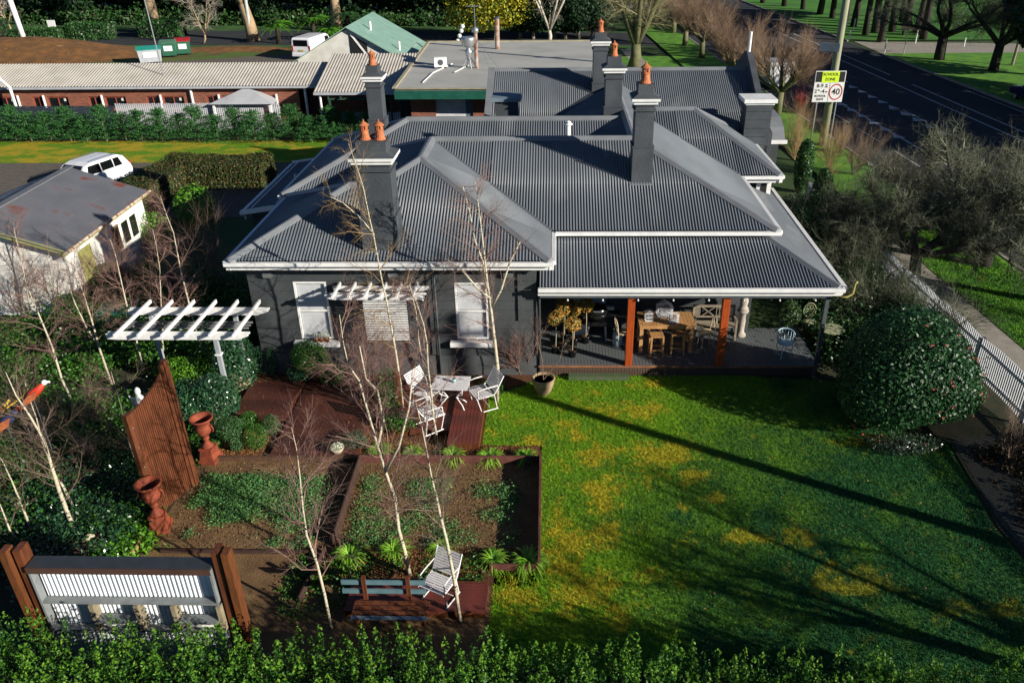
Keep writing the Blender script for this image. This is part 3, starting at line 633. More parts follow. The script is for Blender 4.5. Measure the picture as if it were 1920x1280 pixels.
edging('brown timber board at the front corner of the middle bed by the lawn', (-1.3, 11.93), (-.33, 11.93), .16)
edging('narrow timber board between the two beds near the left thin birch', (-4.75, 12.4), (-4.9, 11.0), .18, .03, _m['dark_edging'])
edging('long dark sleeper along the front of the clipped balls and lower deck', (-8.3, 15.52), (-4.78, 15.52), .12, .09, mat('aged_sleeper', (.12, .06, .03), (.07, .035, .02), 5, .85, .5))
edging('low dark sleeper along the front of the weedy bed behind the corrugated panel', (-8.2, 12.35), (-5.1, 12.35), .08, .05, _m['dark_edging'])
edging('short weathered plank on the ground behind the big timber screen', (-9.3, 17.35), (-8.3, 17.35), .12, .14, mat('yellow_plank', (.26, .13, .04), (.16, .08, .03), 6))

# ------------------------------------------------------------------ tall brown slatted screen with swept top
def screen():
    a = gz(370, 905); b = Vector((-8.78, 13.35, 0)); d = (b-a); L = d.length; rz = atan2(d.y, d.x)
    t = thing('timber_screen', 'tall brown stained slatted timber screen with a swept top between the two rust red urns', 'screen', a, rz)
    H0, H1 = 3.28, 2.72
    def top(x): u = x/L; return H1+(H0-H1)*(1-u)**2*1.0
    MB().bb(-.02, .10, -.06, .06, 0, H0+.05).obj('post', SCRW, t); MB().bb(.11, .19, -.035, .035, 0, H0-.02).obj('post', SCRW, t)
    MB().bb(L-.16, L, -.06, .06, 0, H1).obj('post', SCRW, t); MB().bb(L-.24, L-.17, -.035, .035, 0, H1).obj('post', SCRW, t)
    n = 17
    for k in range(n):
        x = .20+(L-.46)*(k+.5)/n; w = (L-.46)/n*.36; z0, z1 = top(x-w)-.03, top(x+w)-.03
        MB().prism_y([(x-w, .05), (x+w, .05), (x+w, z1), (x-w, z0)], -.03 + (k % 2)*.0, .012).obj('slat', SCRW, t)
    MB().bb(.05, L-.1, -.045, -.032, .6, .7).obj('rail', SCRW, t); MB().bb(.05, L-.1, -.045, -.032, 2.0, 2.1).obj('rail', SCRW, t)
    for z in (.4, .9, 1.4, 1.9, 2.4): MB().box((L-.08, .063, z), (.03, .01, .03)).obj('bolt', STEEL, t)
screen()
# ------------------------------------------------------------------ urns
URN = mat('rust_red_urn', (.27, .058, .024), (.16, .034, .015), 7, .75, .6, 40, c3=(.10, .035, .02))
def urn(label, loc, rz=0.):
    t = thing('garden_urn', label, 'urn', loc, rz)
    m = MB().box((0, 0, .05), (.44, .44, .10)); v = [(-.19,-.19,.10),(.19,-.19,.10),(.19,.19,.10),(-.19,.19,.10),(-.145,-.145,.36),(.145,-.145,.36),(.145,.145,.36),(-.145,.145,.36)]
    m.add(v, [(0,1,5,4),(1,2,6,5),(2,3,7,6),(3,0,4,7),(4,5,6,7)]); m.box((0, 0, .385), (.34, .34, .05)); m.obj('pedestal', URN, t, bevel=.012)
    p = [(.14,.41),(.15,.44),(.10,.50),(.055,.56),(.05,.60),(.085,.64),(.09,.66),(.06,.69),(.10,.75),(.165,.83),(.19,.92),(.18,.98),(.165,1.02),(.175,1.10),(.22,1.17),(.275,1.205),(.28,1.23),(.255,1.245),(.215,1.21),(.16,1.12),(.14,1.0),(.10,.92)]
    MB().lathe(p, (0, 0, .0), 28).obj('bowl', URN, t, smooth=True)
    for s in (-1, 1): MB().tube([(s*.17, 0, .84), (s*.235, 0, .87), (s*.25, 0, .95), (s*.21, 0, 1.03), (s*.17, 0, 1.03)], .016, 8).obj('handle', URN, t, smooth=True)
    return t
u1 = urn('nearer rust red urn on a square foot, below the timber screen', gz(302, 990), .25)
u2 = dup(u1, gz(396, 862), -.1, 'farther rust red urn on a square foot, in front of the ivy tubs')
# ------------------------------------------------------------------ white corrugated wall panel structure
WCOR = mat('white_corrugated', (.72, .76, .80), (.62, .66, .70), 2, .5)
def panel():
    p0 = gy(62, 1058, 9.5); t = thing('panel_wall', 'white corrugated feature wall in a dark frame between stained brown posts', 'feature wall', (p0.x, 9.5, 0))
    X1 = gy(402, 1060, 9.5).x-p0.x; z1 = 2.46
    n = int((X1-.1)/.076); V = []; F = []
    for i in range(n*6+1):
        x = .05+i*.076/6; y = .0+.016*sin(2*pi*i/6); V += [(x, y, .05), (x, y, z1-.02)]
    k = len(V)//2; m = MB(); m.v = V; m.f = [(2*i, 2*i+2, 2*i+3, 2*i+1) for i in range(k-1)]; m.obj('corrugated_sheet', WCOR, t, smooth=True)
    FR = mat('grey_green_frame', (.22, .24, .24), (.16, .175, .18), 4, .6)
    MB().bb(0, X1, -.17, .10, z1, z1+.05).obj('top_cap', mat('dark_cap', (.035, .045, .055), (.03, .035, .04), 4, .5), t); MB().bb(0, X1, -.19, -.172, z1-.07, z1+.05).obj('top_fascia', mat('dark_brown_fascia', (.07, .035, .025)), t)
    for z in (z1-.72, z1-1.36): MB().bb(.0, X1, -.16, -.03, z-.045, z).obj('rail', FR, t)
    for x0 in (0, X1-.035): MB().bb(x0, x0+.035, -.165, -.02, .05, z1).obj('frame_stile', FR, t)
    TB = mat('weathered_batten', (.30, .25, .16), (.20, .17, .11), 6, .8, .3)
    for x in (.80, 1.55, 2.17, 2.93): MB().bb(x, x+.075, -.19, -.02, z1-1.34, z1-.775).obj('batten', TB, t)
    for x0, x1 in ((.89, 1.54), (2.26, 2.92)):
        MB().bb(x0, x1, -.24, -.05, z1-1.12, z1-1.09).obj('shelf', FR, t); MB().bb(x0, x1-.05, -.10, -.055, z1-1.33, z1-1.14).obj('letter_panel', WHITE, t)
    for x, nm in ((-.34, 1), (-.15, 0), (X1+.06, 0), (X1+.24, 1)):
        MB().bb(x, x+.115, -.18 if nm else -.12, .02 if nm else .12, 0, 2.82 if nm else 2.80).obj('post', SCRW if not nm else mat('orange_brown_post', (.16, .055, .018), (.09, .032, .012), 4, .5, .2, stretch=(5, 5, .8)), t)
    MB().bb(0, X1, .02, .06, 0, z1).obj('back_board', DSTEEL, t)
panel()
# ------------------------------------------------------------------ pergolas
def pergola_left():
    c = Vector((-11.3, 17.6, 2.4)); t = thing('pergola', 'free standing white pergola with six rafters on post behind the timber screen', 'pergola', (-9.6, 18.3, 0))
    o = Vector((-9.6, 18.3, 0))
    def fl(x0, x1, y, z, h=.16, m_=WHITE):
        k = .18; MB().prism_y([(x0, z+.02), (x0, z+h), (x1, z+h), (x1, z+.02+h*.55), (x1-k*1.6, z), (x0+k*1.6, z)], y-.02, y+.02).obj('beam', m_, t)
    for y in (17.55, 17.67): fl(-11.35-o.x, -7.72-o.x, y-o.y, 2.24)
    for y in (18.95, 19.07): fl(-11.45-o.x, -7.66-o.x, y-o.y, 2.24)
    for y in (18.18, 18.34, 18.5): MB().bb(-11.2-o.x, -7.95-o.x, y-o.y-.012, y-o.y+.012, 2.22, 2.27).obj('purlin', mat('grey_purlin', (.2, .2, .2)), t)
    for k in range(6): x = -11.0+k*.60-o.x; MB().bb(x-.022, x+.022, 17.3-o.y, 19.35-o.y, 2.41, 2.51).obj('rafter', WHITE, t)
    for x, y in ((-8.62, 17.65), (-10.9, 19.0), (-8.6, 19.0)):
        MB().bb(x-o.x-.05, x-o.x+.05, y-o.y-.05, y-o.y+.05, 0, 2.22).obj('post', mat('grey_post', (.33, .36, .38)), t); MB().bb(x-o.x-.08, x-o.x+.08, y-o.y-.08, y-o.y+.08, 1.75, 1.79).obj('post_collar', WHITE, t)
pergola_left()
def pergola_wall():
    t = thing('pergola', 'small white pergola on the house wall above the slatted panel', 'pergola', (-4.7, 19.0, 0)); z = 2.72; o = Vector((-4.7, 19.0, 0))
    def fl(x0, x1, y, z, h=.14): MB().prism_y([(x0, z+.05), (x0, z+h), (x1, z+h), (x1, z+.05), (x1-.22, z), (x0+.22, z)], y-.02, y+.02).obj('beam', WHITE, t)
    fl(-6.0+1.9-.02-.0+o.x*0-.0+2.8-4.7+4.1-.0 if False else -1.28, 1.33, .45, z); fl(-1.36, 1.28, -.10, z); fl(-1.32, 1.3, .16, z-.02, .10)
    for k in range(6): x = -1.1+k*.42; MB().bb(x-.022, x+.022, -.32, .58, z+.13, z+.21).obj('rafter', WHITE, t)
    for x in (-1.1, 1.1): MB().beam((x, .60, z-.35), (x, .0, z+.0), .04, .05).obj('bracket', WHITE, t)
pergola_wall()
t = thing('slatted_panel', 'white horizontal slat panel hanging below the small wall pergola', 'slatted screen', (-4.5, 19.0, 0))
for k in range(17): MB().bb(-.60, .56, -.012, .012, 1.46+k*.072, 1.46+k*.072+.038).obj('slat', WHITE, t)
for x in (-.5, .46): MB().bb(x-.02, x+.02, .014, .045, 1.40, 2.72).obj('stile', DSTEEL, t)
t = thing('timber_post', 'rough brown timber post in the bed beside the white table', 'post', gz(752, 775)); MB().bb(-.06, .06, -.06, .06, 0, 1.25).obj('post_shaft', SCRW, t)
# ------------------------------------------------------------------ white slatted chairs and table
def chair(label, loc, rz, group):
    t = thing('garden_chair', label, 'chair', loc, rz, group, 1.1); w = .28
    for k in range(8): MB().box((0, -.20+k*.058, .43-.004*abs(k-3)), (w*2-.02, .042, .014), rx=rad(3)).obj('seat_slat', WHITEW, t)
    for k in range(9):
        z = .48+k*.044; y = .27+k*.027; MB().box((0, y, z), (w*2-.02, .014, .038), rx=rad(-31)).obj('back_slat', WHITEW, t)
    for s in (-1, 1):
        x = s*w; MB().tube([(x, -.23, .40), (x, .22, .41), (x, .28, .46), (x, .50, .86)], .013, 6).obj('side_rail', WHITE, t, smooth=True)
        MB().tube([(x, .34, .64), (x, .0, .64), (x, -.16, .62), (x, -.18, .42)], .014, 6).obj('armrest', WHITE, t, smooth=True)
        MB().tube([(x, -.20, .40), (x, -.10, .02)], .012, 6).obj('leg', WHITE, t); MB().tube([(x, .24, .40), (x, .30, .02)], .012, 6).obj('leg', WHITE, t)
        MB().tube([(x, -.16, .015), (x, .33, .015)], .013, 6).obj('runner', WHITE, t)
    MB().tube([(-w, .1, .12), (w, .1, .12)], .01, 6).obj('stretcher', WHITE, t)
    return t
gch = 'white slatted garden chairs on the decks'
TC = gz(846, 722, .87); tz = .16
c1 = chair('white slatted chair left of the small white table, back to the house wall', (TC.x-.62, TC.y+.10, tz), rad(58), gch)
dup(c1, (TC.x+.74, TC.y+.10, tz), rad(-62), 'white slatted chair right of the small white table, nearest the lawn')
dup(c1, (TC.x-.45, TC.y-.85, tz), rad(128), 'white slatted chair at the near left side of the small white table')
g = gz(808, 1110, .3); dup(c1, (g.x+.14, 11.0, tz), rad(-26), 'single worn white slatted chair on the low deck beside the hedge', scale=.98)
t = thing('garden_table', 'small white slatted table between three white chairs on the red deck', 'table', (TC.x, TC.y, tz), rad(-3), scale=1.1)
for k in range(9): MB().box((0, -.28+k*.07, .71), (.86, .060, .018)).obj('top_slat', WHITEW, t)
for s in (-1, 1):
    MB().tube([(s*.30, -.2, .69), (s*.26, -.1, .45), (s*.10, .0, .32), (s*.26, -.12, .16), (s*.34, -.22, .01)], .014, 6).obj('leg', WHITE, t, smooth=True)
    MB().tube([(s*.30, .2, .69), (s*.26, .1, .45), (s*.10, .0, .32), (s*.26, .12, .16), (s*.34, .22, .01)], .014, 6).obj('leg', WHITE, t, smooth=True)
t = thing('flower_pot', 'tiny pale blue pot with dry red flowers on the white table', 'plant pot', (TC.x+.08, TC.y+.02, tz+.80))
MB().lathe([(.04, 0), (.055, .10), (.05, .10), (.04, .03)], n=14).obj('pot', mat('pale_blue_glaze', (.35, .6, .6)), t, smooth=True)
bush('stems', 60, (.05, .05, .09), .17, .018, leafmat('dry_red', [(.2, .03, .02), (.3, .1, .05)]), t, 3)
# bench frame seen from behind by the low deck
t = thing('garden_bench', 'dark bench with two teal backrest boards, seen from behind at the hedge', 'bench', (-3.1, 10.75, 0))
TEAL = mat('teal_board', (.12, .22, .25), (.09, .17, .2), 4, .5)
for z in (.52, .74): MB().bb(-.85, .72, .02, .05, z, z+.10).obj('back_board', TEAL, t)
for x in (-.42, .40): MB().beam((x, .0, .16), (x, .02, .95), .07, .07).obj('post', SCRW, t)
for k in range(4): MB().bb(-.6, .8, -.52+k*.12, -.44+k*.12, .42, .445).obj('seat_board', mat('pale_blue_board', (.14, .19, .25)) if k < 1 else SCRW, t)
for x in (-.5, .7): MB().bb(x-.03, x+.03, -.42, -.02, .16, .415).obj('leg', SCRW, t)
# ------------------------------------------------------------------ bowl, big pot, small pots on the sill
FLW = leafmat('white_flowers', [(.8, .8, .75), (.7, .72, .6), (.15, .35, .05)], trans=.1)
t = thing('flower_bowl', 'small cream bowl full of white flowers on the lower deck', 'flower bowl', gz(633, 848, .12)); MB().lathe([(.07, 0), (.12, .04), (.17, .13), (.175, .17), (.16, .17), (.15, .12)], n=20).obj('bowl', mat('cream_ceramic', (.55, .5, .36), (.45, .4, .28)), t, smooth=True)
bush('flowers', 260, (.15, .15, .07), .18, .022, FLW, t, 4, bottom=-.2)
BARK = mat('bare_bark', (.20, .15, .10), (.11, .08, .055), 9, .8, .4)
t = thing('plant_pot', 'large ribbed sand coloured pot with a bare sapling on the lawn edge', 'plant pot', gz(1019, 737)); CER = mat('sandy_ceramic', (.36, .26, .15), (.25, .17, .10), 6, .6, .2)
pr = [(.15, 0)]+[(.16+.13*min(1, k/9)**.7+(.006 if k % 2 else 0), .03+k*.034) for k in range(13)]+[(.31, .47), (.325, .49), (.31, .51), (.27, .5), (.26, .44)]
MB().lathe(pr, n=28).obj('pot', CER, t, smooth=True); MB().lathe([(.262, .435), (.262, .44)], n=20).obj('potting_soil', MULCH, t)
tw = Twigs(); rnd = random.Random(5)
for a, b in (((0, 0, .43), (-.03, .03, 1.0)), ((0, 0, .43), (.45, .15, 1.0)), ((-.03, .03, 1.0), (-.16, .03, 1.7))): tw.seg(a, b, .016, .011)
grow(tw, (-.16, .03, 1.7), (-.3, 0, 1), .6, .01, 2, rnd, 3, spread=.8); grow(tw, (.45, .15, 1.0), (.4, .2, 1), .5, .009, 2, rnd, 3); tw.obj('sapling', BARK, t)
for k in range(3):
    x = (-6.68, -6.53, -6.37)[k]
    t = thing('flower_pot', ('leftmost', 'middle', 'rightmost')[k]+' of three small terracotta pots on the left window sill', 'plant pot', (x, 19.52, 1.12), group='small pots on the window sill')
    MB().lathe([(.045, 0), (.062, .10), (.067, .10), (.067, .125), (.055, .125), (.05, .08)], n=14).obj('pot', TERRA, t, smooth=True)
    bush('leaves', 130, (.065, .065, .08+.05*(k == 2)), .18+.03*(k == 2), .02, leafmat('silver_leaf', [(.45, .5, .42), (.6, .62, .6), (.2, .28, .12)]), t, 10+k)
# white statue/bird behind the screen
t = thing('angel_statue', 'small white statue behind the swept top of the timber screen', 'statue', (-9.75, 15.6, 0)); MB().lathe([(.13, 0), (.11, .06), (.07, .1), (.06, 1.1), (.12, 1.2), (.12, 1.25)], n=14).obj('pedestal', CONC, t, smooth=True)
MB().lathe([(.11, 1.25), (.13, 1.4), (.08, 1.6), (.10, 1.75), (.05, 1.83), (.07, 1.9), (.06, 1.97), (.02, 2.02)], n=14).obj('body', WHITE, t, smooth=True)
for s in (-1, 1): MB().prism_y([(s*.04, 1.55), (s*.28, 1.75), (s*.22, 1.5), (s*.06, 1.35)], .05, .08).obj('wing', WHITE, t)
# parrot shaped painted garden sculptures
def parrot(label, loc, rz, c1, c2, c3, s=1.):
    t = thing('parrot_sculpture', label, 'garden ornament', loc, rz, scale=s)
    MB().tube([(-.35, 0, -.30), (-.15, 0, -.1), (0, 0, .0), (.18, 0, .12), (.30, 0, .22), (.36, 0, .25)], [.02, .07, .12, .11, .07, .03], 10).obj('body', c1, t, smooth=True)
    MB().ball((.36, 0, .28), .075, 10, 8).obj('head', c3, t, smooth=True); MB().tube([(.42, 0, .29), (.48, 0, .26), (.47, 0, .2)], [.03, .02, .004], 6).obj('beak', BLACK, t)
    for s_ in (-1, 1): MB().prism_y([(-.45, -.30), (-.1, .05), (.15, .14), (.05, -.08), (-.3, -.28)], s_*.10, s_*.13).obj('wing', c2, t)
    for k in range(3): MB().beam((-.3, (k-1)*.04, -.25), (-.75, (k-1)*.07, -.6), .05, .015).obj('tail_feather', c2 if k % 2 else c1, t)
    MB().tube([(0, 0, -.05), (0, 0, -1.75)], .012, 5).obj('stake', DSTEEL, t)
YEL = mat('yellow_paint', (.75, .50, .03), (.6, .36, .02), 5, .5); RED = mat('red_paint', (.62, .05, .02), (.4, .03, .015), 5, .5); ORG = mat('rust_orange_paint', (.35, .10, .03), (.2, .05, .02), 6); NAV = mat('navy_paint', (.03, .04, .12), (.02, .03, .08), 5)
parrot('yellow painted parrot sculpture on a stake among the birches', gy(30, 745, 13.6), .35, YEL, YEL, YEL, .62); parrot('red painted parrot sculpture with white head and rust tail beside the yellow ones', gy(60, 740, 13.2), .5, RED, ORG, WHITE, .75)
parrot('orange and yellow parrot sculpture cut by the picture edge', gy(2, 765, 13.3), .3, YEL, ORG, YEL, .5); parrot('dark blue and rust parrot sculpture lowest of the painted ones', gy(10, 790, 12.9), .5, NAV, ORG, RED, .8)
t = thing('bark_planter', 'dark purple planter box with a pale stone in it, behind the corrugated wall', 'planter', gz(175, 1030), .35)
MB().bb(-.38, .42, -.14, .14, 0, .16).obj('trough', mat('purple_clay', (.13, .045, .04), (.09, .03, .03), 6), t); bush('foliage', 500, (.42, .2, .14), .22, .04, leafmat('black_purple_leaf', [(.03, .012, .02), (.06, .02, .03), (.015, .008, .012)]), t, 8, bottom=-.3)
o = MB().ball((0, 0, 0), .1, 10, 8, .8, .05).obj('stone', mat('cream_stone', (.6, .52, .36), (.45, .38, .26))); o.location = gz(175, 1030)+Vector((.02, .0, .34)); tag(o, 'round cream stone lying in the dark purple planter', 'stone')
o = MB().tube([tuple(gz(238, 1052)+Vector((0,0,.05))), tuple(gz(262, 1030)+Vector((0,0,.12))), tuple(gz(268, 1000)+Vector((0,0,.1)))], [.05, .06, .04], 8).obj('fallen_log', mat('pale_log', (.38, .25, .10), (.28, .16, .07), 6)); tag(o, 'short pale curved log on the ground behind the corrugated wall', 'log')

# ------------------------------------------------------------------ on the veranda
DZ = .345
def at(px, py): return gz(px, py, DZ)
t = thing('barbecue', 'round black kettle barbecue on two grey legs on the veranda', 'barbecue', at(1118, 634))
MB().lathe([(.02, .62), (.20, .66), (.30, .78), (.31, .86), (.30, .87)], n=24, sy=.85).obj('bowl', BLACK, t, smooth=True); MB().lathe([(.315, .88), (.30, .98), (.22, 1.10), (.10, 1.15), (.02, 1.16)], n=24, sy=.85).obj('lid', BLACK, t, smooth=True)
MB().tube([(-.12, -.25, 1.04), (-.12, -.32, 1.04), (.12, -.32, 1.04), (.12, -.25, 1.04)], .012, 6).obj('handle', STEEL, t); MB().bb(-.30, .30, -.2, .2, .50, .62).obj('trolley', BLACK, t)
for x in (-.28, .28):
    for y in (-.18, .18): MB().beam((x, y, .0), (x*.9, y*.9, .52), .045, .045).obj('leg', mat('pale_grey_leg', (.45, .48, .5)), t)
for s in (-1, 1): MB().bb(s*.5-.16, s*.5+.16, -.16, .16, .84, .865).obj('side_shelf', BLACK, t)
t = thing('gas_bottle', 'pale blue gas bottle behind the orange post next to the barbecue', 'gas bottle', at(1158, 650)+Vector((0, .1, 0))); MB().lathe([(.10, 0), (.15, .04), (.15, .36), (.11, .45), (.04, .47)], n=20).obj('cylinder', mat('pale_blue_steel', (.30, .42, .48)), t, smooth=True); MB().lathe([(.09, .46), (.09, .56), (.08, .56), (.08, .46)], n=14).obj('collar', DSTEEL, t)
P4 = [gz(*p, 1.27) for p in ((1192, 608), (1290, 608), (1286, 584), (1190, 584))]
tx0, tx1 = 2.42, 4.02; ty0, ty1 = 20.28, 21.15
t = thing('bar_table', 'high pale teak bar table with thick legs on the veranda', 'table', ((tx0+tx1)/2, (ty0+ty1)/2, DZ)); hx, hy = (tx1-tx0)/2, (ty1-ty0)/2
for k in range(16): MB().bb(-hx+k*.1, -hx+k*.1+.094, -hy, hy, .89, .92).obj('top_board', TEAK, t)
MB().bb(-hx+.02, hx-.02, -hy+.02, -hy+.05, .79, .889).obj('apron', TEAK, t); MB().bb(-hx+.02, hx-.02, hy-.05, hy-.02, .79, .889).obj('apron', TEAK, t)
for sx_ in (-1, 1):
    for sy_ in (-1, 1): x, y = sx_*(hx-.08), sy_*(hy-.08); MB().bb(x-.05, x+.05, y-.05, y+.05, 0, .889).obj('leg', TEAK, t)
def stool(label, loc, rz=0.):
    t = thing('bar_stool', label, 'stool', loc, rz, 'teak bar stools at the bar table')
    for k in range(5): MB().bb(-.19+k*.077, -.19+k*.077+.07, -.17, .17, .64, .665).obj('seat_slat', TEAK, t)
    for s in (-1, 1):
        for q in (-1, 1): MB().beam((s*.18, q*.15, 0), (s*.165, q*.14, .64), .045, .045).obj('leg', TEAK, t)
        MB().bb(-.17, .17, s*.15-.012, s*.15+.012, .20, .24).obj('rail', TEAK, t); MB().bb(s*.17-.012, s*.17+.012, -.14, .14, .28, .32).obj('rail', TEAK, t)
    return t
s1 = stool('teak bar stool at the left half of the bar table, in the sun', (2.93, 20.2, DZ), .05)
dup(s1, (3.55, 20.32, DZ), -.06, 'teak bar stool at the right half of the bar table, in shade'); dup(s1, (3.0, 21.3, DZ), 0, 'teak bar stool on the house side of the bar table')
def bistro(label, loc, rz):
    t = thing('bistro_chair', label, 'chair', loc, rz, 'cream cross back chairs on the veranda'); C_ = mat('cream_paint', (.6, .5, .33), (.5, .4, .26), 6)
    MB().lathe([(.2, .44), (.21, .46), (.2, .475)], n=20).obj('seat', C_, t)
    MB().tube([(-.19, .18, 0), (-.18, .17, .46), (-.17, .21, .8), (-.1, .23, .9), (.1, .23, .9), (.17, .21, .8), (.18, .17, .46), (.19, .18, 0)], .015, 6).obj('back_hoop', C_, t, smooth=True)
    MB().tube([(-.17, .19, .5), (.14, .23, .87)], .01, 5).obj('cross_bar', C_, t); MB().tube([(.17, .19, .5), (-.14, .23, .87)], .01, 5).obj('cross_bar', C_, t)
    for s in (-1, 1): MB().tube([(s*.15, -.15, .45), (s*.18, -.18, 0)], .015, 6).obj('leg', C_, t)
    MB().tube([(-.17, -.17, .2), (0, -.2, .36), (.17, -.17, .2)], .01, 5).obj('brace', C_, t, smooth=True)
    return t
b1 = bistro('cream cross back chair left of the bar table behind the orange post', (2.0, 20.75, DZ), rad(100))
dup(b1, (4.45, 20.75, DZ), rad(-80), 'cream cross back chair at the right end of the bar table')
# wire birdcages on the bar table
WIRE = mat('white_wire', (.75, .76, .78), (.6, .62, .64), 8)
def cage(label, loc, w, d, h, roofh, arch=False):
    t = thing('birdcage', label, 'birdcage', loc, .12, 'white wire birdcages on the bar table'); m = MB(); r = .006
    nx = max(4, int(w/.035)); ny = max(4, int(d/.035))
    for i in range(nx+1):
        x = -w/2+w*i/nx
        for y in (-d/2, d/2): m.beam((x, y, 0), (x, y, h), r, r, (0, 1, 0))
        if arch: m.tube([(x, -d/2, h), (x, -d*.35, h+roofh*.7), (x, 0, h+roofh), (x, d*.35, h+roofh*.7), (x, d/2, h)], r/2, 3)
    for i in range(ny+1):
        y = -d/2+d*i/ny
        for x in (-w/2, w/2): m.beam((x, y, 0), (x, y, h), r, r, (0, 1, 0))
        if not arch: m.beam((-w/2-.03, y, h-.01), (0, y, h+roofh), r, r, (0, 1, 0)); m.beam((w/2+.03, y, h-.01), (0, y, h+roofh), r, r, (0, 1, 0))
    m.obj('wires', WIRE, t, kind='stuff'); f = MB()
    for z in (.006, h*.5, h): f.beam((-w/2, -d/2, z), (w/2, -d/2, z), .014, .014).beam((-w/2, d/2, z), (w/2, d/2, z), .014, .014).beam((-w/2, -d/2, z), (-w/2, d/2, z), .014, .014).beam((w/2, -d/2, z), (w/2, d/2, z), .014, .014)
    f.obj('cage_frame', WIRE, t); MB().bb(-w/2, w/2, -d/2, d/2, 0, .008).obj('tray', WIRE, t)
TT = DZ+.922
cage('small white wire birdcage at the left end of the bar table', (2.72, 20.62, TT), .24, .2, .24, .06); cage('tallest white wire birdcage with a pitched roof on the bar table', (3.2, 20.92, TT), .42, .3, .30, .14); cage('arched white wire birdcage at the near edge of the bar table', (3.42, 20.55, TT), .26, .2, .2, .09, True)
# old teak bench with crossed back
t = thing('teak_bench', 'weathered teak bench with a crossed lattice back on the veranda', 'bench', (4.78, 21.35, DZ))
for k in range(5): MB().bb(-.62, .62, -.25+k*.09, -.25+k*.09+.08, .42, .44).obj('seat_slat', GREYT, t)
MB().bb(-.62, .62, .22, .26, .86, .93).obj('back_rail', GREYT, t); MB().bb(-.62, .62, .22, .25, .52, .57).obj('back_rail', GREYT, t)
for x in (-.6, .6):
    MB().bb(x-.03, x+.03, .2, .27, 0, .93).obj('leg', GREYT, t); MB().bb(x-.03, x+.03, -.27, -.21, 0, .64).obj('leg', GREYT, t); MB().bb(x-.035, x+.035, -.29, .2, .62, .65).obj('armrest', GREYT, t)
for x0 in (-.34, .0 + .0): pass
for a, b in (((-.36, .57), (.02, .86)), ((.02, .57), (-.36, .86))): MB().beam((a[0], .235, a[1]), (b[0], .235, b[1]), .025, .025).obj('cross_brace', GREYT, t)
for k in range(11):
    x = -.56+k*.035 if k < 5 else .08+(k-5)*.09; MB().bb(x-.011, x+.011, .225, .245, .571, .859).obj('back_slat', GREYT, t)
# statue on a pedestal
STO = mat('weathered_stone', (.45, .40, .34), (.30, .27, .23), 9, .8, .5)
t = thing('stone_statue', 'pale draped torso statue on a tall fluted pedestal on the veranda', 'statue', at(1388, 630)+Vector((0, .05, 0)))
MB().lathe([(.17, 0), (.17, .05), (.12, .10), (.10, .16), (.11, .5), (.10, .72), (.15, .78), (.17, .82), (.17, .86)], n=20).obj('pedestal', STO, t, smooth=True)
MB().lathe([(.14, .86), (.15, .92), (.10, 1.0), (.12, 1.08), (.13, 1.16), (.09, 1.28), (.12, 1.40), (.15, 1.50), (.11, 1.56), (.05, 1.60)], n=20, sy=.75).obj('torso', STO, t, smooth=True)
for s in (-1, 1): MB().tube([(s*.12, 0, 1.5), (s*.19, 0, 1.56), (s*.15, 0, 1.68)], [.045, .04, .03], 8).obj('arm', STO, t, smooth=True)
MB().lathe([(.03, 1.58), (.04, 1.62), (.07, 1.68), (.06, 1.75), (.02, 1.79)], n=12).obj('head', STO, t, smooth=True)
# blue-white ornate iron chair
ICE = mat('icy_blue_paint', (.42, .60, .66), (.34, .5, .57), 6, .5)
def ornate(label, loc, rz, m=ICE, group='cast iron chairs right of the house', s=1.):
    t = thing('ornate_chair', label, 'chair', loc, rz, group, s)
    MB().lathe([(.18, .42), (.21, .43), (.21, .45), (.18, .455)], n=20).obj('seat', m, t)
    for a in (45, 135, 225, 315):
        x, y = cos(rad(a)), sin(rad(a)); MB().tube([(x*.19, y*.19, .43), (x*.22, y*.22, .3), (x*.17, y*.17, .14), (x*.24, y*.24, .0)], .013, 6).obj('leg', m, t, smooth=True)
    MB().tube([(.22*cos(rad(a)), .22*sin(rad(a)), .72+.04*sin(rad(a))) for a in range(-30, 211, 20)], .02, 6).obj('arm_hoop', m, t, smooth=True)
    for a in range(-20, 201, 22): x, y = .21*cos(rad(a)), .21*sin(rad(a)); MB().tube([(x*.9, y*.9, .45), (x*1.1, y*1.1, .58), (x, y, .71)], .009, 5).obj('back_scroll', m, t)
    return t
ornate('icy blue cast iron chair standing in the shade on the veranda deck', at(1468, 668), rad(15), s=1.05)
MOS = mat('mossy_white_iron', (.42, .42, .26), (.25, .27, .15), 9, .8)
t = thing('ornate_table', 'round mossy iron table at the end of the veranda', 'table', gz(1552, 655)); MB().lathe([(.36, .68), (.37, .70), (.34, .71), (.05, .715)], n=28).obj('table_top', MOS, t)
for k in range(3): a = k*2.09+.4; MB().tube([(.08*cos(a), .08*sin(a), .68), (.04*cos(a), .04*sin(a), .4), (.2*cos(a), .2*sin(a), .15), (.27*cos(a), .27*sin(a), 0)], .014, 6).obj('leg', MOS, t, smooth=True)
t = thing('ornate_chair', 'mossy white iron chair with an oval pierced back behind the round table', 'chair', gz(1523, 640)+Vector((0, .5, 0)), group='cast iron chairs right of the house'); MB().lathe([(.18, .42), (.2, .44), (.18, .45)], n=18).obj('seat', MOS, t)
MB().tube([(.19*cos(rad(a)), .18, .74+.24*sin(rad(a))) for a in range(0, 361, 24)], .016, 6).obj('back_frame', MOS, t, smooth=True)
for k in range(6): a = k*pi/3; MB().tube([(.09*cos(a)+.06*cos(rad(q)), .18, .74+.11*sin(a)+.07*sin(rad(q))) for q in range(0, 361, 60)], .009, 5).obj('back_scroll', MOS, t)
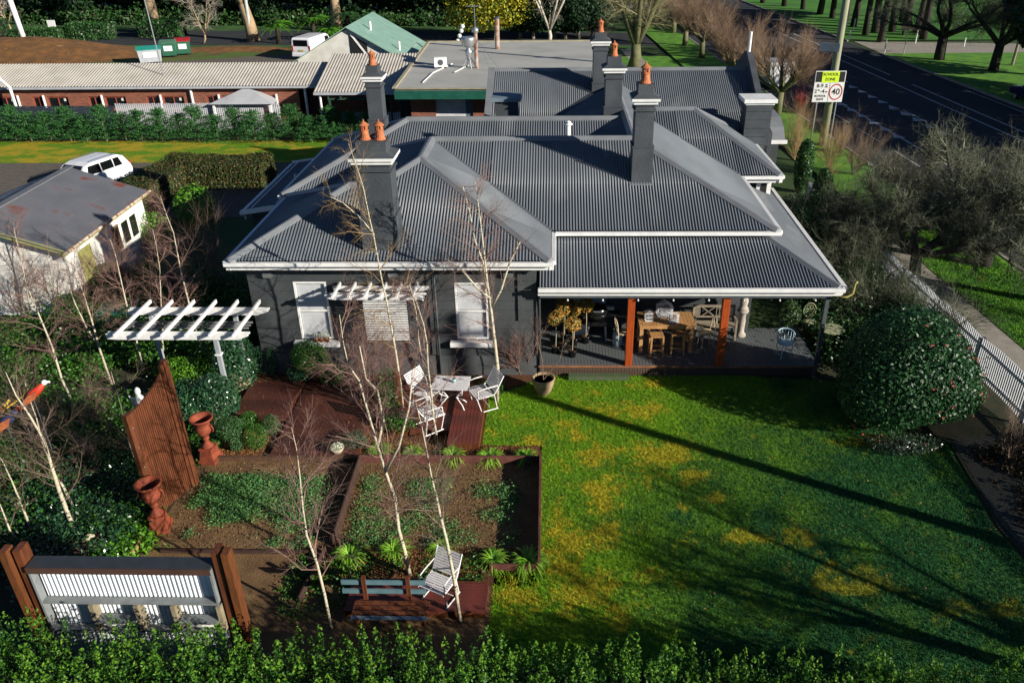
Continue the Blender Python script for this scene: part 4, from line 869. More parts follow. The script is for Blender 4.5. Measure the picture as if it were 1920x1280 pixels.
for a in (45, 135, 225, 315): x, y = .18*cos(rad(a)), .18*sin(rad(a)); MB().tube([(x, y, .43), (x*1.3, y*1.3, 0)], .013, 6).obj('leg', MOS, t)
# standard topiaries in black pots
TOPL = leafmat('photinia_leaf', [(.06, .14, .02), (.14, .20, .03), (.6, .22, .05), (.65, .38, .08), (.10, .18, .03)], trans=.2)
PALE = mat('pale_stem', (.42, .36, .24), (.3, .25, .16), 8)
tops = [(1040, 655, 1.12, 'leftmost'), (1058, 648, 1.3, 'second'), (1075, 662, 1.05, 'nearest'), (1060, 632, 1.45, 'rearmost'), (1078, 640, 1.2, 'middle'), (1100, 636, 1.25, 'rightmost')]
for k, (px, py, h, w_) in enumerate(tops):
    c = gz(px-2, py+6, DZ) if k else gz(px+2, py+6, DZ)
    t = thing('standard_topiary', w_+' of six ball topiaries with orange tips in black pots on the veranda', 'potted plant', c, 0, 'ball topiaries at the left end of the veranda')
    MB().lathe([(.10, 0), (.13, .22), (.145, .22), (.14, .24), (.12, .24), (.12, .2)], n=16).obj('pot', BLACK, t, smooth=True); MB().lathe([(.118, .2), (.118, .205)], n=14).obj('potting_soil', MULCH, t)
    MB().tube([(0, 0, .2), (.01, 0, .6*h), (0, 0, h-.15)], .016, 6).obj('stem', PALE, t); bush('crown', 620, (.22, .22, .21), h, .036, TOPL, t, 30+k)
o = MB().box((0, 0, .18), (.3, .04, .4), rx=.2).obj('white_board', WHITE); o.location = at(1088, 628); tag(o, 'white board leaning behind the ball topiaries', 'board')
t = thing('veranda_plant', 'tall dark leafy potted plant beside the icy blue chair', 'potted plant', gz(1478, 640)+Vector((0, .2, 0))); MB().lathe([(.14, 0), (.2, .35), (.17, .35)], n=16).obj('pot', BLACK, t); bush('foliage', 1400, (.33, .33, .42), .85, .035, leafmat('dark_ivy', [(.012, .04, .012), (.03, .08, .02), (.09, .16, .05), (.015, .035, .015)]), t, 51)
# ================================================================== planting near the house
BOX = leafmat('box_leaf', [(.02, .075, .012), (.04, .13, .015), (.075, .22, .02), (.03, .10, .015)], .4, .5)
LIME = leafmat('lime_leaf', [(.07, .22, .015), (.14, .34, .02), (.04, .14, .012)], .45)
IVY = leafmat('glossy_ivy', [(.012, .05, .022), (.02, .08, .03), (.05, .13, .05), (.015, .045, .02)], .22, .8, .1)
DKG = leafmat('deep_green_leaf', [(.014, .06, .018), (.03, .10, .025), (.055, .15, .028), (.018, .05, .015)], .45, .5)
CAM = leafmat('camellia_leaf', [(.010, .045, .016), (.016, .07, .02), (.03, .10, .022), (.012, .05, .02)], .45, .35, .10)
STRAP = leafmat('strap_leaf', [(.14, .36, .02), (.24, .52, .04), (.36, .58, .08), (.09, .26, .02)], .4, .5, .3)
def shrub(name, label, cat, loc, r3, n, leaf, m, seed, stem=0., group=None, pot=None, **k):
    t = thing(name, label, cat, loc, 0, group)
    if stem: MB().tube([(0, 0, 0), (.01, 0, stem)], .02, 6).obj('stem', PALE, t)
    bush('foliage', n, r3, stem+r3[2]*(.95 if not stem else .9), leaf, m, t, seed, **k); return t
shrub('ball_topiary', 'large bright green ball topiary on a stem under the left window', 'topiary', gz(588, 712), (.52, .50, .46), 6500, .026, BOX, 60, .35, lumps=.05)
shrub('ball_topiary', 'dark ball topiary on a pale stem between the ivy tubs and the urn', 'topiary', gz(437, 838), (.33, .33, .30), 3800, .020, DKG, 61, .30, lumps=.04)
for k, (px, py, r, nm) in enumerate([(470, 805, .24, 'small round box ball behind the stemmed ball, at the deck edge'), (510, 812, .24, 'slightly egg shaped box ball at the corner of the dark deck'), (484, 838, .29, 'egg shaped box ball with a lime tuft in the middle of the mulch'), (446, 842, .20, 'smallest clipped box ball at the front of the mulch'), (408, 836, .17, 'tiny clipped ball right beside the farther urn')]):
    shrub('box_ball', nm, 'topiary', gz(px, py), (r, r, r*1.15), 2200, .018, DKG if k % 2 else BOX, 62+k, lumps=.05)
shrub('bush', 'low bright bush at the wall left of the large ball topiary', 'bush', gz(565, 715), (.36, .3, .3), 1500, .03, IVY, 70); shrub('bush', 'small yellow green bush at the wall right of the large ball topiary', 'bush', gz(624, 720), (.32, .3, .32), 1700, .026, BOX, 71)
shrub('bush', 'thin upright bush at the left house corner', 'bush', gz(490, 700), (.18, .16, .45), 700, .03, IVY, 72); shrub('bush', 'thin upright bush against the wall between the house corner and the window', 'bush', gz(515, 702), (.17, .16, .45), 700, .03, IVY, 73)
def ivytub(label, loc, r3, n, seed):
    t = shrub('ivy_mound', label, 'ivy', loc, r3, n, .042, IVY, seed, lumps=.25, thick=.35); MB().lathe([(.28, 0), (.36, .3), (.33, .3)], n=16).obj('tub', mat('cream_tub', (.5, .42, .25), (.38, .3, .18)), t)
ivytub('tall glossy ivy mound in a cream tub at the house corner', gz(450, 725), (.55, .5, .85), 4200, 75); ivytub('glossy ivy mound in a cream tub at the left end of the red deck', gz(412, 785), (.55, .5, .68), 4200, 76)
shrub('hedge', 'short lime green hedge behind the timber screen below the white pergola', 'hedge', gz(358, 715), (.95, .35, .38), 4200, .034, LIME, 77, lumps=.1); shrub('bush', 'dark glossy bush right behind the timber screen', 'bush', gz(362, 790), (.55, .5, .55), 3000, .045, IVY, 78)
shrub('bush', 'lime tipped bush beside the top of the farther urn', 'bush', gz(352, 765), (.45, .4, .4), 2200, .034, LIME, 79)
shrub('bush', 'feathery green bush wrapped round the rough timber post', 'bush', gz(735, 772), (.32, .3, .62), 1700, .026, BOX, 80, thick=.8); shrub('bush', 'loose green bush at the front of the red deck under the birch', 'bush', gz(750, 808), (.5, .3, .3), 1500, .03, BOX, 81, thick=.8)
shrub('bush', 'silvery green bush at the right end of the lower deck', 'bush', gz(668, 838), (.35, .3, .24), 1300, .026, leafmat('grey_green_leaf', [(.05, .11, .05), (.09, .16, .08), (.03, .06, .03)]), 82, thick=.9)
shrub('bush', 'small green bush at the foot of the white birch by the lawn', 'bush', gz(925, 728), (.34, .3, .16), 900, .028, BOX, 83, thick=.9)
# camellia
C0 = Vector((8.85, 17.45, 0)); t = thing('camellia', 'huge rounded glossy camellia with a few pink flowers right of the veranda', 'shrub', C0)
MB().tube([(0, 0, 0), (0, 0, .9)], .09, 8).obj('trunk', BARK, t)
p, d = shell(26000, 1.62, 1.5, 1.36, 1.36, .34, .32, seed=90); V, F = leaves(p, .048, d*1.5, rng=np.random.default_rng(5)); npobj('foliage', V, F, CAM, t)
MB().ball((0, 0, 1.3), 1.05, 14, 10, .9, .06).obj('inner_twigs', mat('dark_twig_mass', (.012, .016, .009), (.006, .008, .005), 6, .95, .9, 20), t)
PINK = leafmat('pink_petal', [(.65, .06, .14), (.75, .16, .18), (.6, .2, .1)], .5)
p, d = shell(5000, 1.66, 1.54, 1.38, 1.36, .34, .05, seed=90); sel = [i for i in range(len(p)) if d[i][1] < -.1 and d[i][2] > -.55 and d[i][0] > -.55][:34]
for i in sel[:22]:
    V, F = leaves(np.repeat(p[i:i+1], 9, 0)+RNG.normal(size=(9, 3))*.014, .026, np.repeat(d[i:i+1], 9, 0)*1.2, jitter=1.0); npobj('flower', V, F, PINK, t)
pp = []
for px, py in ((1572,799),(1602,800),(1620,803),(1619,816),(1644,817),(1655,818),(1664,829),(1674,833),(1693,832),(1711,836),(1700,838),(1733,832),(1750,845),(1690,842),(1650,829),(1632,822)):
    g = gz(px, py); pp.append((g.x, g.y, .03))
for i, q in enumerate(pp):
    V, F = leaves(np.array([[0, 0, 0.]]*5)+RNG.normal(size=(5, 3))*[.03, .03, .006], .035); o = npobj('fallen_flower', V, F, leafmat('fallen_petal', [(.7, .12, .06), (.65, .2, .08)])); o.location = q; tag(o, 'fallen orange pink camellia flower on the grass below the bush', 'flower', 'fallen camellia flowers')
shrub('bush', 'low grey green bush spilling at the foot of the camellia', 'bush', (8.5, 16.0, 0), (.85, .35, .24), 1900, .03, leafmat('grey_glossy', [(.03, .06, .035), (.06, .09, .06), (.015, .03, .018)], .3, .6, .1), 91, thick=.7)

for k, (x, y, rx_, h_, nm) in enumerate([(10.9, 22.0, .8, .62, 'nearest the camellia'), (10.4, 24.4, 1.0, .7, 'second from the camellia'), (11.0, 26.8, .9, .75, 'third from the camellia'), (9.2, 20.6, .7, .5, 'beside the round iron table'), (10.9, 29.4, 1.0, .8, 'farthest from the camellia')]):
    shrub('bush', 'dark leafy bush inside the street fence, '+nm, 'bush', (x, y, 0), (rx_, 1.0, h_), 3400, .042, DKG, 140+k, lumps=.35, thick=.45)
# strappy clumps
def strap(seed, n=95, L=.50):
    r = random.Random(seed); V = []; F = []
    for k in range(n):
        a = r.uniform(0, 2*pi); l = L*r.uniform(.6, 1.15); e = r.uniform(.5, 1.15); x0, y0 = r.gauss(0, .03), r.gauss(0, .03); w = .015; o = len(V); pts = []
        for j in range(5): u = j/4; h = l*(u*sin(e)*1.25-u*u*.75*l/.42); pts.append((x0+cos(a)*l*u*cos(e*.8), y0+sin(a)*l*u*cos(e*.8), max(.01, h)))
        for j, p in enumerate(pts): ww = w*(1-.8*(j/4)**2); V += [(p[0]-sin(a)*ww, p[1]+cos(a)*ww, p[2]), (p[0]+sin(a)*ww, p[1]-cos(a)*ww, p[2])]
        F += [(o+2*j, o+2*j+1, o+2*j+3, o+2*j+2) for j in range(4)]
    return V, F
prots = []
for k, (px, py, s_, lb) in enumerate([(710, 848, 1., 'behind the pink board at the left end, at the birch foot'), (772, 850, .85, 'second from the left behind the pink board'), (848, 858, 1.1, 'in front of the raised red deck corner'), (918, 860, 1.1, 'between the raised deck corner and the lawn'), (985, 860, 1., 'at the lawn corner behind the pink board'),
                                  (655, 1045, 1.15, 'at the left end of the front bed row beside the gap'), (738, 1035, 1.05, 'left of the tall white birch in the front row'), (822, 1030, .8, 'behind the single white chair'), (925, 1052, 1., 'second from the lawn in the front row'), (990, 1055, 1.2, 'at the front right corner of the bed against the lawn')]):
    V, F = strap(100+k); t = thing('strappy_clump', 'bright green strappy clump '+lb, 'plant', gz(px, py), 0, 'strappy leaved clumps edging the middle bed', s_); npobj('leaves', V, F, STRAP, t)
# weeds: grey green tufts in the two beds (nobody could count them)
def tufts(name, label, P, n, m, seed, leaf=.022, h=.10, clump=.09, thr=.5):
    r = np.random.default_rng(seed); P_ = np.array(P); x = r.uniform(P_[:, 0].min(), P_[:, 0].max(), n*4); y = r.uniform(P_[:, 1].min(), P_[:, 1].max(), n*4); k = inpoly(x, y, P) & (fbm(x, y, 1.4, 3, seed) > thr); x, y = x[k][:n], y[k][:n]
    q = 26; X = np.repeat(x, q)+r.normal(size=len(x)*q)*clump; Y = np.repeat(y, q)+r.normal(size=len(x)*q)*clump; Z = np.abs(r.normal(size=len(X)))*h*.5+.01
    V, F = leaves(np.stack([X, Y, Z], 1), leaf, up=.8, rng=r); o = npobj(name, V, F, m, kind='stuff'); tag(o, label, 'weeds'); return o
GG = leafmat('grey_green_weed', [(.06, .20, .07), (.11, .30, .10), (.15, .32, .06), (.05, .13, .05)], .6)
tufts('ground_cover', 'grey green weeds covering the left bed around the urns', [(-8.1, 12.5), (-5.2, 12.5), (-4.9, 14.8), (-8.2, 14.9)], 800, GG, 7, thr=.46)
tufts('ground_cover', 'scattered green weeds in the middle bed', [(-4.4, 12.6), (-.8, 12.6), (-.8, 14.6), (-4.4, 14.9)], 300, GG, 11, thr=.43)
tufts('ground_cover', 'low green plants around the low red deck and bench', [(-5.6, 10.3), (-1.4, 11.5), (-1.4, 12.3), (-5.2, 12.2)], 150, BOX, 13, leaf=.03, thr=.45)
tufts('ground_cover', 'dark undergrowth among the birches behind the timber screen', [(-17, 12.5), (-8.9, 12.5), (-8.9, 17.4), (-17, 18.5)], 2600, BOX, 17, leaf=.045, h=.45, clump=.22, thr=.36)
tufts('ground_cover', 'glossy green undergrowth around the pair of white birches behind the corrugated wall', [(-12.2, 11.0), (-8.9, 11.0), (-9.0, 15), (-11.6, 15)], 620, IVY, 19, leaf=.04, h=.6, clump=.16, thr=.35)
tufts('ground_cover', 'bright ivy at the foot of the nearer urn', [(-9.4, 11.9), (-8.5, 11.9), (-8.5, 13.2), (-9.2, 13.4)], 90, LIME, 20, leaf=.045, h=.25, clump=.1, thr=.3)
tufts('ground_cover', 'mixed green shrubs between the shed and the white pergola', [(-18, 19.2), (-9.3, 19.2), (-9.0, 25), (-15.0, 26)], 2200, BOX, 23, leaf=.05, h=.9, clump=.25, thr=.40)
tufts('ground_cover', 'dark planting between the street fence and the veranda', [(7.9, 19.5), (12.2, 19.0), (11.6, 32), (7.9, 32)], 1300, DKG, 25, leaf=.05, h=.9, clump=.22, thr=.40)
tufts('ground_cover', 'dry litter and low plants beside the street fence', [(9.9, 11), (12.2, 11), (12.1, 17.4), (10.2, 16.8)], 300, leafmat('litter', [(.03, .035, .012), (.10, .05, .02), (.02, .03, .012)]), 27, leaf=.04, h=.12, thr=.5)
# chips of bark scattered on the mulch
def chips(P, n, seed, m, z=.012):
    r = np.random.default_rng(seed); P_ = np.array(P); x = r.uniform(P_[:, 0].min(), P_[:, 0].max(), n*2); y = r.uniform(P_[:, 1].min(), P_[:, 1].max(), n*2); k = inpoly(x, y, P); x, y = x[k][:n], y[k][:n]
    V, F = leaves(np.stack([x, y, np.full_like(x, z)], 1), .022, up=2.5, rng=r); return npobj('bark_chips', V, F, m, kind='stuff')
CHP = leafmat('bark_chip', [(.28, .12, .035), (.14, .055, .02), (.40, .22, .08), (.06, .03, .015)], .8, .2, 0.)
tag(chips([(-8.6, 15.6), (-6.95, 15.6), (-6.95, 17.1), (-8.6, 17.1)], 5200, 1, CHP), 'orange bark chips around the clipped balls', 'bark chips')
tag(chips([(-4.75, 15.5), (-.4, 15.5), (-.4, 16.15), (-1.8, 16.2), (-4.75, 16.6)], 4200, 2, CHP), 'bark chips under the strappy clumps behind the pink board', 'bark chips')
tag(chips([(-4.6, 11.55), (-.4, 11.95), (-.4, 12.5), (-4.6, 12.5)], 3600, 3, CHP), 'bark chips and leaf litter in the front bed row', 'bark chips')
tag(chips([(-4.6, 12.5), (-.4, 12.5), (-.4, 15.4), (-4.6, 15.4)], 3800, 4, leafmat('straw_litter', [(.20, .12, .05), (.10, .055, .025), (.28, .19, .09)], .8, .2, 0.), z=.004), 'thin straw litter on the soil of the middle bed', 'straw')
tag(chips([(-8.5, 12.5), (-4.8, 12.5), (-4.8, 15.4), (-8.5, 15.4)], 3000, 5, _m['straw_litter'], z=.004), 'thin straw litter on the soil of the left bed', 'straw')

tag(chips(LAWN, 420, 6, leafmat('brown_leaf', [(.22, .10, .03), (.30, .17, .05), (.12, .06, .03)], .7, .2, .1), z=.04), 'scattered brown fallen leaves on the lawn', 'fallen leaves')
tag(chips([(-8.5, 15.6), (-1.9, 15.6), (-1.9, 19.2), (-8.5, 19.0)], 380, 9, _m['brown_leaf'], z=.15), 'brown fallen leaves on the red decks', 'fallen leaves')
# ------------------------------------------------------------------ birches
BIR = bpy.data.materials.new('birch_bark'); BIR.use_nodes = True
def _birch():
    t = BIR.node_tree; p = t.nodes['Principled BSDF']; p.inputs['Roughness'].default_value = .7
    tc = _node(t, 'ShaderNodeTexCoord'); mp = _node(t, 'ShaderNodeMapping'); mp.inputs['Scale'].default_value = (5, 5, 22)
    n = _node(t, 'ShaderNodeTexNoise'); n.inputs['Scale'].default_value = 1.6; n.inputs['Detail'].default_value = 3
    r = _node(t, 'ShaderNodeValToRGB'); e = r.color_ramp.elements; e[0].position = .36; e[0].color = (.05, .04, .03, 1); e[1].position = .43; e[1].color = (.56, .51, .39, 1); x = e.new(.7); x.color = (.40, .35, .22, 1)
    t.links.new(tc.outputs['Object'], mp.inputs[0]); t.links.new(mp.outputs[0], n.inputs['Vector']); t.links.new(n.outputs[0], r.inputs[0]); t.links.new(r.outputs[0], p.inputs['Base Color'])
_birch()
TWR = mat('red_brown_twig', (.27, .165, .135), (.18, .10, .08), 5, .7); TWB = mat('dark_brown_twig', (.20, .14, .10), (.13, .09, .065), 5, .7); TWY = mat('ochre_twig', (.38, .26, .12), (.26, .17, .08), 5, .7)
def birch(label, pix, r0, twigs=TWR, forks=(), nb=16, seed=0, bl=1.1, reach=1.0, name='birch_tree', bark=None, grp='leafless young birches in the garden'):
    base = gz(*pix[0]); Y = base.y; rnd = random.Random(seed); P = [gy(px, py, Y)-base for px, py in pix]
    ln = (P[-1]-P[-2]); P.append(P[-1]+ln.normalized()*.5*reach)
    for i in range(1, len(P)): P[i].y += .05*sin(i*1.7+seed)
    t = thing(name, label, 'tree', base, 0, grp); n = len(P); R = [r0*.72*(1-.88*i/(n-1)) for i in range(n)]
    MB().tube(P, R, 8).obj('trunk', bark or BIR, t, smooth=True)
    tw = Twigs()
    for fk in forks:
        Q = [gy(px, py, Y)-base for px, py in fk]
        for i in range(1, len(Q)): Q[i].y += rnd.uniform(-.2, .25)
        MB().tube(Q, [r0*.5*(1-.8*i/len(Q)) for i in range(len(Q))], 6).obj('fork', bark or BIR, t, smooth=True)
        for i in range(1, len(Q)):
            for _ in range(3): grow(tw, Q[i-1].lerp(Q[i], rnd.random()), rdir((Q[i]-Q[i-1]), .7, rnd), bl*.7*rnd.uniform(.5, 1), .007, 2, rnd, 3, .55, .75, .22, (0, 0, .02))
    nb = int(nb*1.15)
    for k in range(nb):
        u = .22+.78*k/nb; f = u*(n-1); i = min(int(f), n-2); p = P[i].lerp(P[i+1], f-i); d = (P[i+1]-P[i]).normalized()
        grow(tw, p, rdir(d, rnd.uniform(.6, 1.05), rnd), bl*(1.15-.65*u)*rnd.uniform(.6, 1.2), .015*(1.2-.6*u), 2, rnd, 3, .6, .7, .22, (0, 0, .03), 3, .66)
    tw.obj('twigs', twigs, t); return t
birch('tallest white birch by the lawn edge in front of the right window', [(932,752),(933,690),(928,640),(920,575),(913,530),(908,480),(903,430),(896,380)], .075, forks=[[(920,560),(895,535),(862,508),(835,490)],[(922,575),(940,540),(955,497),(975,455)],[(913,540),(905,500),(890,450),(878,400),(868,350)]], nb=26, seed=1, bl=1.25)
birch('white birch rising from the front bed left of the single white chair', [(768,1076),(759,1030),(748,989),(740,935),(722,885),(709,834),(690,770),(672,716),(653,685),(645,640)], .06, forks=[[(709,834),(714,800),(703,745),(690,700),(678,640)],[(722,885),(750,830),(768,760),(775,690)]], nb=20, seed=2)
birch('thin tan birch in front of the single white chair, nearest the lawn', [(863,1164),(852,1081),(838,1017),(824,966),(818,927),(810,893),(800,850),(790,800)], .05, TWB, nb=16, seed=3)
birch('thin birch at the gap in front of the bench, nearest the hedge', [(621,1177),(610,1115),(593,1059),(574,1003),(569,946),(562,890),(555,848)], .045, TWR, nb=18, seed=4)
birch('slim birch in front of the white table and chairs', [(819,821),(812,780),(808,737),(803,690),(801,643),(794,610),(783,575)], .048, forks=[[(801,720),(790,680),(783,640),(778,590),(765,540)]], nb=18, seed=5)
birch('tall thin white birch crossing the pergola and the near chimney', [(756,772),(750,720),(742,661),(735,616),(724,562),(715,526),(701,442),(693,406),(680,350),(667,309)], .05, TWY, forks=[[(701,440),(670,410),(640,385),(620,370)]], nb=16, seed=6)
birch('big white birch behind the corrugated wall, left of the pair', [(145,1002),(128,971),(113,917),(98,873),(80,828),(56,781),(33,739)], .075, TWB, nb=16, seed=7)
birch('second stem close beside the big white birch', [(144,963),(119,911),(104,885),(78,830),(66,785),(55,740)], .045, TWB, nb=10, seed=8)
birch('birch standing below the far left planting, centre left', [(141,764),(118,710),(97,647),(77,606),(60,559),(50,526)], .05, TWR, nb=16, seed=9)
birch('birch between the shed and the timber screen, left of two', [(210,721),(188,653),(171,603),(158,560),(148,520)], .05, TWR, forks=[[(188,653),(160,615),(141,569),(120,520),(94,475)]], nb=16, seed=10)
birch('birch crossing the left part of the white pergola', [(269,700),(259,660),(249,613),(238,566),(228,530),(215,480)], .055, TWR, nb=18, seed=12)
birch('crooked orange birch in front of the pergola behind the screen post', [(311,690),(303,640),(306,610),(303,569),(298,502),(292,460)], .045, TWR, nb=16, seed=13)
birch('birch behind the pergola rising in front of the dark gap', [(380,673),(368,620),(356,569),(339,509),(324,438),(312,400)], .05, TWR, nb=20, seed=14)
birch('thin birch at the left picture edge, upper one', [(65,1009),(44,947),(24,902),(2,867)], .04, TWB, nb=7, seed=15); birch('thin birch at the left picture edge, lower one', [(43,1024),(21,991),(1,953)], .04, TWB, nb=6, seed=16)
birch('thin white birch in the dark beside the timber screen', [(260,882),(246,843),(228,775),(218,730)], .035, TWB, nb=8, seed=17)
birch('thin dark birch just left of the shed corner', [(60,600),(52,560),(42,500),(30,440)], .04, TWR, nb=12, seed=18)
# bare red shrubs
def redshrub(label, px, py, h, n, seed, m=TWR, spread=.6, name='bare_shrub'):
    t = thing(name, label, 'shrub', gz(px, py), 0, 'leafless red twigged shrubs'); tw = Twigs(); rnd = random.Random(seed)
    for k in range(n): grow(tw, (rnd.gauss(0, .06), rnd.gauss(0, .06), 0), rdir((0, 0, 1), rnd.uniform(.05, spread), rnd), h*rnd.uniform(.7, 1.1), .016, 2, rnd, 4, .5, .55, .16, (0, 0, .06), 4)
    tw.obj('twigs', m, t)
redshrub('leafless red shrub between the left window and the slatted panel', 690, 760, 2.0, 9, 1); redshrub('leafless red shrub by the rough post behind the white table', 745, 740, 1.5, 8, 2); redshrub('leafless dark red shrub beside the shed window', 250, 560, 2.3, 9, 3); redshrub('leafless dark red shrub between shed and house', 400, 560, 2.4, 9, 4, TWB)
redshrub('leafless purple brown shrub behind the pergola', 330, 590, 2.0, 8, 5); redshrub('leafless brown shrub among the birches by the left edge', 90, 840, 1.3, 6, 6, TWB, .9); redshrub('leafless dark tangle right of the big white birch', 200, 880, 1.3, 8, 7, TWB, 1.0); redshrub('leafless low tangle under the centre left birch', 160, 800, 1.2, 7, 8, TWB, 1.0)
redshrub('leafless shrub at the white shed wall', 60, 600, 2.2, 4, 9, TWB, .7); redshrub('leafless shrub at the near corner of the shed', 130, 600, 2.2, 4, 10, TWR, .6)
redshrub('leafless twiggy shrub against the wall right of the right window', 975, 700, 1.6, 10, 11, TWR, .5)

# ------------------------------------------------------------------ clipped hedge along the bottom of the picture
HS = leafmat('hedge_shoot_leaf', [(.05, .17, .015), (.11, .28, .02), (.20, .36, .03), (.04, .13, .015)], .5, .3, .35)
HL = leafmat('hedge_leaf', [(.02, .075, .012), (.04, .13, .015), (.07, .20, .018), (.03, .09, .014)], .5, .3)
def hedgeplant(seed):
    r = np.random.default_rng(seed); n = 90; bx = r.uniform(-.55, .55, n); by = r.uniform(-.85, .85, n); h = 1.85+.30*r.random(n)*(r.random(n)**2)+.12*r.random(n)-.15*np.abs(bx)-.18*(by > .5); lx = r.normal(size=n)*.08; P = []; N = []
    for i in range(n):
        k = int(70); u = r.random(k)**.7; z = h[i]*(.25+.75*u)+.0; rad_ = .115*(1.12-u)+.015; a = r.uniform(0, 2*pi, k)
        P.append(np.stack([bx[i]+lx[i]*u+rad_*np.cos(a), by[i]+rad_*np.sin(a), z], 1)); N.append(np.stack([np.cos(a), np.sin(a), 0*a+.6], 1))
    PS = []; NS = []
    for i in range(0, n, 2):
        k = 26; u = r.random(k); a = r.uniform(0, 2*pi, k); rad_ = .07*(1.05-u); PS.append(np.stack([bx[i]+lx[i]+rad_*np.cos(a), by[i]+rad_*np.sin(a), h[i]-.03+u*(.10+.28*r.random())], 1)); NS.append(np.stack([np.cos(a), np.sin(a), 0*a+.8], 1))
    return leaves(np.concatenate(P), .026, np.concatenate(N)*.8, up=.3, rng=r), leaves(np.concatenate(PS), .024, np.concatenate(NS)*.8, up=.3, rng=r)
HM = [hedgeplant(s) for s in (1, 2, 3)]; hm = []
for i in range(3):
    o = npobj('leaves', *HM[i][0], HL); o2 = npobj('young_shoots', *HM[i][1], HS); hm.append((o.data, o2.data)); bpy.data.objects.remove(o); bpy.data.objects.remove(o2)
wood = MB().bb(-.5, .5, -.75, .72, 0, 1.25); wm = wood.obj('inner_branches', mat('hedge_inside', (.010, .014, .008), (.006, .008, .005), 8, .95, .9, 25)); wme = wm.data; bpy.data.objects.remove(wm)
ORD = 'first second third fourth fifth sixth seventh eighth ninth tenth eleventh twelfth thirteenth fourteenth fifteenth sixteenth seventeenth eighteenth nineteenth twentieth'.split()+['twenty-'+w_ for w_ in 'first second third fourth fifth'.split()]
def hedge_at(x, y, k, s=1.):
    t = thing('hedge_plant', ORD[k]+' bushy plant of the bottom hedge, counted from the left corner', 'hedge plant', (x, y, 0), (0, pi)[k % 2], 'plants of the long bottom hedge', (1.0, 1., s))
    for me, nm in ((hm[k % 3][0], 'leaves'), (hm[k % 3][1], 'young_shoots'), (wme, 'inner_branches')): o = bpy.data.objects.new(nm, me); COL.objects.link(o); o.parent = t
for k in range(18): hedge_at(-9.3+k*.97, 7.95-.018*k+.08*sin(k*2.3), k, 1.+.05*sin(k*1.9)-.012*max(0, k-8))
# ================================================================== white shed on the left
SHROOF = mat('rusty_shed_roof', (.105, .11, .125), (.13, .135, .15), .9, .5, .15, 8, c3=(.16, .05, .03), contrast=(.3, .6))
WBOARD = mat('white_weatherboard', (.82, .81, .76), (.74, .73, .67), 3, .7, .2)
YTRIM = mat('yellow_green_trim', (.34, .34, .10), (.26, .26, .09), 5, .6)
def shed():
    A = gz(121, 472, 2.35); B = gz(276, 358, 2.35); RN = gz(0, 392, 3.25); dy = (B-A); L = dy.length; rz = atan2(dy.y, dy.x)-pi/2
    t = thing('shed', 'white weatherboard shed with a rusty grey iron roof at the left edge', 'shed', (A.x, A.y, 0), rz)
    w = 2.75   # eave to ridge in plan; local x runs away from the house, y along the eave
    hz, he = 3.3, 2.35
    L2 = L
    def roofpiece(x0, z0, x1, z1):
        n = 7
        for i in range(n):
            for j in range(3):
                u0, u1 = i/n, (i+1)/n; ya, yb = -.05+(L2+.1)*u0, -.05+(L2+.1)*u1; p, q = j/3, (j+1)/3
                xa, xb = x0+(x1-x0)*p, x0+(x1-x0)*q; za, zb = z0+(z1-z0)*p, z0+(z1-z0)*q; dz = .008*((i+j) % 2)
                m = MB(); m.add([(xa, ya+.004, za+dz), (xa, yb-.004, za+dz), (xb, yb-.004, zb+dz), (xb, ya+.004, zb+dz), (xa, ya+.004, za-.03), (xa, yb-.004, za-.03), (xb, yb-.004, zb-.03), (xb, ya+.004, zb-.03)], [(0,1,2,3),(4,7,6,5),(0,4,5,1),(1,5,6,2),(2,6,7,3),(3,7,4,0)])
                m.obj('roof_sheet', SHROOF, R)
    R = MB().beam((-w, -.1, hz+.02), (-w, L2+.1, hz+.02), .28, .04).obj('roof', mat('shed_ridge', (.16, .17, .19)), t)
    roofpiece(.0, he, -w, hz); roofpiece(-w, hz, -2*w, he)
    MB().tube([(.06, -.1, he-.03), (.06, L2+.1, he-.03)], .05, 8).obj('gutter', mat('rusty_white_gutter', (.6, .55, .45), (.35, .2, .12), 6), t)
    MB().bb(-.04, .0, -.1, L2+.1, he-.16, he-.04).obj('fascia', YTRIM, t)
    for k in range(6): MB().bb(.0, .13, .3+k*L2/6, .34+k*L2/6, he-.05, he+.02).obj('gutter_bracket', mat('rust', (.25, .12, .06)), t)
    MB().prism_y([(-2*w+.25, 0), (-.25, 0), (-.25, he), (-w, hz-.1), (-2*w+.25, he)], .28, L2-.2).obj('core', WBOARD, t)
    for k in range(14):
        z = .02+k*.162; MB().bb(-2*w+.25, -.25, .252, .279, z, z+.15).obj('weatherboard', WBOARD, t)
    for k in range(24): x = -2*w+.5+k*.22; zt = hz-.12-abs(x+w)*(hz-he)/w; MB().bb(x-.1, x+.1, .25, .278, 2.30, max(2.32, zt)).obj('gable_board', WBOARD, t)
    MB().beam((-.02, .0, he-.05), (-w, .0, hz-.05), .04, .14).obj('barge_board', YTRIM, t)
    MB().beam((-2*w, .0, he-.05), (-w, .0, hz-.05), .04, .14).obj('barge_board', YTRIM, t)
    MB().bb(-.249, -.19, .28, L2-.2, 0, he-.05).obj('side_wall', WBOARD, t)
    MB().bb(-.188, -.15, .95, 1.75, .05, 1.95).obj('door', YTRIM, t)
    FRB = mat('brown_window_frame', (.22, .13, .06), (.16, .09, .04))
    for y, w_, wf in ((L2*.52, .55, FRB), (L2*.62+.05, .6, WBOARD), (L2*.72+.1, .6, WBOARD)):
        o = MB().bb(-.188, -.15, y, y+w_, 1.0, 1.9).obj('window', wf, t); MB().bb(-.149, -.14, y+.06, y+w_-.06, 1.07, 1.84).obj('pane', mat('dark_pane', (.02, .025, .02), (.012, .014, .012), 3, .15), o)
shed()
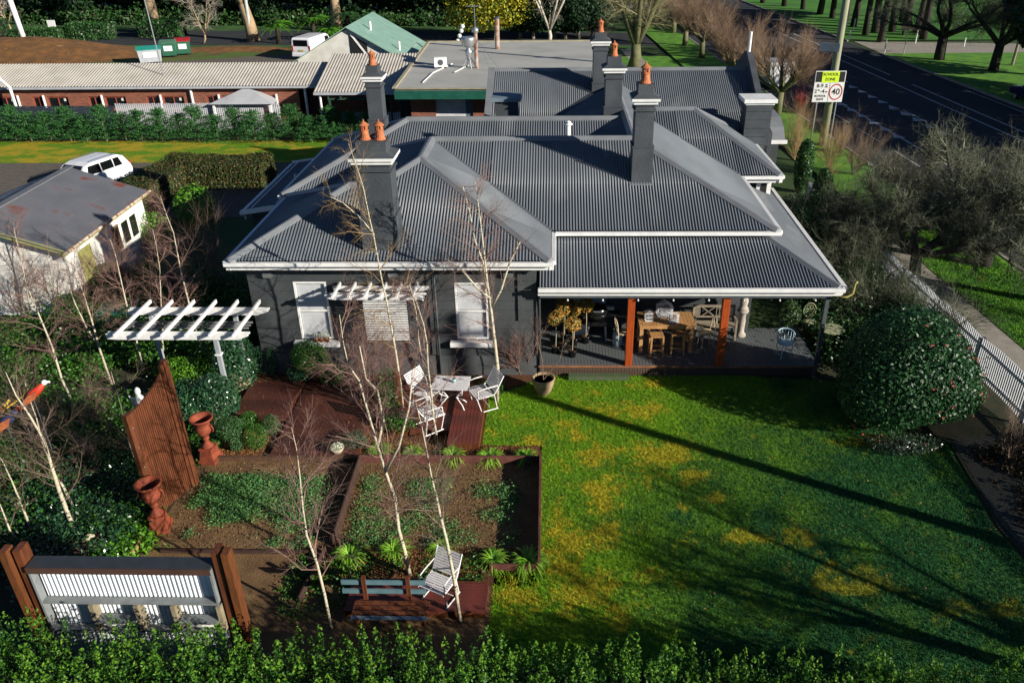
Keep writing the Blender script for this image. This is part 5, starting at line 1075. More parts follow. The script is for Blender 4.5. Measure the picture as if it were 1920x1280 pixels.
# white estate car half behind the shed
CARW = mat('white_car_paint', (.80, .81, .83), (.77, .78, .80), 2, .18, spec=.6); TYRE = mat('tyre_rubber', (.015, .015, .015), (.01, .01, .01), 5, .85); DGL = mat('dark_car_glass', (.012, .015, .018), (.008, .01, .012), 2, .06, spec=.8)
def wheelset(t, xs, hw, r=.34, w=.22):
    for x in xs:
        for s in (-1, 1):
            o = MB(); o.tube([(x, s*(hw-w), r), (x, s*hw, r)], r, 20).obj('wheel', TYRE, t); MB().tube([(x, s*(hw+.002), r), (x, s*(hw+.012), r)], r*.6, 14).obj('rim', STEEL, t)
def carbody(t, prof, hw, paint, roofz, belt, taper=.14):
    """side outline prof (x,z) lofted over the width with tumblehome"""
    n = len(prof); m = MB(); rows = []
    for s in (-1, -.93, 0, .93, 1):
        row = []
        for x, z in prof:
            k = max(0, (z-belt)/(roofz-belt)) if z > belt else 0; y = s*(hw-taper*k) if abs(s) > .95 or z > belt else s*hw
            zz = z-.03*abs(s)**6*(1 if z > .5 else 0); row.append((x, y, zz))
        rows.append(row)
    v = [p for r in rows for p in r]; f = []
    for i in range(4):
        for j in range(n): f.append((i*n+j, (i+1)*n+j, (i+1)*n+(j+1) % n, i*n+(j+1) % n))
    f.append(tuple(range(n))); f.append(tuple(range(4*n, 5*n))[::-1]); m.add(v, f); return m.obj('body', paint, t, bevel=.04)
def suv():
    t = thing('parked_car', 'white estate car parked on the gravel drive behind the shed', 'car', gz(236, 343)-Vector((1.21, .97, 0)), rad(252), scale=.86)
    prof = [(-2.3, .35), (-2.35, .75), (-2.25, 1.0), (-1.95, 1.5), (-1.6, 1.64), (.3, 1.66), (.75, 1.55), (1.3, 1.08), (2.1, .98), (2.35, .8), (2.38, .4), (1.9, .3), (-1.9, .3)]
    carbody(t, prof, .92, CARW, 1.66, 1.0)
    for s in (-1, 1):
        for x0, x1 in ((-1.75, -1.15), (-1.08, -.25), (-.18, .78)):
            k = .9; MB().add([(x0+.05*(x0 < -1.5), s*.915, 1.05), (x1, s*.915, 1.05), (x1-.18*(x1 > .5), s*.815, 1.50), (x0+.18*(x0 < -1.5), s*.815, 1.50)], [(0, 1, 2, 3), (3, 2, 1, 0)]).obj('side_window', DGL, t)
        MB().tube([(-1.5, s*.66, 1.68), (-1.3, s*.66, 1.72), (.1, s*.66, 1.72), (.3, s*.66, 1.69)], .018, 6).obj('roof_rail', DSTEEL, t)
        MB().box((.78, s*1.0, 1.08), (.12, .18, .12)).obj('wing_mirror', CARW, t, bevel=.02)
        MB().box((2.2, s*.7, .82), (.2, .3, .12)).obj('headlight', GLASS, t); MB().box((-2.3, s*.75, .98), (.1, .25, .2)).obj('tail_light', mat('red_lens', (.4, .01, .01)), t)
    MB().add([(1.28, -.74, 1.12), (1.28, .74, 1.12), (.74, .66, 1.56), (.74, -.66, 1.56)], [(0, 1, 2, 3)]).obj('windscreen', DGL, t); MB().add([(-2.27, -.7, 1.05), (-2.27, .7, 1.05), (-1.98, .64, 1.5), (-1.98, -.64, 1.5)], [(3, 2, 1, 0)]).obj('rear_window', DGL, t)
    MB().tube([(-1.3, 0, 1.68), (-1.4, 0, 1.85)], .008, 4).obj('aerial', BLACK, t)
    wheelset(t, (-1.4, 1.45), .90)
suv()
# hedge with rust tips and lime bush left of the house, tubs at the shed
def boxhedge(name, label, x0, x1, y0, y1, h, n, leaf, m, seed, cat='hedge', inner=True, rz=0., loc=None):
    cx, cy = (x0+x1)/2, (y0+y1)/2; t = thing(name, label, cat, loc or (cx, cy, 0), rz); r = np.random.default_rng(seed); lx, ly = x1-x0, y1-y0
    A = [lx*ly, lx*h, lx*h, ly*h, ly*h]; k = (np.array(A)/sum(A)*n).astype(int); P = []; N = []
    for i, c in enumerate(k):
        u, v = r.random(c)-.5, r.random(c); e = -np.abs(r.normal(size=c))*.06+.03
        if i == 0: P.append(np.stack([u*lx, (v-.5)*ly, h+e], 1)); N.append(np.tile([0, 0, 1.], (c, 1)))
        elif i < 3: s = (-1, 1)[i-1]; P.append(np.stack([u*lx, s*(ly/2+e), v*h], 1)); N.append(np.tile([0, s, .2], (c, 1)))
        else: s = (-1, 1)[i-3]; P.append(np.stack([s*(lx/2+e), u*ly, v*h], 1)); N.append(np.tile([s, 0, .2], (c, 1)))
    P = np.concatenate(P); P = P+(fbm(P[:, 0], P[:, 1]+P[:, 2], .9, 3, seed)[:, None]-.5)*.25; V, F = leaves(P, leaf, np.concatenate(N)*1.3, rng=r); npobj('leaves', V, F, m, t)
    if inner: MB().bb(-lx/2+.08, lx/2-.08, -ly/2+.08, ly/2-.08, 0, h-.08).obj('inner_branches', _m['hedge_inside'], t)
    return t
RUSTH = leafmat('rust_tipped_leaf', [(.02, .055, .015), (.035, .09, .018), (.16, .09, .03), (.03, .07, .015)], .5)
boxhedge('hedge', 'clipped hedge with rusty tips between the drive and the house', -19.2, -14.0, 37.0, 38.9, 1.25, 15000, .05, RUSTH, 3); boxhedge('hedge', 'short return of the rusty hedge beside the shed', -19.3, -17.7, 32.5, 36.9, 1.3, 9000, .05, RUSTH, 4)
shrub('bush', 'bright lime bush in front of the rusty hedge left of the house', 'bush', gz(370, 418), (.85, .8, .75), 2600, .06, LIME, 120, lumps=.25); shrub('bush', 'yellow green bush at the shed corner under the window', 'bush', gz(278, 470), (1.1, .8, .75), 3200, .05, LIME, 121, lumps=.25)
for k, (px, py, nm) in enumerate([(215, 555, 'round green bush in a blue tub below the shed'), (297, 478, 'round green bush in a blue tub near the shed window')]):
    t = shrub('potted_bush', nm, 'potted plant', gz(px, py), (.45, .45, .4), 2400, .035, BOX, 122+k, stem=.45); MB().lathe([(.3, 0), (.42, .5), (.38, .5)], n=16).obj('tub', mat('blue_glaze', (.06, .09, .14), (.04, .06, .1)), t)
shrub('bush', 'round green bush at the shed door', 'bush', gz(170, 600), (.75, .6, .5), 3000, .04, BOX, 124); shrub('bush', 'dark bush at the left edge below the shed', 'bush', gz(35, 560), (.9, .6, .55), 2600, .045, DKG, 125)
o = MB().bb(-.6, .6, -.5, .5, 0, .7).obj('green_water_tank', mat('teal_plastic', (.02, .18, .14), (.015, .13, .1)), bevel=.08); o.location = gz(232, 610); tag(o, 'teal green plastic tub among shrubs below the shed', 'tub')
shrub('bush', 'yellow flowering low bush below the shed corner', 'bush', gz(205, 603), (.7, .3, .2), 900, .04, leafmat('yellow_tip', [(.45, .36, .03), (.2, .25, .03), (.06, .15, .02)]), 126)

# ================================================================== conifer row, fence, motel building
CON = leafmat('conifer_spray', [(.02, .09, .03), (.035, .14, .04), (.08, .24, .05), (.02, .07, .025)], .55, .3)
def conifer(seed, h=2.15):
    r = np.random.default_rng(seed); P = []; S = []; A = []
    for k in range(150):
        z = h*(.04+.93*(k/150)**.85); a = r.uniform(0, 2*pi); l = 1.2*(1-.72*(z/h)**1.3)*r.uniform(.75, 1.1); n = 34; u = r.random(n)**.8
        P.append(np.stack([np.cos(a)*l*u+r.normal(size=n)*.05, np.sin(a)*l*u+r.normal(size=n)*.05, z+.28*u*l+r.normal(size=n)*.035], 1))
    P.append(np.stack([r.normal(size=60)*.03, r.normal(size=60)*.03, h*.85+r.random(60)*h*.22], 1))
    return leaves(np.concatenate(P), .05, up=.15, aspect=.35, rng=r)
cmesh = []
for s in (1, 2, 3):
    o = npobj('foliage', *conifer(s), CON); cmesh.append(o.data); bpy.data.objects.remove(o)
tm = MB().tube([(0, 0, 0), (0, 0, 1.9)], [.05, .02], 6); o = tm.obj('trunk', BARK); tme = o.data; bpy.data.objects.remove(o)
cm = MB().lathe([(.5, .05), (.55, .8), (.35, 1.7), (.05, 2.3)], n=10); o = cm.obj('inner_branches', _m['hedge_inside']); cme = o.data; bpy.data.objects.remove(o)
for k in range(24):
    x = -36.5+k*1.12; t = thing('conifer', ORD[k]+' young conifer from the left end of the row before the motel', 'conifer', (x, 46.6-.03*k+.15*sin(k*2.1), 0), k*1.3, 'conifers in the row before the motel fence', (1, 1, .82+.13*sin(k*3.7)))
    for me, nm in ((cmesh[k % 3], 'foliage'), (tme, 'trunk')): o = bpy.data.objects.new(nm, me); COL.objects.link(o); o.parent = t
def picket(name, label, x0, x1, y, h, m, w=.07, gap=.11, cat='fence', off=0.):
    L = x1-x0; t = thing(name, label, cat, (x0, y, 0)); n = int(L/gap); q = MB().bb(-w/2, w/2, -.01, .01, .05, h).obj('picket', m, t)
    for k in range(n):
        o = q if not k else bpy.data.objects.new('picket', q.data)
        if k: COL.objects.link(o); o.parent = t
        o.location = ((k+.5)*gap, 0, random.uniform(-.02, .02))
    for z in (.3, h-.35): MB().bb(0, L, .012, .05, z, z+.08).obj('rail', m, t)
    return t
FGRY = mat('grey_white_fence', (.55, .57, .60), (.42, .44, .47), 5, .7)
picket('picket_fence', 'pale paling fence behind the conifers, left part', -26.5, -16.5, 48.3, 1.75, FGRY, .08, .125); picket('picket_fence', 'pale paling fence behind the chimneys by the brick wall', -12.6, -3.0, 47.4, 1.35, FGRY, .08, .125)
MB_ = MB(); t = thing('dark_fence', 'dark solid fence behind the conifers at the far left', 'fence', (-31, 48.3, 0))
for k in range(38): MB().bb(-7+k*.3, -7+k*.3+.29, -.02, .02, 0, 1.55+.03*(k % 2)).obj('fence_panel', mat('dark_blue_fence', (.03, .04, .06), (.022, .03, .045)), t)
MB().bb(-7, 4.5, -.04, .04, 1.58, 1.62).obj('top_rail', _m['dark_blue_fence'], t)
# brick motel wing
BRK = bpy.data.materials.new('red_brick_wall'); BRK.use_nodes = True
def _brick():
    t = BRK.node_tree; p = t.nodes['Principled BSDF']; p.inputs['Roughness'].default_value = .85; tc = _node(t, 'ShaderNodeTexCoord'); mp = _node(t, 'ShaderNodeMapping'); mp.inputs['Rotation'].default_value = (rad(90), 0, 0)
    b = _node(t, 'ShaderNodeTexBrick'); b.inputs['Scale'].default_value = 1; b.inputs['Brick Width'].default_value = .24; b.inputs['Row Height'].default_value = .086; b.inputs['Mortar Size'].default_value = .012
    b.inputs['Color1'].default_value = (.30, .085, .04, 1); b.inputs['Color2'].default_value = (.17, .05, .03, 1); b.inputs['Mortar'].default_value = (.22, .12, .08, 1)
    t.links.new(tc.outputs['Object'], mp.inputs[0]); t.links.new(mp.outputs[0], b.inputs['Vector']); t.links.new(b.outputs[0], p.inputs['Base Color'])
_brick()
PALER = mat('pale_steel_roof', (.46, .43, .38), (.38, .355, .31), 1.1, .6, .1, c3=(.33, .33, .24)); OCH = mat('orange_brick_reveal', (.42, .19, .08), (.32, .13, .06), 8)
MOT = thing('motel_wing', 'long low brown brick building with a pale ribbed roof behind the conifer row', 'building', (0, 0, 0))
YW = 49.15
def motel():
    xs = [-52, -14.2]; m = MB()
    wins = []
    for px in (10, 72, 108, 177, 216, 286, 325, 399, 437, 508): wins.append(gy(px, 186, YW).x)
    wins = sorted(wins); ww = [1.25, .75, 1.3, .75, 1.3, .75, 1.3, .75, 1.3, .75]; x = -52
    for c, w_ in zip(wins, ww):
        m.bb(x, c-w_/2, YW, YW+.2, 0, 2.55); m.bb(c-w_/2, c+w_/2, YW, YW+.2, 0, 1.25); m.bb(c-w_/2, c+w_/2, YW, YW+.2, 2.0, 2.55); x = c+w_/2
    m.bb(x, -15.3, YW, YW+.2, 0, 2.55); m.bb(-15.3, -13.9, 50.6, 50.8, 0, 2.55); m.bb(-15.5, -15.3, YW, 50.6, 0, 2.55); m.obj('wall', BRK, MOT)
    for c, w_ in zip(wins, ww):
        f = MB().bb(c-w_/2, c+w_/2, YW+.05, YW+.12, 1.25, 1.32).bb(c-w_/2, c+w_/2, YW+.05, YW+.12, 1.93, 2.0).bb(c-w_/2, c-w_/2+.06, YW+.05, YW+.12, 1.32, 1.93).bb(c+w_/2-.06, c+w_/2, YW+.05, YW+.12, 1.32, 1.93).bb(c-.02, c+.02, YW+.05, YW+.12, 1.32, 1.93)
        o = f.obj('window', mat('red_window_frame', (.32, .07, .04), (.24, .05, .03)), MOT); MB().bb(c-w_/2+.06, c+w_/2-.06, YW+.10, YW+.11, 1.32, 1.93).obj('pane', DGL, o)
        MB().bb(c-w_/2-.05, c+w_/2+.05, YW-.06, YW+.05, 1.15, 1.249).obj('sill', OCH, o)
        if w_ > 1: MB().bb(c+w_/2-.32, c+w_/2-.2, YW+.085, YW+.098, 1.72, 1.88).obj('notice', WHITE, o)
    for px in (84, 193, 303, 412, 520, 36): x = gy(px, 190, YW).x; MB().tube([(x, YW-.05, .2), (x, YW-.05, 2.1)], .07, 8).obj('downpipe', WHITE, MOT)
    for px in (362, 575): x = gy(px, 185, YW).x; MB().tube([(x, YW-.12, .2), (x, YW-.12, 2.5)], .08, 8).obj('downpipe', WHITE, MOT)
    # ribbed roof
    x0, x1, y0, y1, z0, z1 = -52, -14.0, 48.9, 51.9, 2.62, 3.48; n = 200; V = []
    for i in range(n*4+1):
        x = x0+(x1-x0)*i/(n*4); o = .035 if i % 4 in (0, 1) else 0.; V += [(x, y0, z0+o), (x, y1, z1+o)]
    mm = MB(); mm.v = V; mm.f = [(2*i, 2*i+2, 2*i+3, 2*i+1) for i in range(n*4)]; mm.obj('roof', PALER, MOT)
    x0, x1, y0, y1, z0, z1 = -14.0, -8.6, 47.2, 52.3, 2.55, 3.9; n = 30; V = []
    for i in range(n*4+1):
        x = x0+(x1-x0)*i/(n*4); o = .035 if i % 4 in (0, 1) else 0.; V += [(x, y0, z0+o), (x, y1, z1+o)]
    mm = MB(); mm.v = V; mm.f = [(2*i, 2*i+2, 2*i+3, 2*i+1) for i in range(n*4)]; mm.obj('roof', PALER, MOT)
    MB().bb(-52, -14.05, 48.76, 48.9, 2.50, 2.62).obj('gutter', mat('grey_gutter', (.42, .44, .47), (.36, .38, .4)), MOT); MB().bb(-14.0, -8.6, 47.05, 47.2, 2.42, 2.56).obj('gutter', _m['grey_gutter'], MOT)
    MB().bb(-14, -8.8, 50.3, 50.5, 0, 2.5).obj('wall', BRK, MOT)
    for x in (-13.7, -9.0): MB().tube([(x, 47.3, 0), (x, 47.3, 2.45)], .07, 8).obj('downpipe', WHITE, MOT)
    MB().bb(-11.8, -10.4, 50.2, 50.29, 1.0, 2.1).obj('window', DGL, MOT)
motel()
# flue and antenna over the motel
MB().tube([tuple(gy(47, 205, 48.5)), tuple(gy(30, 160, 48.3)), tuple(gy(22, 172, 48.3)+Vector((0, 0, .0)))], .05, 6)
o = MB().tube([(0, 0, 0), (-.05, 0, 2.4), (-.5, 0, 2.9), (-.8, .0, 4.3)], .09, 10).obj('white_flue', WHITE, smooth=True); o.location = gy(33, 207, 48.45)*1; o.location.z = .3; o.location.x += .0; tag(o, 'bent white flue pipe rising past the gutter at the left end of the motel', 'pipe')
t = thing('radio_mast', 'thin tall antenna mast standing on the motel roof', 'antenna', gy(307, 143, 50.3)); MB().tube([(0, 0, 0), (-.25, 0, 8.)], .035, 6).obj('mast', STEEL, t); MB().beam((-.7, 0, 7.2), (.3, 0, 7.3), .02, .02).obj('crossbar', STEEL, t)
# grey gazebo roof, open pergolas
t = thing('gazebo', 'small grey hipped gazebo roof with a rusty corner behind the conifers', 'gazebo', (-18.7, 48.6, 0)); a = 1.95
m = MB().add([(-a, -.7, 1.75), (a, -.7, 1.75), (a, 1.4, 1.75), (-a, 1.4, 1.75), (0.15, .35, 2.55)], [(0, 1, 4), (1, 2, 4), (2, 3, 4), (3, 0, 4), (0, 3, 2, 1)]); m.obj('roof', mat('gazebo_steel', (.42, .43, .45), (.34, .35, .37), .8, .6, c3=(.3, .16, .10), contrast=(.35, .62)), t)
for x in (-1.7, 1.7):
    for y in (-.5, 1.2): MB().bb(x-.06, x+.06, y-.06, y+.06, 0, 1.76).obj('post', WHITE, t)
PG = mat('dark_green_pergola', (.03, .075, .05), (.02, .05, .035), 5)
def openperg(label, x0, x1, y0, y1, z):
    t = thing('pergola', label, 'pergola', (x0, y0, 0)); L = x1-x0; D = y1-y0
    for y in (0, D): MB().bb(-.1, L+.1, y-.03, y+.03, z-.12, z).obj('beam', PG, t)
    n = int(L/.62)
    for k in range(n+1): MB().bb(k*L/n-.025, k*L/n+.025, -.25, D+.2, z+.001, z+.11).obj('rafter', PG, t)
    for x in (0, L): MB().bb(x-.05, x+.05, -.05, .05, 0, z-.12).obj('post', PG, t)
openperg('dark green open pergola before the motel roof end, left of the rear chimney', -13.2, -9.6, 45.6+1.8, 49.2, 2.2); openperg('dark green open pergola at the brick wall right of the rear chimney', -8.9, -6.6, 46.6, 48.6, 2.15)

# ================================================================== flat roofed building
FLAT = thing('flat_roofed_building', 'brick building with a pale flat roof and dark green fascia behind the house', 'building', (0, 0, 0))
FR = mat('pale_membrane_roof', (.42, .42, .39), (.34, .345, .32), .5, .8, .15, 4, c3=(.27, .28, .25), contrast=(.4, .68)); GF = mat('dark_green_fascia', (.015, .11, .075), (.01, .08, .055), 2, .5)
MB().prism([(-8.45, 43.1), (2.9, 42.9), (2.9, 60.0), (-9.0, 60.0)], 3.38, 3.5).obj('roof', FR, FLAT)
for k in range(4): MB().beam((-8.5, 43.05, 3.36-.11*k), (2.9, 42.85, 3.36-.11*k), .04+.006*(k % 2), .105).obj('fascia_board', GF, FLAT)
MB().beam((-8.5, 43.1, 3.52), (-9.05, 60, 3.52), .18, .12).obj('parapet_cap', mat('mossy_cap', (.38, .34, .25), (.28, .25, .15), 2, c3=(.4, .22, .12)), FLAT); MB().beam((-9.05, 60, 3.52), (2.9, 60, 3.52), .25, .12).obj('parapet_cap', _m['mossy_cap'], FLAT)
MB().beam((-8.45, 43.05, 3.52), (2.9, 42.85, 3.52), .1, .06).obj('parapet_cap', _m['mossy_cap'], FLAT)
MB().beam((-8.5, 43.3, 3.15), (-9.05, 60, 3.15), .04, .5).obj('side_fascia', GF, FLAT)
MB().bb(-7.9, -6.55, 44.3, 44.5, 0, 2.95).obj('wall', BRK, FLAT); MB().bb(-4.5, 2.5, 44.3, 44.5, 0, 2.95).obj('wall', BRK, FLAT); MB().bb(-6.55, -4.9, 44.4, 44.5, 0, 2.95).obj('roller_door', mat('grey_white_door', (.6, .6, .62), (.5, .5, .53), 2), FLAT); MB().bb(-4.9, -4.5, 44.4, 44.5, 0, 2.95).obj('door', mat('blue_grey_door', (.12, .16, .22)), FLAT)
MB().bb(-8.6, 2.5, 45, 59.5, 0, 3.37).obj('core', DARKIN, FLAT)
rail = MB()
for x in (0, .35, .7): rail.bb(x-.02, x+.02, -.02, .02, 0, 1.5)
for z in (.7, 1.1, 1.5): rail.bb(0, .7, -.02, .02, z-.02, z+.02)
o = rail.obj('white_railing', WHITE); o.location = (-3.55, 43.8, 0); tag(o, 'small white railing frame beside the blue topped chimney block', 'railing')
# things on the flat roof
RZ = 3.5
def onroof(px, py): return gz(px, py, RZ+.0)
t = thing('roof_cowl', 'round galvanised exhaust cowl on legs on the flat roof', 'exhaust fan', onroof(880, 128)); MB().lathe([(.12, .45), (.14, .6), (.22, .85), (.25, 1.0), (.14, 1.05), (.14, 1.15), (.36, 1.25), (.42, 1.6), (.42, 1.75), (.38, 1.75)], n=18).obj('drum', STEEL, t, smooth=True)
for k in range(4): a = k*pi/2+.4; MB().tube([(.12*cos(a), .12*sin(a), .6), (.42*cos(a), .42*sin(a), 0)], .03, 5).obj('leg', STEEL, t)
t = thing('roof_flue', 'tall rusty flue with a steel cap and television aerial on the flat roof', 'flue', onroof(894, 128)); MB().tube([(0, 0, 0), (0, 0, 2.0)], .11, 12).obj('pipe', mat('rusty_flue', (.45, .38, .33), (.25, .1, .05), 3), t); MB().ball((0, 0, 2.1), .2, 12, 8).obj('cap', STEEL, t, smooth=True)
MB().tube([(0, 0, 2.2), (.0, 0, 3.5)], .025, 5).obj('aerial_mast', STEEL, t); MB().beam((-.5, 0, 3.4), (.4, 0, 3.4), .03, .03).obj('aerial_boom', STEEL, t)
for k in range(4): MB().beam((-.3+k*.2, -.3, 3.42), (-.3+k*.2, .3, 3.42), .02, .02).obj('aerial_element', STEEL, t)
for q in ((.9, -.9), (1.6, -1.6)): MB().tube([(0, 0, 1.7), (q[0], q[1], 0)], .012, 4).obj('guy_wire', STEEL, t)
t = thing('roof_flue', 'rust streaked white flue near the far edge of the flat roof', 'flue', onroof(933, 92)); MB().tube([(0, 0, 0), (0, 0, 1.9)], .16, 12).obj('pipe', _m['rusty_flue'], t); MB().tube([(0, 0, 1.9), (0, 0, 2.0)], .19, 12).obj('cap', DSTEEL, t)
t = thing('air_conditioner', 'small white air conditioning box on the flat roof', 'air conditioner', onroof(826, 128), .2); MB().bb(-.38, .38, -.2, .2, .08, .62).obj('cabinet', WHITE, t, bevel=.02); MB().tube([(0, -.21, .35), (0, -.205, .35)], .17, 16).obj('fan_grille', DSTEEL, t)
for s in (-1, 1): MB().bb(s*.3-.04, s*.3+.04, -.22, .22, 0, .08).obj('foot', DSTEEL, t)
o = MB().tube([tuple(onroof(793, 156)+Vector((0,0,.04))), tuple(onroof(812, 138)+Vector((0,0,.04))), tuple(onroof(848, 121)+Vector((0,0,.04)))], .035, 6).obj('white_conduit', WHITE); tag(o, 'white conduit lying across the flat roof', 'pipe')
o = MB().tube([tuple(onroof(852, 137)+Vector((0,0,.04))), tuple(onroof(878, 124)+Vector((0,0,.04)))], .03, 6).obj('white_conduit', WHITE); tag(o, 'short white conduit beside the round exhaust cowl', 'pipe')
# green gabled building
GR = mat('pale_green_steel', (.22, .36, .29), (.18, .31, .25), 1.5, .5)
t = thing('green_roofed_building', 'white gabled building with a pale green roof behind the motel', 'building', (-13.9, 56, 0)); pk, ev, hw, Lg = 5.05, 3.0, 3.6, 9.0
m = MB().prism_y([(-hw, 0), (hw, 0), (hw, ev), (0, pk-.15), (-hw, ev)], .3, Lg-.3); m.obj('wall', mat('aged_white_wall', (.66, .65, .6), (.55, .54, .48), 2), t)
for s in (-1, 1):
    for k in range(9): y = k*Lg/9; MB().beam((s*(hw+.35)/2, y+Lg/18, (pk+ev-.2)/2), (s*(hw+.35)/2, y+Lg/18+.001, (pk+ev-.2)/2), 1, 1) if False else MB().add([(0, y+.01, pk), (0, y+Lg/9-.01, pk), (s*(hw+.35), y+Lg/9-.01, ev-.2), (s*(hw+.35), y+.01, ev-.2), (0, y+.01, pk-.06), (0, y+Lg/9-.01, pk-.06), (s*(hw+.35), y+Lg/9-.01, ev-.26), (s*(hw+.35), y+.01, ev-.26)], [(0,1,2,3),(4,7,6,5),(0,4,5,1),(1,5,6,2),(2,6,7,3),(3,7,4,0)]).obj('roof_sheet', GR, t)
MB().prism_y([(.1, 3.15), (1.25, 3.15), (1.25, 3.95), (.1, 4.6)], .26, .29).obj('dark_opening', DARKIN, t); MB().beam((.2, .24, 4.6), (1.2, .24, 3.2), .05, .12).obj('brace', WHITE, t)
for x, y, z in ((1.0, 3.0, 4.3), (3.1, 2.0, 3.1)): MB().tube([(x, y, z), (x, y, z+.75)], .08, 8).obj('vent_pipe', WHITE, t)

# ================================================================== car park: van, bins
def van():
    t = thing('van', 'white delivery van seen from behind at the far car park', 'van', gz(572, 111)+Vector((.5, 1.6, 0)), rad(78))
    prof = [(-2.4, .35), (-2.45, .9), (-2.38, 1.8), (-2.2, 1.92), (.9, 1.94), (1.3, 1.8), (1.85, 1.15), (2.35, 1.0), (2.45, .7), (2.42, .35)]
    carbody(t, prof, .95, CARW, 1.94, 1.1, .10)
    MB().add([(-2.44, -.7, 1.2), (-2.44, .7, 1.2), (-2.41, .68, 1.72), (-2.41, -.68, 1.72)], [(3, 2, 1, 0), (0, 1, 2, 3)]).obj('rear_window', DGL, t)
    for s in (-1, 1):
        MB().box((-2.43, s*.84, 1.0), (.06, .14, .5)).obj('tail_light', mat('red_lens', (.4, .01, .01)), t); MB().add([(.55, s*.93, 1.15), (1.55, s*.955, 1.15), (1.2, s*.9, 1.7), (.55, s*.9, 1.72)], [(0, 1, 2, 3), (3, 2, 1, 0)]).obj('side_window', DGL, t); MB().box((1.35, s*1.08, 1.2), (.12, .22, .2)).obj('wing_mirror', BLACK, t)
    MB().bb(-2.475, -2.46, -.25, .25, .78, .9).obj('number_plate', mat('yellow_plate', (.6, .5, .05)), t); MB().bb(-2.52, -2.40, -.9, .9, .35, .55).obj('bumper', CARW, t)
    wheelset(t, (-1.5, 1.6), .93)
van()
def bin_(label, loc, rz, body, lid, w, d, h, sc=1.):
    t = thing('rubbish_bin', label, 'bin', loc, rz); m = MB(); a = .88
    m.add([(-w/2*a, -d/2*a, .15), (w/2*a, -d/2*a, .15), (w/2*a, d/2*a, .15), (-w/2*a, d/2*a, .15), (-w/2, -d/2, h), (w/2, -d/2, h), (w/2, d/2, h), (-w/2, d/2, h)], [(0,3,2,1),(4,5,6,7),(0,1,5,4),(1,2,6,5),(2,3,7,6),(3,0,4,7)]); m.obj('body', body, t, bevel=.03)
    m = MB(); m.add([(-w/2-.04, -d/2-.05, h), (w/2+.04, -d/2-.05, h), (w/2+.04, d/2+.03, h+.18), (-w/2-.04, d/2+.03, h+.18), (-w/2-.04, -d/2-.05, h-.05), (w/2+.04, -d/2-.05, h-.05), (w/2+.04, d/2+.03, h-.05), (-w/2-.04, d/2+.03, h-.05)], [(0,1,2,3),(4,7,6,5),(0,4,5,1),(1,5,6,2),(2,6,7,3),(3,7,4,0)]); m.obj('lid', lid, t)
    MB().bb(-w*.28, w*.28, -d/2-.02, -d/2-.0, h*.45, h*.8).obj('sticker', WHITE, t)
    for x in (-w/2*.8, w/2*.8):
        for y in (-d/2*.7, d/2*.7): MB().tube([(x-.03, y, .08), (x+.03, y, .08)], .08, 8).obj('wheel', TYRE, t)
PG2 = mat('dark_green_plastic', (.03, .13, .08), (.02, .1, .06), 3, .5)
bin_('grey skip bin with a teal lid beside the two green bins', gz(280, 119)+Vector((.2, 0, 0)), .45, mat('grey_plastic', (.4, .43, .46), (.33, .36, .39)), mat('teal_lid', (.02, .32, .26), (.015, .26, .2)), 2.0, 1.2, 1.25)
bin_('dark green wheeled bin between the skip bin and the red lidded bin', gz(317, 108)+Vector((.0, .3, 0)), .3, PG2, mat('mid_green_lid', (.08, .2, .13)), 1.35, 1.0, 1.3); bin_('dark green wheeled bin with a red lid', gz(344, 104)+Vector((0, .3, 0)), .3, PG2, mat('red_lid', (.45, .015, .02)), 1.3, 1.0, 1.3)
# poles
t = thing('sign_pole', 'thick white pole carrying a sign board at the top left corner', 'sign', gz(50, 88)); MB().tube([(0, 0, 0), (-.3, 0, 4.6)], .25, 12).obj('pole', WHITE, t, smooth=True); MB().beam((-1.9, 0, 4.7), (1.2, 0, 5.0), .3, .25).obj('sign_tray', WHITE, t); MB().beam((-1.2, .0, 5.2), (1.1, 0, 5.35), .12, .7).obj('sign_board', mat('grey_sign', (.2, .2, .22)), t)
t = thing('light_pole', 'slim pale pole leaning in front of the big bare tree', 'pole', gz(472, 78)); MB().tube([(0, 0, 0), (.15, 0, 7.5)], .16, 10).obj('pole_shaft', mat('pale_pole', (.5, .55, .52)), t)
t = thing('garden_sign', 'little white sign on two legs on the grass by the clipped hedge', 'sign', gz(101, 62)); MB().bb(-.45, .45, -.03, .03, .6, 1.35).obj('board', WHITE, t)
for s in (-1, 1): MB().bb(s*.35-.04, s*.35+.04, -.03, .03, 0, .6).obj('leg', WHITE, t)
for k, (x0, x1, y, h, nm) in enumerate([(-66, -59.5, 90.5, 2.0, 'at the left edge behind the white pole'), (-57.5, -52.2, 88.6, 1.2, 'low, behind the dug earth, left of three'), (-52.0, -47.5, 89.8, 1.6, 'behind the dug earth, tallest of three'), (-45.0, -40.6, 91.5, 1.7, 'beside the big pale trunk')]):
    boxhedge('hedge', 'clipped dark roadside hedge '+nm, x0, x1, y-1, y+1, h, 2600, .14, DKG, 200+k)

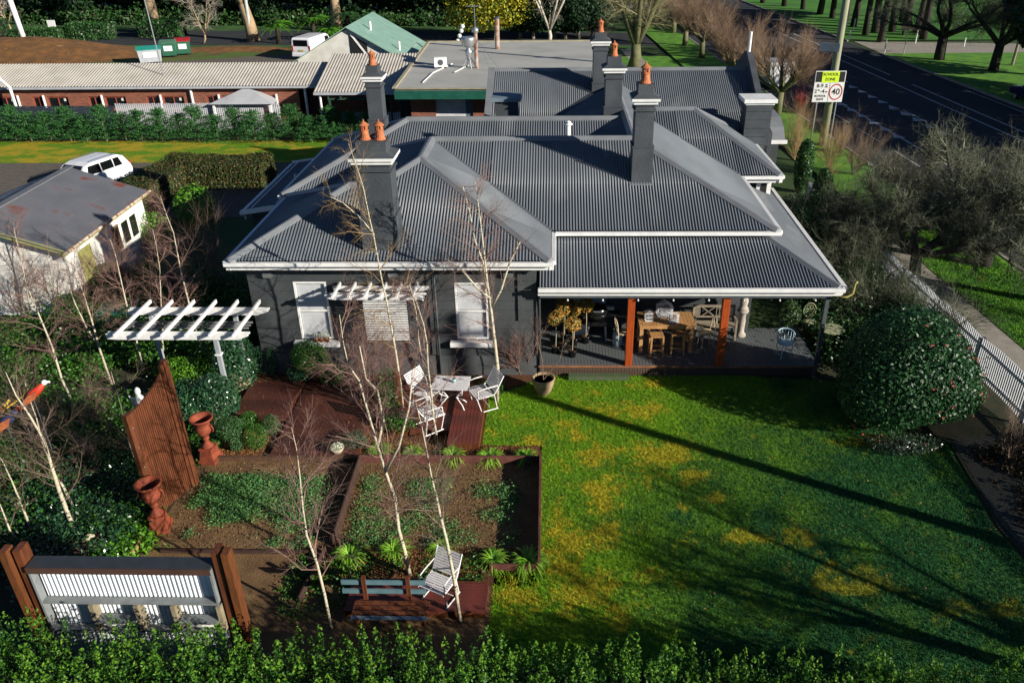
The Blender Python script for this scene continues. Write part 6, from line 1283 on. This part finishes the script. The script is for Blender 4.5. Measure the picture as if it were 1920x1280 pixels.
# ================================================================== trees behind
TRK = mat('pale_trunk', (.40, .29, .17), (.28, .20, .12), .9, .85, .5, 8); TRG = mat('grey_trunk', (.22, .19, .14), (.15, .13, .095), 1.2, .85, .5, 8)
def bigtree(label, px, py, h, r, lean=(0, 0), forks=3, bark=TRK, twm=TWB, seed=0, twl=2.6, ntw=14, name='bare_tree', trunkh=.45, grp='large leafless trees along the roadside'):
    b = gz(px, py); rnd = random.Random(seed); t = thing(name, label, 'tree', b, 0, grp); top = Vector((lean[0], lean[1], h*trunkh)); m = MB()
    m.tube([(0, 0, 0), tuple(top*.5+Vector((.1, 0, 0))), tuple(top)], [r*1.25, r, r*.85], 10); tw = Twigs()
    for k in range(forks):
        a = k*2*pi/forks+seed; d = Vector((cos(a)*.55, sin(a)*.4, 1)).normalized(); L = h*(1-trunkh); P = [top-Vector((0, 0, .1)), top+d*L*.4, top+d*L*.75+Vector((0, 0, .1*L)), top+Vector((d.x*1.1, d.y*1.1, d.z))*L]
        m.tube(P, [r*.7, r*.5, r*.3, r*.1], 8)
        for j in range(ntw):
            u = .2+.8*j/ntw; f = u*3; i = min(2, int(f)); p = P[i].lerp(P[i+1], f-i); grow(tw, p, rdir(d, rnd.uniform(.5, 1.2), rnd), twl*rnd.uniform(.5, 1), .05*(1.2-u), 2, rnd, 4, .55, .7, .22, (0, 0, -.02), 3, .5)
    m.obj('trunk', bark, t, smooth=True); tw.obj('branches', twm, t); return t
bigtree('big bare tree with a pale straight trunk behind the antenna mast', 296, 63, 10, .55, (-.6, 0), 3, TRK, TWB, 1, 2.6, 10, trunkh=.75); bigtree('big bare tree with a pale forked trunk behind the slim pole', 476, 77, 9, .55, (-.5, 0), 3, TRK, TWB, 2, 3.2, 18, trunkh=.4)
bigtree('bare tree with twin pale trunks behind the tree ferns', 632, 60, 10, .5, (.1, 0), 2, TRK, TWB, 3, 2.2, 10, trunkh=.5); bigtree('bare tree with a thin dark double trunk above the green roof', 695, 42, 10, .4, (-.2, 0), 2, TRG, TWB, 4, 2, 8, trunkh=.7); bigtree('bare tree with an orange brown trunk left of the yellow flowering tree', 828, 42, 9, .6, (-.6, 0), 2, TRK, TWB, 5, 2.2, 8, trunkh=.5)
bigtree('slender bare shrub tree with pale stems between the bins and the slim pole', 382, 82, 4.6, .10, (.3, 0), 4, TRK, mat('silver_twig', (.40, .36, .30), (.3, .27, .22)), 6, 1.5, 10, trunkh=.2)
bigtree('small bare tree with white stems left of the white pole', 20, 60, 4.5, .10, (0, 0), 3, TRK, _m['silver_twig'], 7, 1.5, 8, trunkh=.2); bigtree('bare brown trunk standing in the dark wood', 55, 18, 9, .5, (-.3, 0), 2, TRK, TWB, 8, 2, 6, trunkh=.7)
bigtree('slender white stemmed tree right of the yellow flowering tree', 1030, 79, 9.5, .2, (.0, 0), 5, mat('white_stem', (.6, .56, .46), (.4, .36, .28), 3), _m['silver_twig'], 9, 2.2, 12, trunkh=.12)
# broad spreading bare tree behind the chimneys
MOSST = mat('mossy_limb', (.10, .11, .045), (.16, .15, .08), 2.5, .9, .5, 10)
MOSTW = mat('mossy_twig', (.34, .31, .16), (.22, .20, .11), 2.0, .8)
t_ = bigtree('broad spreading bare tree with mossy limbs behind the chimneys', 1188, 127, 7.5, .45, (.1, 0), 6, MOSST, MOSTW, 10, 3.0, 20, trunkh=.25)
# yellow flowering tree
t = thing('flowering_tree', 'leafy tree covered in yellow blossom behind the flat roof', 'tree', gz(930, 76)); MB().tube([(0, 0, 0), (.3, 0, 3), (.2, 0, 6)], [.25, .2, .1], 8).obj('trunk', _m['white_stem'], t)
YB = leafmat('yellow_blossom', [(.08, .17, .02), (.55, .46, .02), (.16, .24, .02), (.65, .52, .03), (.05, .12, .02)], .6)
p, d = shell(13000, 4.6, 3.2, 3.9, 4.7, .35, .8, seed=77); V, F = leaves(p, .17, d, rng=np.random.default_rng(3)); npobj('crown', V, F, YB, t)
# tree ferns
FERN = leafmat('fern_frond', [(.07, .24, .015), (.13, .36, .02), (.04, .14, .015)], .6, .3, .35)
def treefern(label, px, py, h, L, seed, dark=False):
    r = random.Random(seed); t = thing('tree_fern', label, 'tree fern', gz(px, py), 0, 'tree ferns beside the car park'); MB().tube([(0, 0, 0), (.05, 0, h)], [.28, .2], 8).obj('trunk', mat('fern_trunk', (.04, .03, .02), (.025, .02, .014), 5, .95, .8), t, smooth=True)
    V = []; F = []
    for k in range(15):
        a = 2*pi*k/15+r.uniform(-.2, .2); e = r.uniform(.3, .8); l = L*r.uniform(.8, 1.1)
        for j in range(22):
            u = j/22; x = l*u; z = h+l*(e*u*1.3-u*u*.9); wd = .36*l*(.25+sin(pi*min(1, u*1.05+.05)))*.5
            for s in (-1, 1):
                o = len(V); c = Vector((cos(a)*x, sin(a)*x, z)); sd = Vector((-sin(a), cos(a), 0))*s; fw = Vector((cos(a), sin(a), -.3))
                V += [c, c+sd*wd*.5+fw*.05, c+sd*wd+fw*.12-Vector((0, 0, .06)), c+sd*wd*.5-fw*.07]; F.append((o, o+1, o+2, o+3))
    npobj('fronds', V, F, DKG if dark else FERN, t)
treefern('bright tree fern left of the white van', 523, 82, 1.6, 2.3, 1); treefern('bright tree fern right behind the white van', 590, 78, 1.9, 2.2, 2); treefern('bright tree fern low at the right of the white van', 622, 82, 1.1, 1.9, 3); treefern('dark tree fern left of the green roof', 655, 76, 2.4, 2.6, 4, True); treefern('dark tree fern touching the green roof edge', 693, 76, 2.0, 2.4, 5, True)
# white lamp globes
t = thing('lamp_post', 'cluster of small white lamp globes at the far corner of the flat roof', 'lamp', gy(893, 80, 61)); 
MB().tube([(-1.3, 0, -2), (-1.3, 0, .2), (-.9, 0, 1.2)], .04, 5).obj('post', DSTEEL, t)
for p_ in ((-1.35, 0, .1), (-1.2, 0, .45), (-1.05, 0, .8), (-.95, 0, 1.1)): MB().ball(p_, .16, 10, 8).obj('globe', WHITE, t, smooth=True)
# the wood behind: individual dark trees at the front, mass behind
WDK = leafmat('wood_leaf', [(.006, .022, .010), (.012, .04, .014), (.022, .065, .02), (.01, .03, .01)], .6, .3, .15)
def darkcrown(seed, n=5200): p, d = shell(n, 3.6, 3.2, 3.9, 5.2, .3, .5, seed=seed); return leaves(p, .26, d, rng=np.random.default_rng(seed))
dm = []
for s in (1, 2, 3):
    o = npobj('crown', *darkcrown(s), WDK); dm.append(o.data); bpy.data.objects.remove(o)
o = MB().tube([(0, 0, 0), (.2, 0, 5)], [.35, .2], 8).obj('trunk', TRG); dtr = o.data; bpy.data.objects.remove(o)
rr = random.Random(4); k = 0
for row, (y0, n_, x0, x1) in enumerate(((101, 15, -78, 6), (108, 17, -85, 12), (116, 16, -90, 16))):
    for i in range(n_):
        x = x0+(x1-x0)*(i+.5)/n_+rr.uniform(-1.5, 1.5); y = y0+(-x*.10 if x < -10 else 0)+rr.uniform(-1.5, 1.5); s = rr.uniform(.85, 1.35)
        t = thing('dark_tree', 'dark evergreen tree in the shaded wood behind the side street', 'tree', (x, y, -.4), rr.uniform(0, 6), 'trees of the dark wood', s)
        for me, nm in ((dm[k % 3], 'crown'), (dtr, 'trunk')): o = bpy.data.objects.new(nm, me); COL.objects.link(o); o.parent = t
        k += 1
r = np.random.default_rng(8); n = 30000; x = r.uniform(-85, 6, n); y = 97.5-np.minimum(x, -10)*.10+r.uniform(0, 7, n)-1; z = np.abs(r.normal(size=n))*.9*(.4+fbm(x, y, .25, 3, 4))
V, F = leaves(np.stack([x, y, z], 1), .22, up=.4, rng=r); o = npobj('undergrowth', V, F, leafmat('undergrowth_leaf', [(.012, .05, .015), (.03, .10, .02), (.05, .13, .03), (.06, .06, .03)]), kind='stuff'); tag(o, 'dim green undergrowth along the foot of the wood', 'undergrowth')
for k, (px, py) in enumerate(((975, 72), (1000, 74), (1040, 73), (1060, 74), (1085, 74), (1110, 72))):
    t = thing('small_tree', ORD[k]+' small dark tree from the left in the row beyond the flat roof', 'tree', gz(px, py), k*1.1, 'small dark trees beyond the flat roof', .52)
    for me, nm in ((dm[k % 3], 'crown'), (dtr, 'trunk')): o = bpy.data.objects.new(nm, me); COL.objects.link(o); o.parent = t

# ================================================================== street side
# pollarded bushy street trees
PTW = mat('tan_red_twig', (.28, .19, .12), (.19, .12, .08), 1.2, .8, c3=(.30, .25, .13)); 
def pollard(seed, n=90, R=2.5, H=4.2):
    rnd = random.Random(seed); m = MB(); tw = Twigs(); m.tube([(0, 0, 0), (.05, 0, 1.3)], [.26, .2], 8)
    for k in range(9):
        a = k*.7+rnd.random(); e = rnd.uniform(.45, 1.0); d = Vector((cos(a)*cos(e), sin(a)*cos(e), sin(e))); P = [Vector((.05, 0, 1.2)), Vector((.05, 0, 1.2))+d*1.1, Vector((.05, 0, 1.2))+d*1.9+Vector((0, 0, .25))]
        m.tube(P, [.12, .09, .05], 6)
        for j in range(n//9):
            p = P[1].lerp(P[2], rnd.random()) if rnd.random() < .65 else P[0].lerp(P[1], rnd.uniform(.5, 1))
            dd = (Vector((d.x, d.y, 0))*.8+Vector((0, 0, .8))).normalized(); grow(tw, p, rdir(dd, rnd.uniform(.1, .75), rnd), rnd.uniform(1.1, 1.9), .028, 2, rnd, 4, .55, .5, .15, (0, 0, .08), 3, .6)
    return m, tw
ptm = []
for s in (1, 2):
    m, tw = pollard(s); a = m.obj('trunk', MOSST, smooth=True); b = tw.obj('twigs', PTW); ptm.append((a.data, b.data)); bpy.data.objects.remove(a); bpy.data.objects.remove(b)
for k, (px, py, s, lb) in enumerate([(1457, 213, 1.08, 'bushy pollarded street tree beside the school zone sign, nearest of the row'), (1372, 172, 1.15, 'bushy pollarded street tree second in the row, over the white van roof'), (1316, 108, 1.1, 'pollarded street tree with its trunk on the bright grass'), (1284, 85, 1.1, 'golden twigged pollarded street tree farther up the row'), (1262, 62, 1.2, 'pollarded street tree near the white pole'), (1235, 45, 1.2, 'farthest pollarded street tree of the row')]):
    t = thing('street_tree', lb, 'tree', gz(px, py, .1), k*1.7, 'pollarded trees along the kerb', s)
    for me, nm in zip(ptm[k % 2], ('trunk', 'twigs')): o = bpy.data.objects.new(nm, me); COL.objects.link(o); o.parent = t
# the big mossy tangle by the fence
GRT = mat('lichen_twig', (.12, .135, .08), (.055, .06, .038), 2.5, .8, c3=(.34, .34, .23), contrast=(.42, .58)); GRD = mat('dark_limb', (.045, .038, .028), (.03, .025, .02), 3, .9, .5, 14)
def tangle(label, loc, r, h, seed, limbs=7, R=3.2, per=26, twm=GRT, L=1.5, th=1.6, low=.25, hi=1.0):
    rnd = random.Random(seed); t = thing('spreading_tree', label, 'tree', loc, 0, 'spreading leafless trees along the street'); m = MB(); tw = Twigs(); top = Vector((rnd.uniform(-.15, .15), 0, th)); m.tube([(0, 0, 0), tuple(top)], [r*1.2, r], 9)
    for k in range(limbs):
        a = k*2*pi/limbs+rnd.uniform(-.3, .3); e = rnd.uniform(low, hi); d = Vector((cos(a)*cos(e), sin(a)*cos(e), sin(e))); P = [top-Vector((0, 0, .15))]; dd = d.copy()
        for i in range(4): dd = (rdir(dd, rnd.uniform(.1, .35), rnd)+Vector((0, 0, .05))).normalized(); P.append(P[-1]+dd*R/4)
        m.tube(P, [r*.62, r*.45, r*.32, r*.2, r*.1], 7)
        for j in range(per):
            u = .25+.75*rnd.random(); f = u*4; i = min(3, int(f)); p = P[i].lerp(P[i+1], f-i); grow(tw, p, rdir((dd+Vector((0, 0, .45))).normalized(), rnd.uniform(.3, 1.3), rnd), L*rnd.uniform(.5, 1.1), .034, 2, rnd, 4, .6, 1.0, .38, (0, 0, .02), 3, .62)
    m.obj('trunk', GRD, t, smooth=True); tw.obj('twigs', twm, t); return t
tangle('dark spreading bare tree standing just inside the street fence', gz(1712, 535), .18, 4, 31, 9, 2.9, 22, GRT, 1.1, 1.3, .2, .75)
tangle('large spreading bare tree on the grass verge beyond the footpath', gz(1842, 496, .1), .26, 5, 32, 10, 3.9, 21, GRT, 1.25, 1.5, .05, .8)
tangle('spreading bare tree with pale mossy top twigs beside the bend of the verge', gz(1735, 430, .1), .2, 5, 33, 9, 2.8, 17, mat('pale_lichen_twig', (.22, .21, .14), (.10, .10, .06), 2.5, c3=(.34, .32, .22), contrast=(.4, .6)), 1.05, 1.1, .05, .75)
tangle('bare tree at the right picture edge over the kerb', (16.2, 24.3, .1), .2, 5, 34, 9, 3.4, 19, GRT, 1.15, 1.4, .1, .65)
for k, (x, y, h_) in enumerate([(10.6, 23.2, 2.0), (10.2, 25.6, 2.4), (10.9, 28.0, 2.3), (11.2, 30.6, 2.2), (11.3, 21.3, 1.7)]):
    t = thing('fence_shrub', ORD[k]+' dark leafless shrub from the camellia along the inside of the street fence' if k < 4 else 'dark leafless shrub between the camellia and the street fence', 'shrub', (x, y, 0), 0, 'dark leafless shrubs along the street fence'); tw = Twigs(); rnd = random.Random(400+k)
    for j in range(20): grow(tw, (rnd.gauss(0, .25), rnd.gauss(0, .25), 0), rdir((0, 0, 1), rnd.uniform(.05, 1.0), rnd), h_*rnd.uniform(.6, 1.1), .026, 2, rnd, 4, .55, .8, .3, (0, 0, .03), 4)
    tw.obj('twigs', GRT, t)
# park trees across the street
for k, (px, py, s_, nm) in enumerate([(1760, 112, 1.25, 'bare park tree with a forked trunk across the street'), (1862, 132, 1.1, 'dark bare park tree nearest the right edge across the street')]):
    tangle(nm, gz(px, py, .1), .3*s_, 5, 41+k, 8, 4.6*s_, 16, TWB if k else GRT, 2.0, 2.0, .4, 1.0)
PT = MB().tube([(0, 0, 0), (.2, 0, 3.5), (.1, 0, 8)], [.38, .3, .2], 9); o = PT.obj('trunk', GRD, smooth=True); ptme = o.data; bpy.data.objects.remove(o)
pk = [(1650, 78), (1672, 60), (1697, 56), (1718, 62), (1640, 62), (1622, 66), (1600, 50), (1585, 40), (1560, 34), (1537, 27), (1505, 18), (1470, 12), (1655, 48), (1690, 42), (1730, 74), (1700, 34), (1430, 6)]
for k, (px, py) in enumerate(pk):
    t = thing('park_tree', 'dark trunked tree in the park grove beyond the street', 'tree', gz(px, py, .09), k*2.1, 'dark trees of the park grove', (.9+.3*((k*7) % 5)/5,)*3)
    o = bpy.data.objects.new('trunk', ptme); COL.objects.link(o); o.parent = t; o = bpy.data.objects.new('crown', dm[k % 3]); COL.objects.link(o); o.parent = t; o.location = (0, 0, 3.4); o.scale = (.9, .9, .62)
for k, (x, y, s_) in enumerate([(38.5, 36, 1.), (38, 44, 1.1), (37.6, 51, 1.), (37.2, 58, 1.15), (37.4, 65, 1.1)]):
    t = thing('verge_tree', 'dense dark tree on the park verge shading the street', 'tree', (x, y, .09), k*1.9, 'shade trees of the park verge', s_)
    for me, nm in ((dm[k % 3], 'crown'), (dtr, 'trunk')): o = bpy.data.objects.new(nm, me); COL.objects.link(o); o.parent = t
# bollard posts and park things
for k, (px, py, h) in enumerate([(1600, 60, 1.3), (1658, 100, 1.2), (1716, 82, 1.2), (1592, 75, .9), (1585, 58, 1.2), (1807, 88, .8), (1881, 88, 1.3)]):
    o = MB().tube([(0, 0, 0), (0, 0, h)], .06, 8).obj('white_post', WHITE); o.location = gz(px, py, .09); tag(o, 'short white marker post by the park entrance', 'post', 'white marker posts by the park')
t = thing('park_sign', 'slim pole with a small round sign on the park verge', 'sign', gz(1694, 103, .09)); MB().tube([(0, 0, 0), (0, 0, 2.6)], .045, 8).obj('pole', STEEL, t); MB().tube([(0, -.02, 2.6), (0, .02, 2.6)], .26, 16).obj('sign_disc', DSTEEL, t)
t = thing('park_bench', 'dark park bench on the grass beyond the driveway', 'bench', gz(1708, 66, .09))
for k in range(3): MB().bb(-1, 1, -.2+k*.15, -.08+k*.15, .45, .49).obj('seat_slat', GRD, t)
MB().bb(-1, 1, .25, .29, .55, .9).obj('backrest', GRD, t)
for x in (-.8, .8): MB().bb(x-.05, x+.05, -.2, .25, 0, .45).obj('leg', GRD, t)
t = thing('parked_car', 'dark blue car cut off by the right edge on the street', 'car', (sx(32.9, 55.0), 55.0, 0), rad(93)); BLU = mat('dark_blue_paint', (.01, .02, .06), (.008, .015, .045), 2, .2)
carbody(t, [(-2.3, .35), (-2.3, .85), (-1.9, 1.0), (-1.4, 1.4), (.3, 1.42), (1.0, 1.0), (2.1, .85), (2.25, .4)], .88, BLU, 1.42, .95); wheelset(t, (-1.4, 1.4), .86, .31)
for s in (-1, 1): MB().add([(-1.5, s*.88, 1.0), (.75, s*.88, 1.0), (.2, s*.78, 1.34), (-1.25, s*.78, 1.34)], [(0, 1, 2, 3), (3, 2, 1, 0)]).obj('side_window', DGL, t)
# school zone sign
SG = gz(1519, 276, .1); SG2 = gz(1558, 279, .1); X0, X1 = 0, SG2.x-SG.x
t = thing('school_zone_sign', 'school zone speed sign board on two slim poles on the verge', 'sign', SG); 
zb, zt = 2.42, 4.02; xl, xr = -.30, X1+.26
MB().bb(xl, xr, -.02, .02, zb, zt).obj('board', mat('sign_white', (.74, .74, .72), (.70, .70, .68)), t, bevel=.01)
SB = mat('sign_black', (.012, .012, .014), (.01, .01, .012)); MB().bb(xl+.04, xr-.04, -.028, -.021, zt-.56, zt-.03).obj('header', SB, t)
MB().bb(xl+.36, xr-.34, -.036, -.029, zt-.58, zt-.02).obj('yellow_panel', mat('fluoro_yellow', (.62, .85, .02), (.58, .8, .02)), t)
def txt(s, x, z, size, m, y=-.04, sx__=1.):
    c = bpy.data.curves.new('lettering', 'FONT'); c.body = s; c.size = size; c.align_x = 'CENTER'; c.align_y = 'CENTER'; c.extrude = .002; c.offset = .004
    o = bpy.data.objects.new('lettering', c); COL.objects.link(o); o.data.materials.append(m); o.parent = t; o.location = (x, y, z); o.rotation_euler = (pi/2, 0, 0)
    bpy.context.view_layer.update(); me = bpy.data.meshes.new_from_object(o.evaluated_get(bpy.context.evaluated_depsgraph_get())); me.materials.clear(); me.materials.append(m)
    q = bpy.data.objects.new('lettering', me); COL.objects.link(q); q.parent = t; q.location = (x, y, z); q.rotation_euler = (pi/2, 0, 0); bpy.data.objects.remove(o); q.name = 'lettering'
xm = (xl+xr)/2
txt('SCHOOL', xm, zt-.17, .20, SB); txt('ZONE', xm, zt-.42, .20, SB); xq = xl+.40; txt('8-9', xq-.08, zt-.76, .27, SB, -.026); txt('30\nAM', xq+.25, zt-.76, .10, SB, -.026); txt('2', xq-.27, zt-1.04, .27, SB, -.026); txt('30', xq-.12, zt-.98, .10, SB, -.026); txt('-4', xq+.08, zt-1.04, .27, SB, -.026); txt('PM', xq+.29, zt-1.07, .09, SB, -.026)
txt('SCHOOL', xq, zt-1.28, .15, SB, -.026); txt('DAYS', xq, zt-1.45, .15, SB, -.026)
xc, zc = xr-.40, zt-1.07; MR = mat('sign_red', (.42, .01, .03), (.38, .01, .03)); ring = MB(); n = 32
for k in range(n):
    a, b = 2*pi*k/n, 2*pi*(k+1)/n; ring.add([(xc+.30*cos(a), -.026, zc+.36*sin(a)), (xc+.30*cos(b), -.026, zc+.36*sin(b)), (xc+.355*cos(b), -.026, zc+.42*sin(b)), (xc+.355*cos(a), -.026, zc+.42*sin(a))], [(0, 1, 2, 3)])
ring.obj('speed_ring', MR, t); txt('40', xc, zc, .44, SB, -.026); MB().bb(xq+.42, xq+.432, -.027, -.0205, zb+.02, zt-.60).obj('divider', SB, t)
for x in (0, X1): MB().tube([(x, .05, 0), (x, .05, zt-.1)], .04, 8).obj('pole', STEEL, t)
t = thing('utility_pole', 'tall round timber power pole behind the school zone sign', 'utility pole', gz(1545, 275, .1)+Vector((0, .35, 0))); MB().tube([(0, 0, 0), (.05, 0, 12)], [.22, .16], 12).obj('pole_shaft', mat('greenish_pole', (.33, .34, .22), (.24, .25, .16), 1.2, .85, .3, 10, stretch=(1, 1, .3)), t, smooth=True)
MB().box((-.45, -.1, 5.15), (1.0, .04, .42), rz=rad(-28), ry=rad(0)).obj('street_name_plate', mat('grey_plate', (.45, .46, .48)), t); MB().beam((-.8, .05, 9.6), (.9, .05, 9.6), .1, .12).obj('crossarm', SCRW, t)
for k, (px, py, lb) in enumerate([(1297, 24, 'white pole rising above the pollarded trees')]):
    t = thing('street_pole', lb, 'pole', gz(px, 60, .1)); MB().tube([(0, 0, 0), (0, 0, 8)], .15, 10).obj('pole_shaft', WHITE, t)
t = thing('leaning_pole', 'slim dark pole by the park trees at the right edge', 'pole', gz(1898, 122, .09)); MB().tube([(0, 0, 0), (.1, 0, 7)], .12, 8).obj('pole_shaft', GREYT, t)
o = MB().prism_y([(-1.6, .3), (1.6, .3), (1.6, 1.2), (1.1, 1.9), (-1.5, 1.95), (-1.6, 1.8)], -.9, .9).obj('white_van', CARW, bevel=.06); o.location = (sx(17.3, 62), 61.5, 0); o.rotation_euler = (0, 0, rad(93)); tag(o, 'white vehicle half hidden behind the pollarded trees', 'van')
bl = thing('white_building', 'pale building with an orange awning behind the broad bare tree', 'building', gz(1215, 30)+Vector((0, 6, 0))); MB().bb(-5, 5, 0, 6, 0, 3.6).obj('wall', mat('pale_wall', (.6, .6, .58), (.5, .5, .48)), bl); MB().bb(-2.5, 2.5, -.8, -.02, 1.6, 2.1).obj('awning', mat('orange_awning', (.6, .2, .04), (.5, .15, .03)), bl); MB().bb(-5.2, 5.2, -.2, 6.2, 3.6, 4.4).obj('roof', mat('pink_grey_roof', (.4, .33, .33), (.33, .28, .28)), bl)
for x in (-4.2, -1, 2.4): o = MB().bb(x, x+1.2, -.05, -.01, .9, 2.6).obj('window', DGL, bl)
# street picket fence along the right side of the garden
PF = mat('white_street_picket', (.74, .75, .77), (.6, .62, .65), 6, .6)
def fx(Y): return 11.85-.055*(Y-18)
t = thing('picket_fence', 'white picket fence with dark posts between the garden and the footpath', 'fence', (fx(10), 10, .05)); q = MB().bb(-.012, .012, -.024, .024, .08, 1.2).obj('picket', PF, t); n = int(24/.09)
for k in range(n):
    o = q if not k else bpy.data.objects.new('picket', q.data)
    if k: COL.objects.link(o); o.parent = t
    y = k*.09; o.location = (fx(10+y)-fx(10), y, .08*sin(pi*((y % 2.4)/2.4)))
for z in (.3, 1.0): MB().beam((.04, 0, z), (fx(34)-fx(10)+.04, 24, z), .04, .08).obj('rail', PF, t)
for k in range(11): y = k*2.4; x = fx(10+y)-fx(10); MB().bb(x+.02, x+.10, y-.05, y+.05, 0, 1.2).obj('post', mat('dark_fence_post', (.05, .06, .08), (.04, .045, .06)), t)
# plants between veranda and street
for k, (px, py, lb) in enumerate([(1500, 330, 'tall narrow dark conifer by the street fence, left of two'), (1530, 400, 'tall narrow dark conifer by the street fence, right of two')]):
    shrub('narrow_conifer', lb, 'conifer', gz(px, py+30), (.42, .42, 1.3), 3000, .06, DKG, 300+k, group=None)
shrub('bush', 'silvery leaved bush beside the side gutter', 'bush', gz(1478, 430), (.8, .7, .7), 2200, .05, leafmat('silver_green', [(.12, .16, .11), (.22, .26, .2), (.05, .08, .05)]), 305, lumps=.3); shrub('bush', 'green bush along the east side of the veranda roof', 'bush', gz(1500, 500), (1.2, 1.6, 1.0), 4200, .05, DKG, 306, lumps=.3); shrub('bush', 'dark bush between the side roof and the street fence', 'bush', gz(1560, 470), (1.3, 1.5, 1.1), 4200, .05, DKG, 307, lumps=.3)
redshrub('leafless yellowish shrub on the bright verge before the sign poles', 1555, 330, 2.2, 12, 20, TWY, .6); redshrub('leafless upright shrub by the bay window', 1490, 300, 2.4, 12, 21, TWY, .35); redshrub('leafless shrub at the street fence corner', 1600, 330, 2.0, 12, 22, TWB, .7); redshrub('leafless red berried shrub by the kerb', 1500, 215, 1.2, 10, 23, mat('berry_twig', (.45, .06, .05), (.3, .05, .04)), .5); redshrub('leafless grey shrub beside the power pole', 1575, 290, 1.4, 12, 24, TWB, .5); redshrub('leafless thin shrub at the camellia side of the fence', 1890, 860, 1.0, 6, 25, TWB, .5)
o = MB().tube([(0, 0, 0), (0, 0, .5)], [.18, .22], 14).obj('terracotta_pot', TERRA); o.location = gz(1524, 350, .9); 
o.location.z = .0; o.location = gz(1530, 385); tag(o, 'terracotta pot by the street fence behind the silvery bush', 'pot')
# the pole and trees outside the right edge that shade the lawn
t = thing('utility_pole', 'timber power pole on the verge that throws the long shadow across the lawn', 'utility pole', (15.9, 9.25, 0)); MB().tube([(0, 0, 0), (0, 0, 9.5)], [.19, .14], 12).obj('pole_shaft', _m['greenish_pole'], t); MB().beam((-.9, 0, 8.9), (.9, 0, 8.9), .1, .12).obj('crossarm', SCRW, t)
tangle('bare verge tree shading the right part of the lawn', (14.6, 6.4, 0), .2, 5, 51, 5, 3.4, 5, GRT, 1.5, 2.2, .6, 1.2); tangle('bare verge tree shading the bottom right of the lawn', (13.6, 2.2, 0), .24, 5, 52, 6, 3.6, 9, GRT, 1.6, 2.0, .4, 1.2)
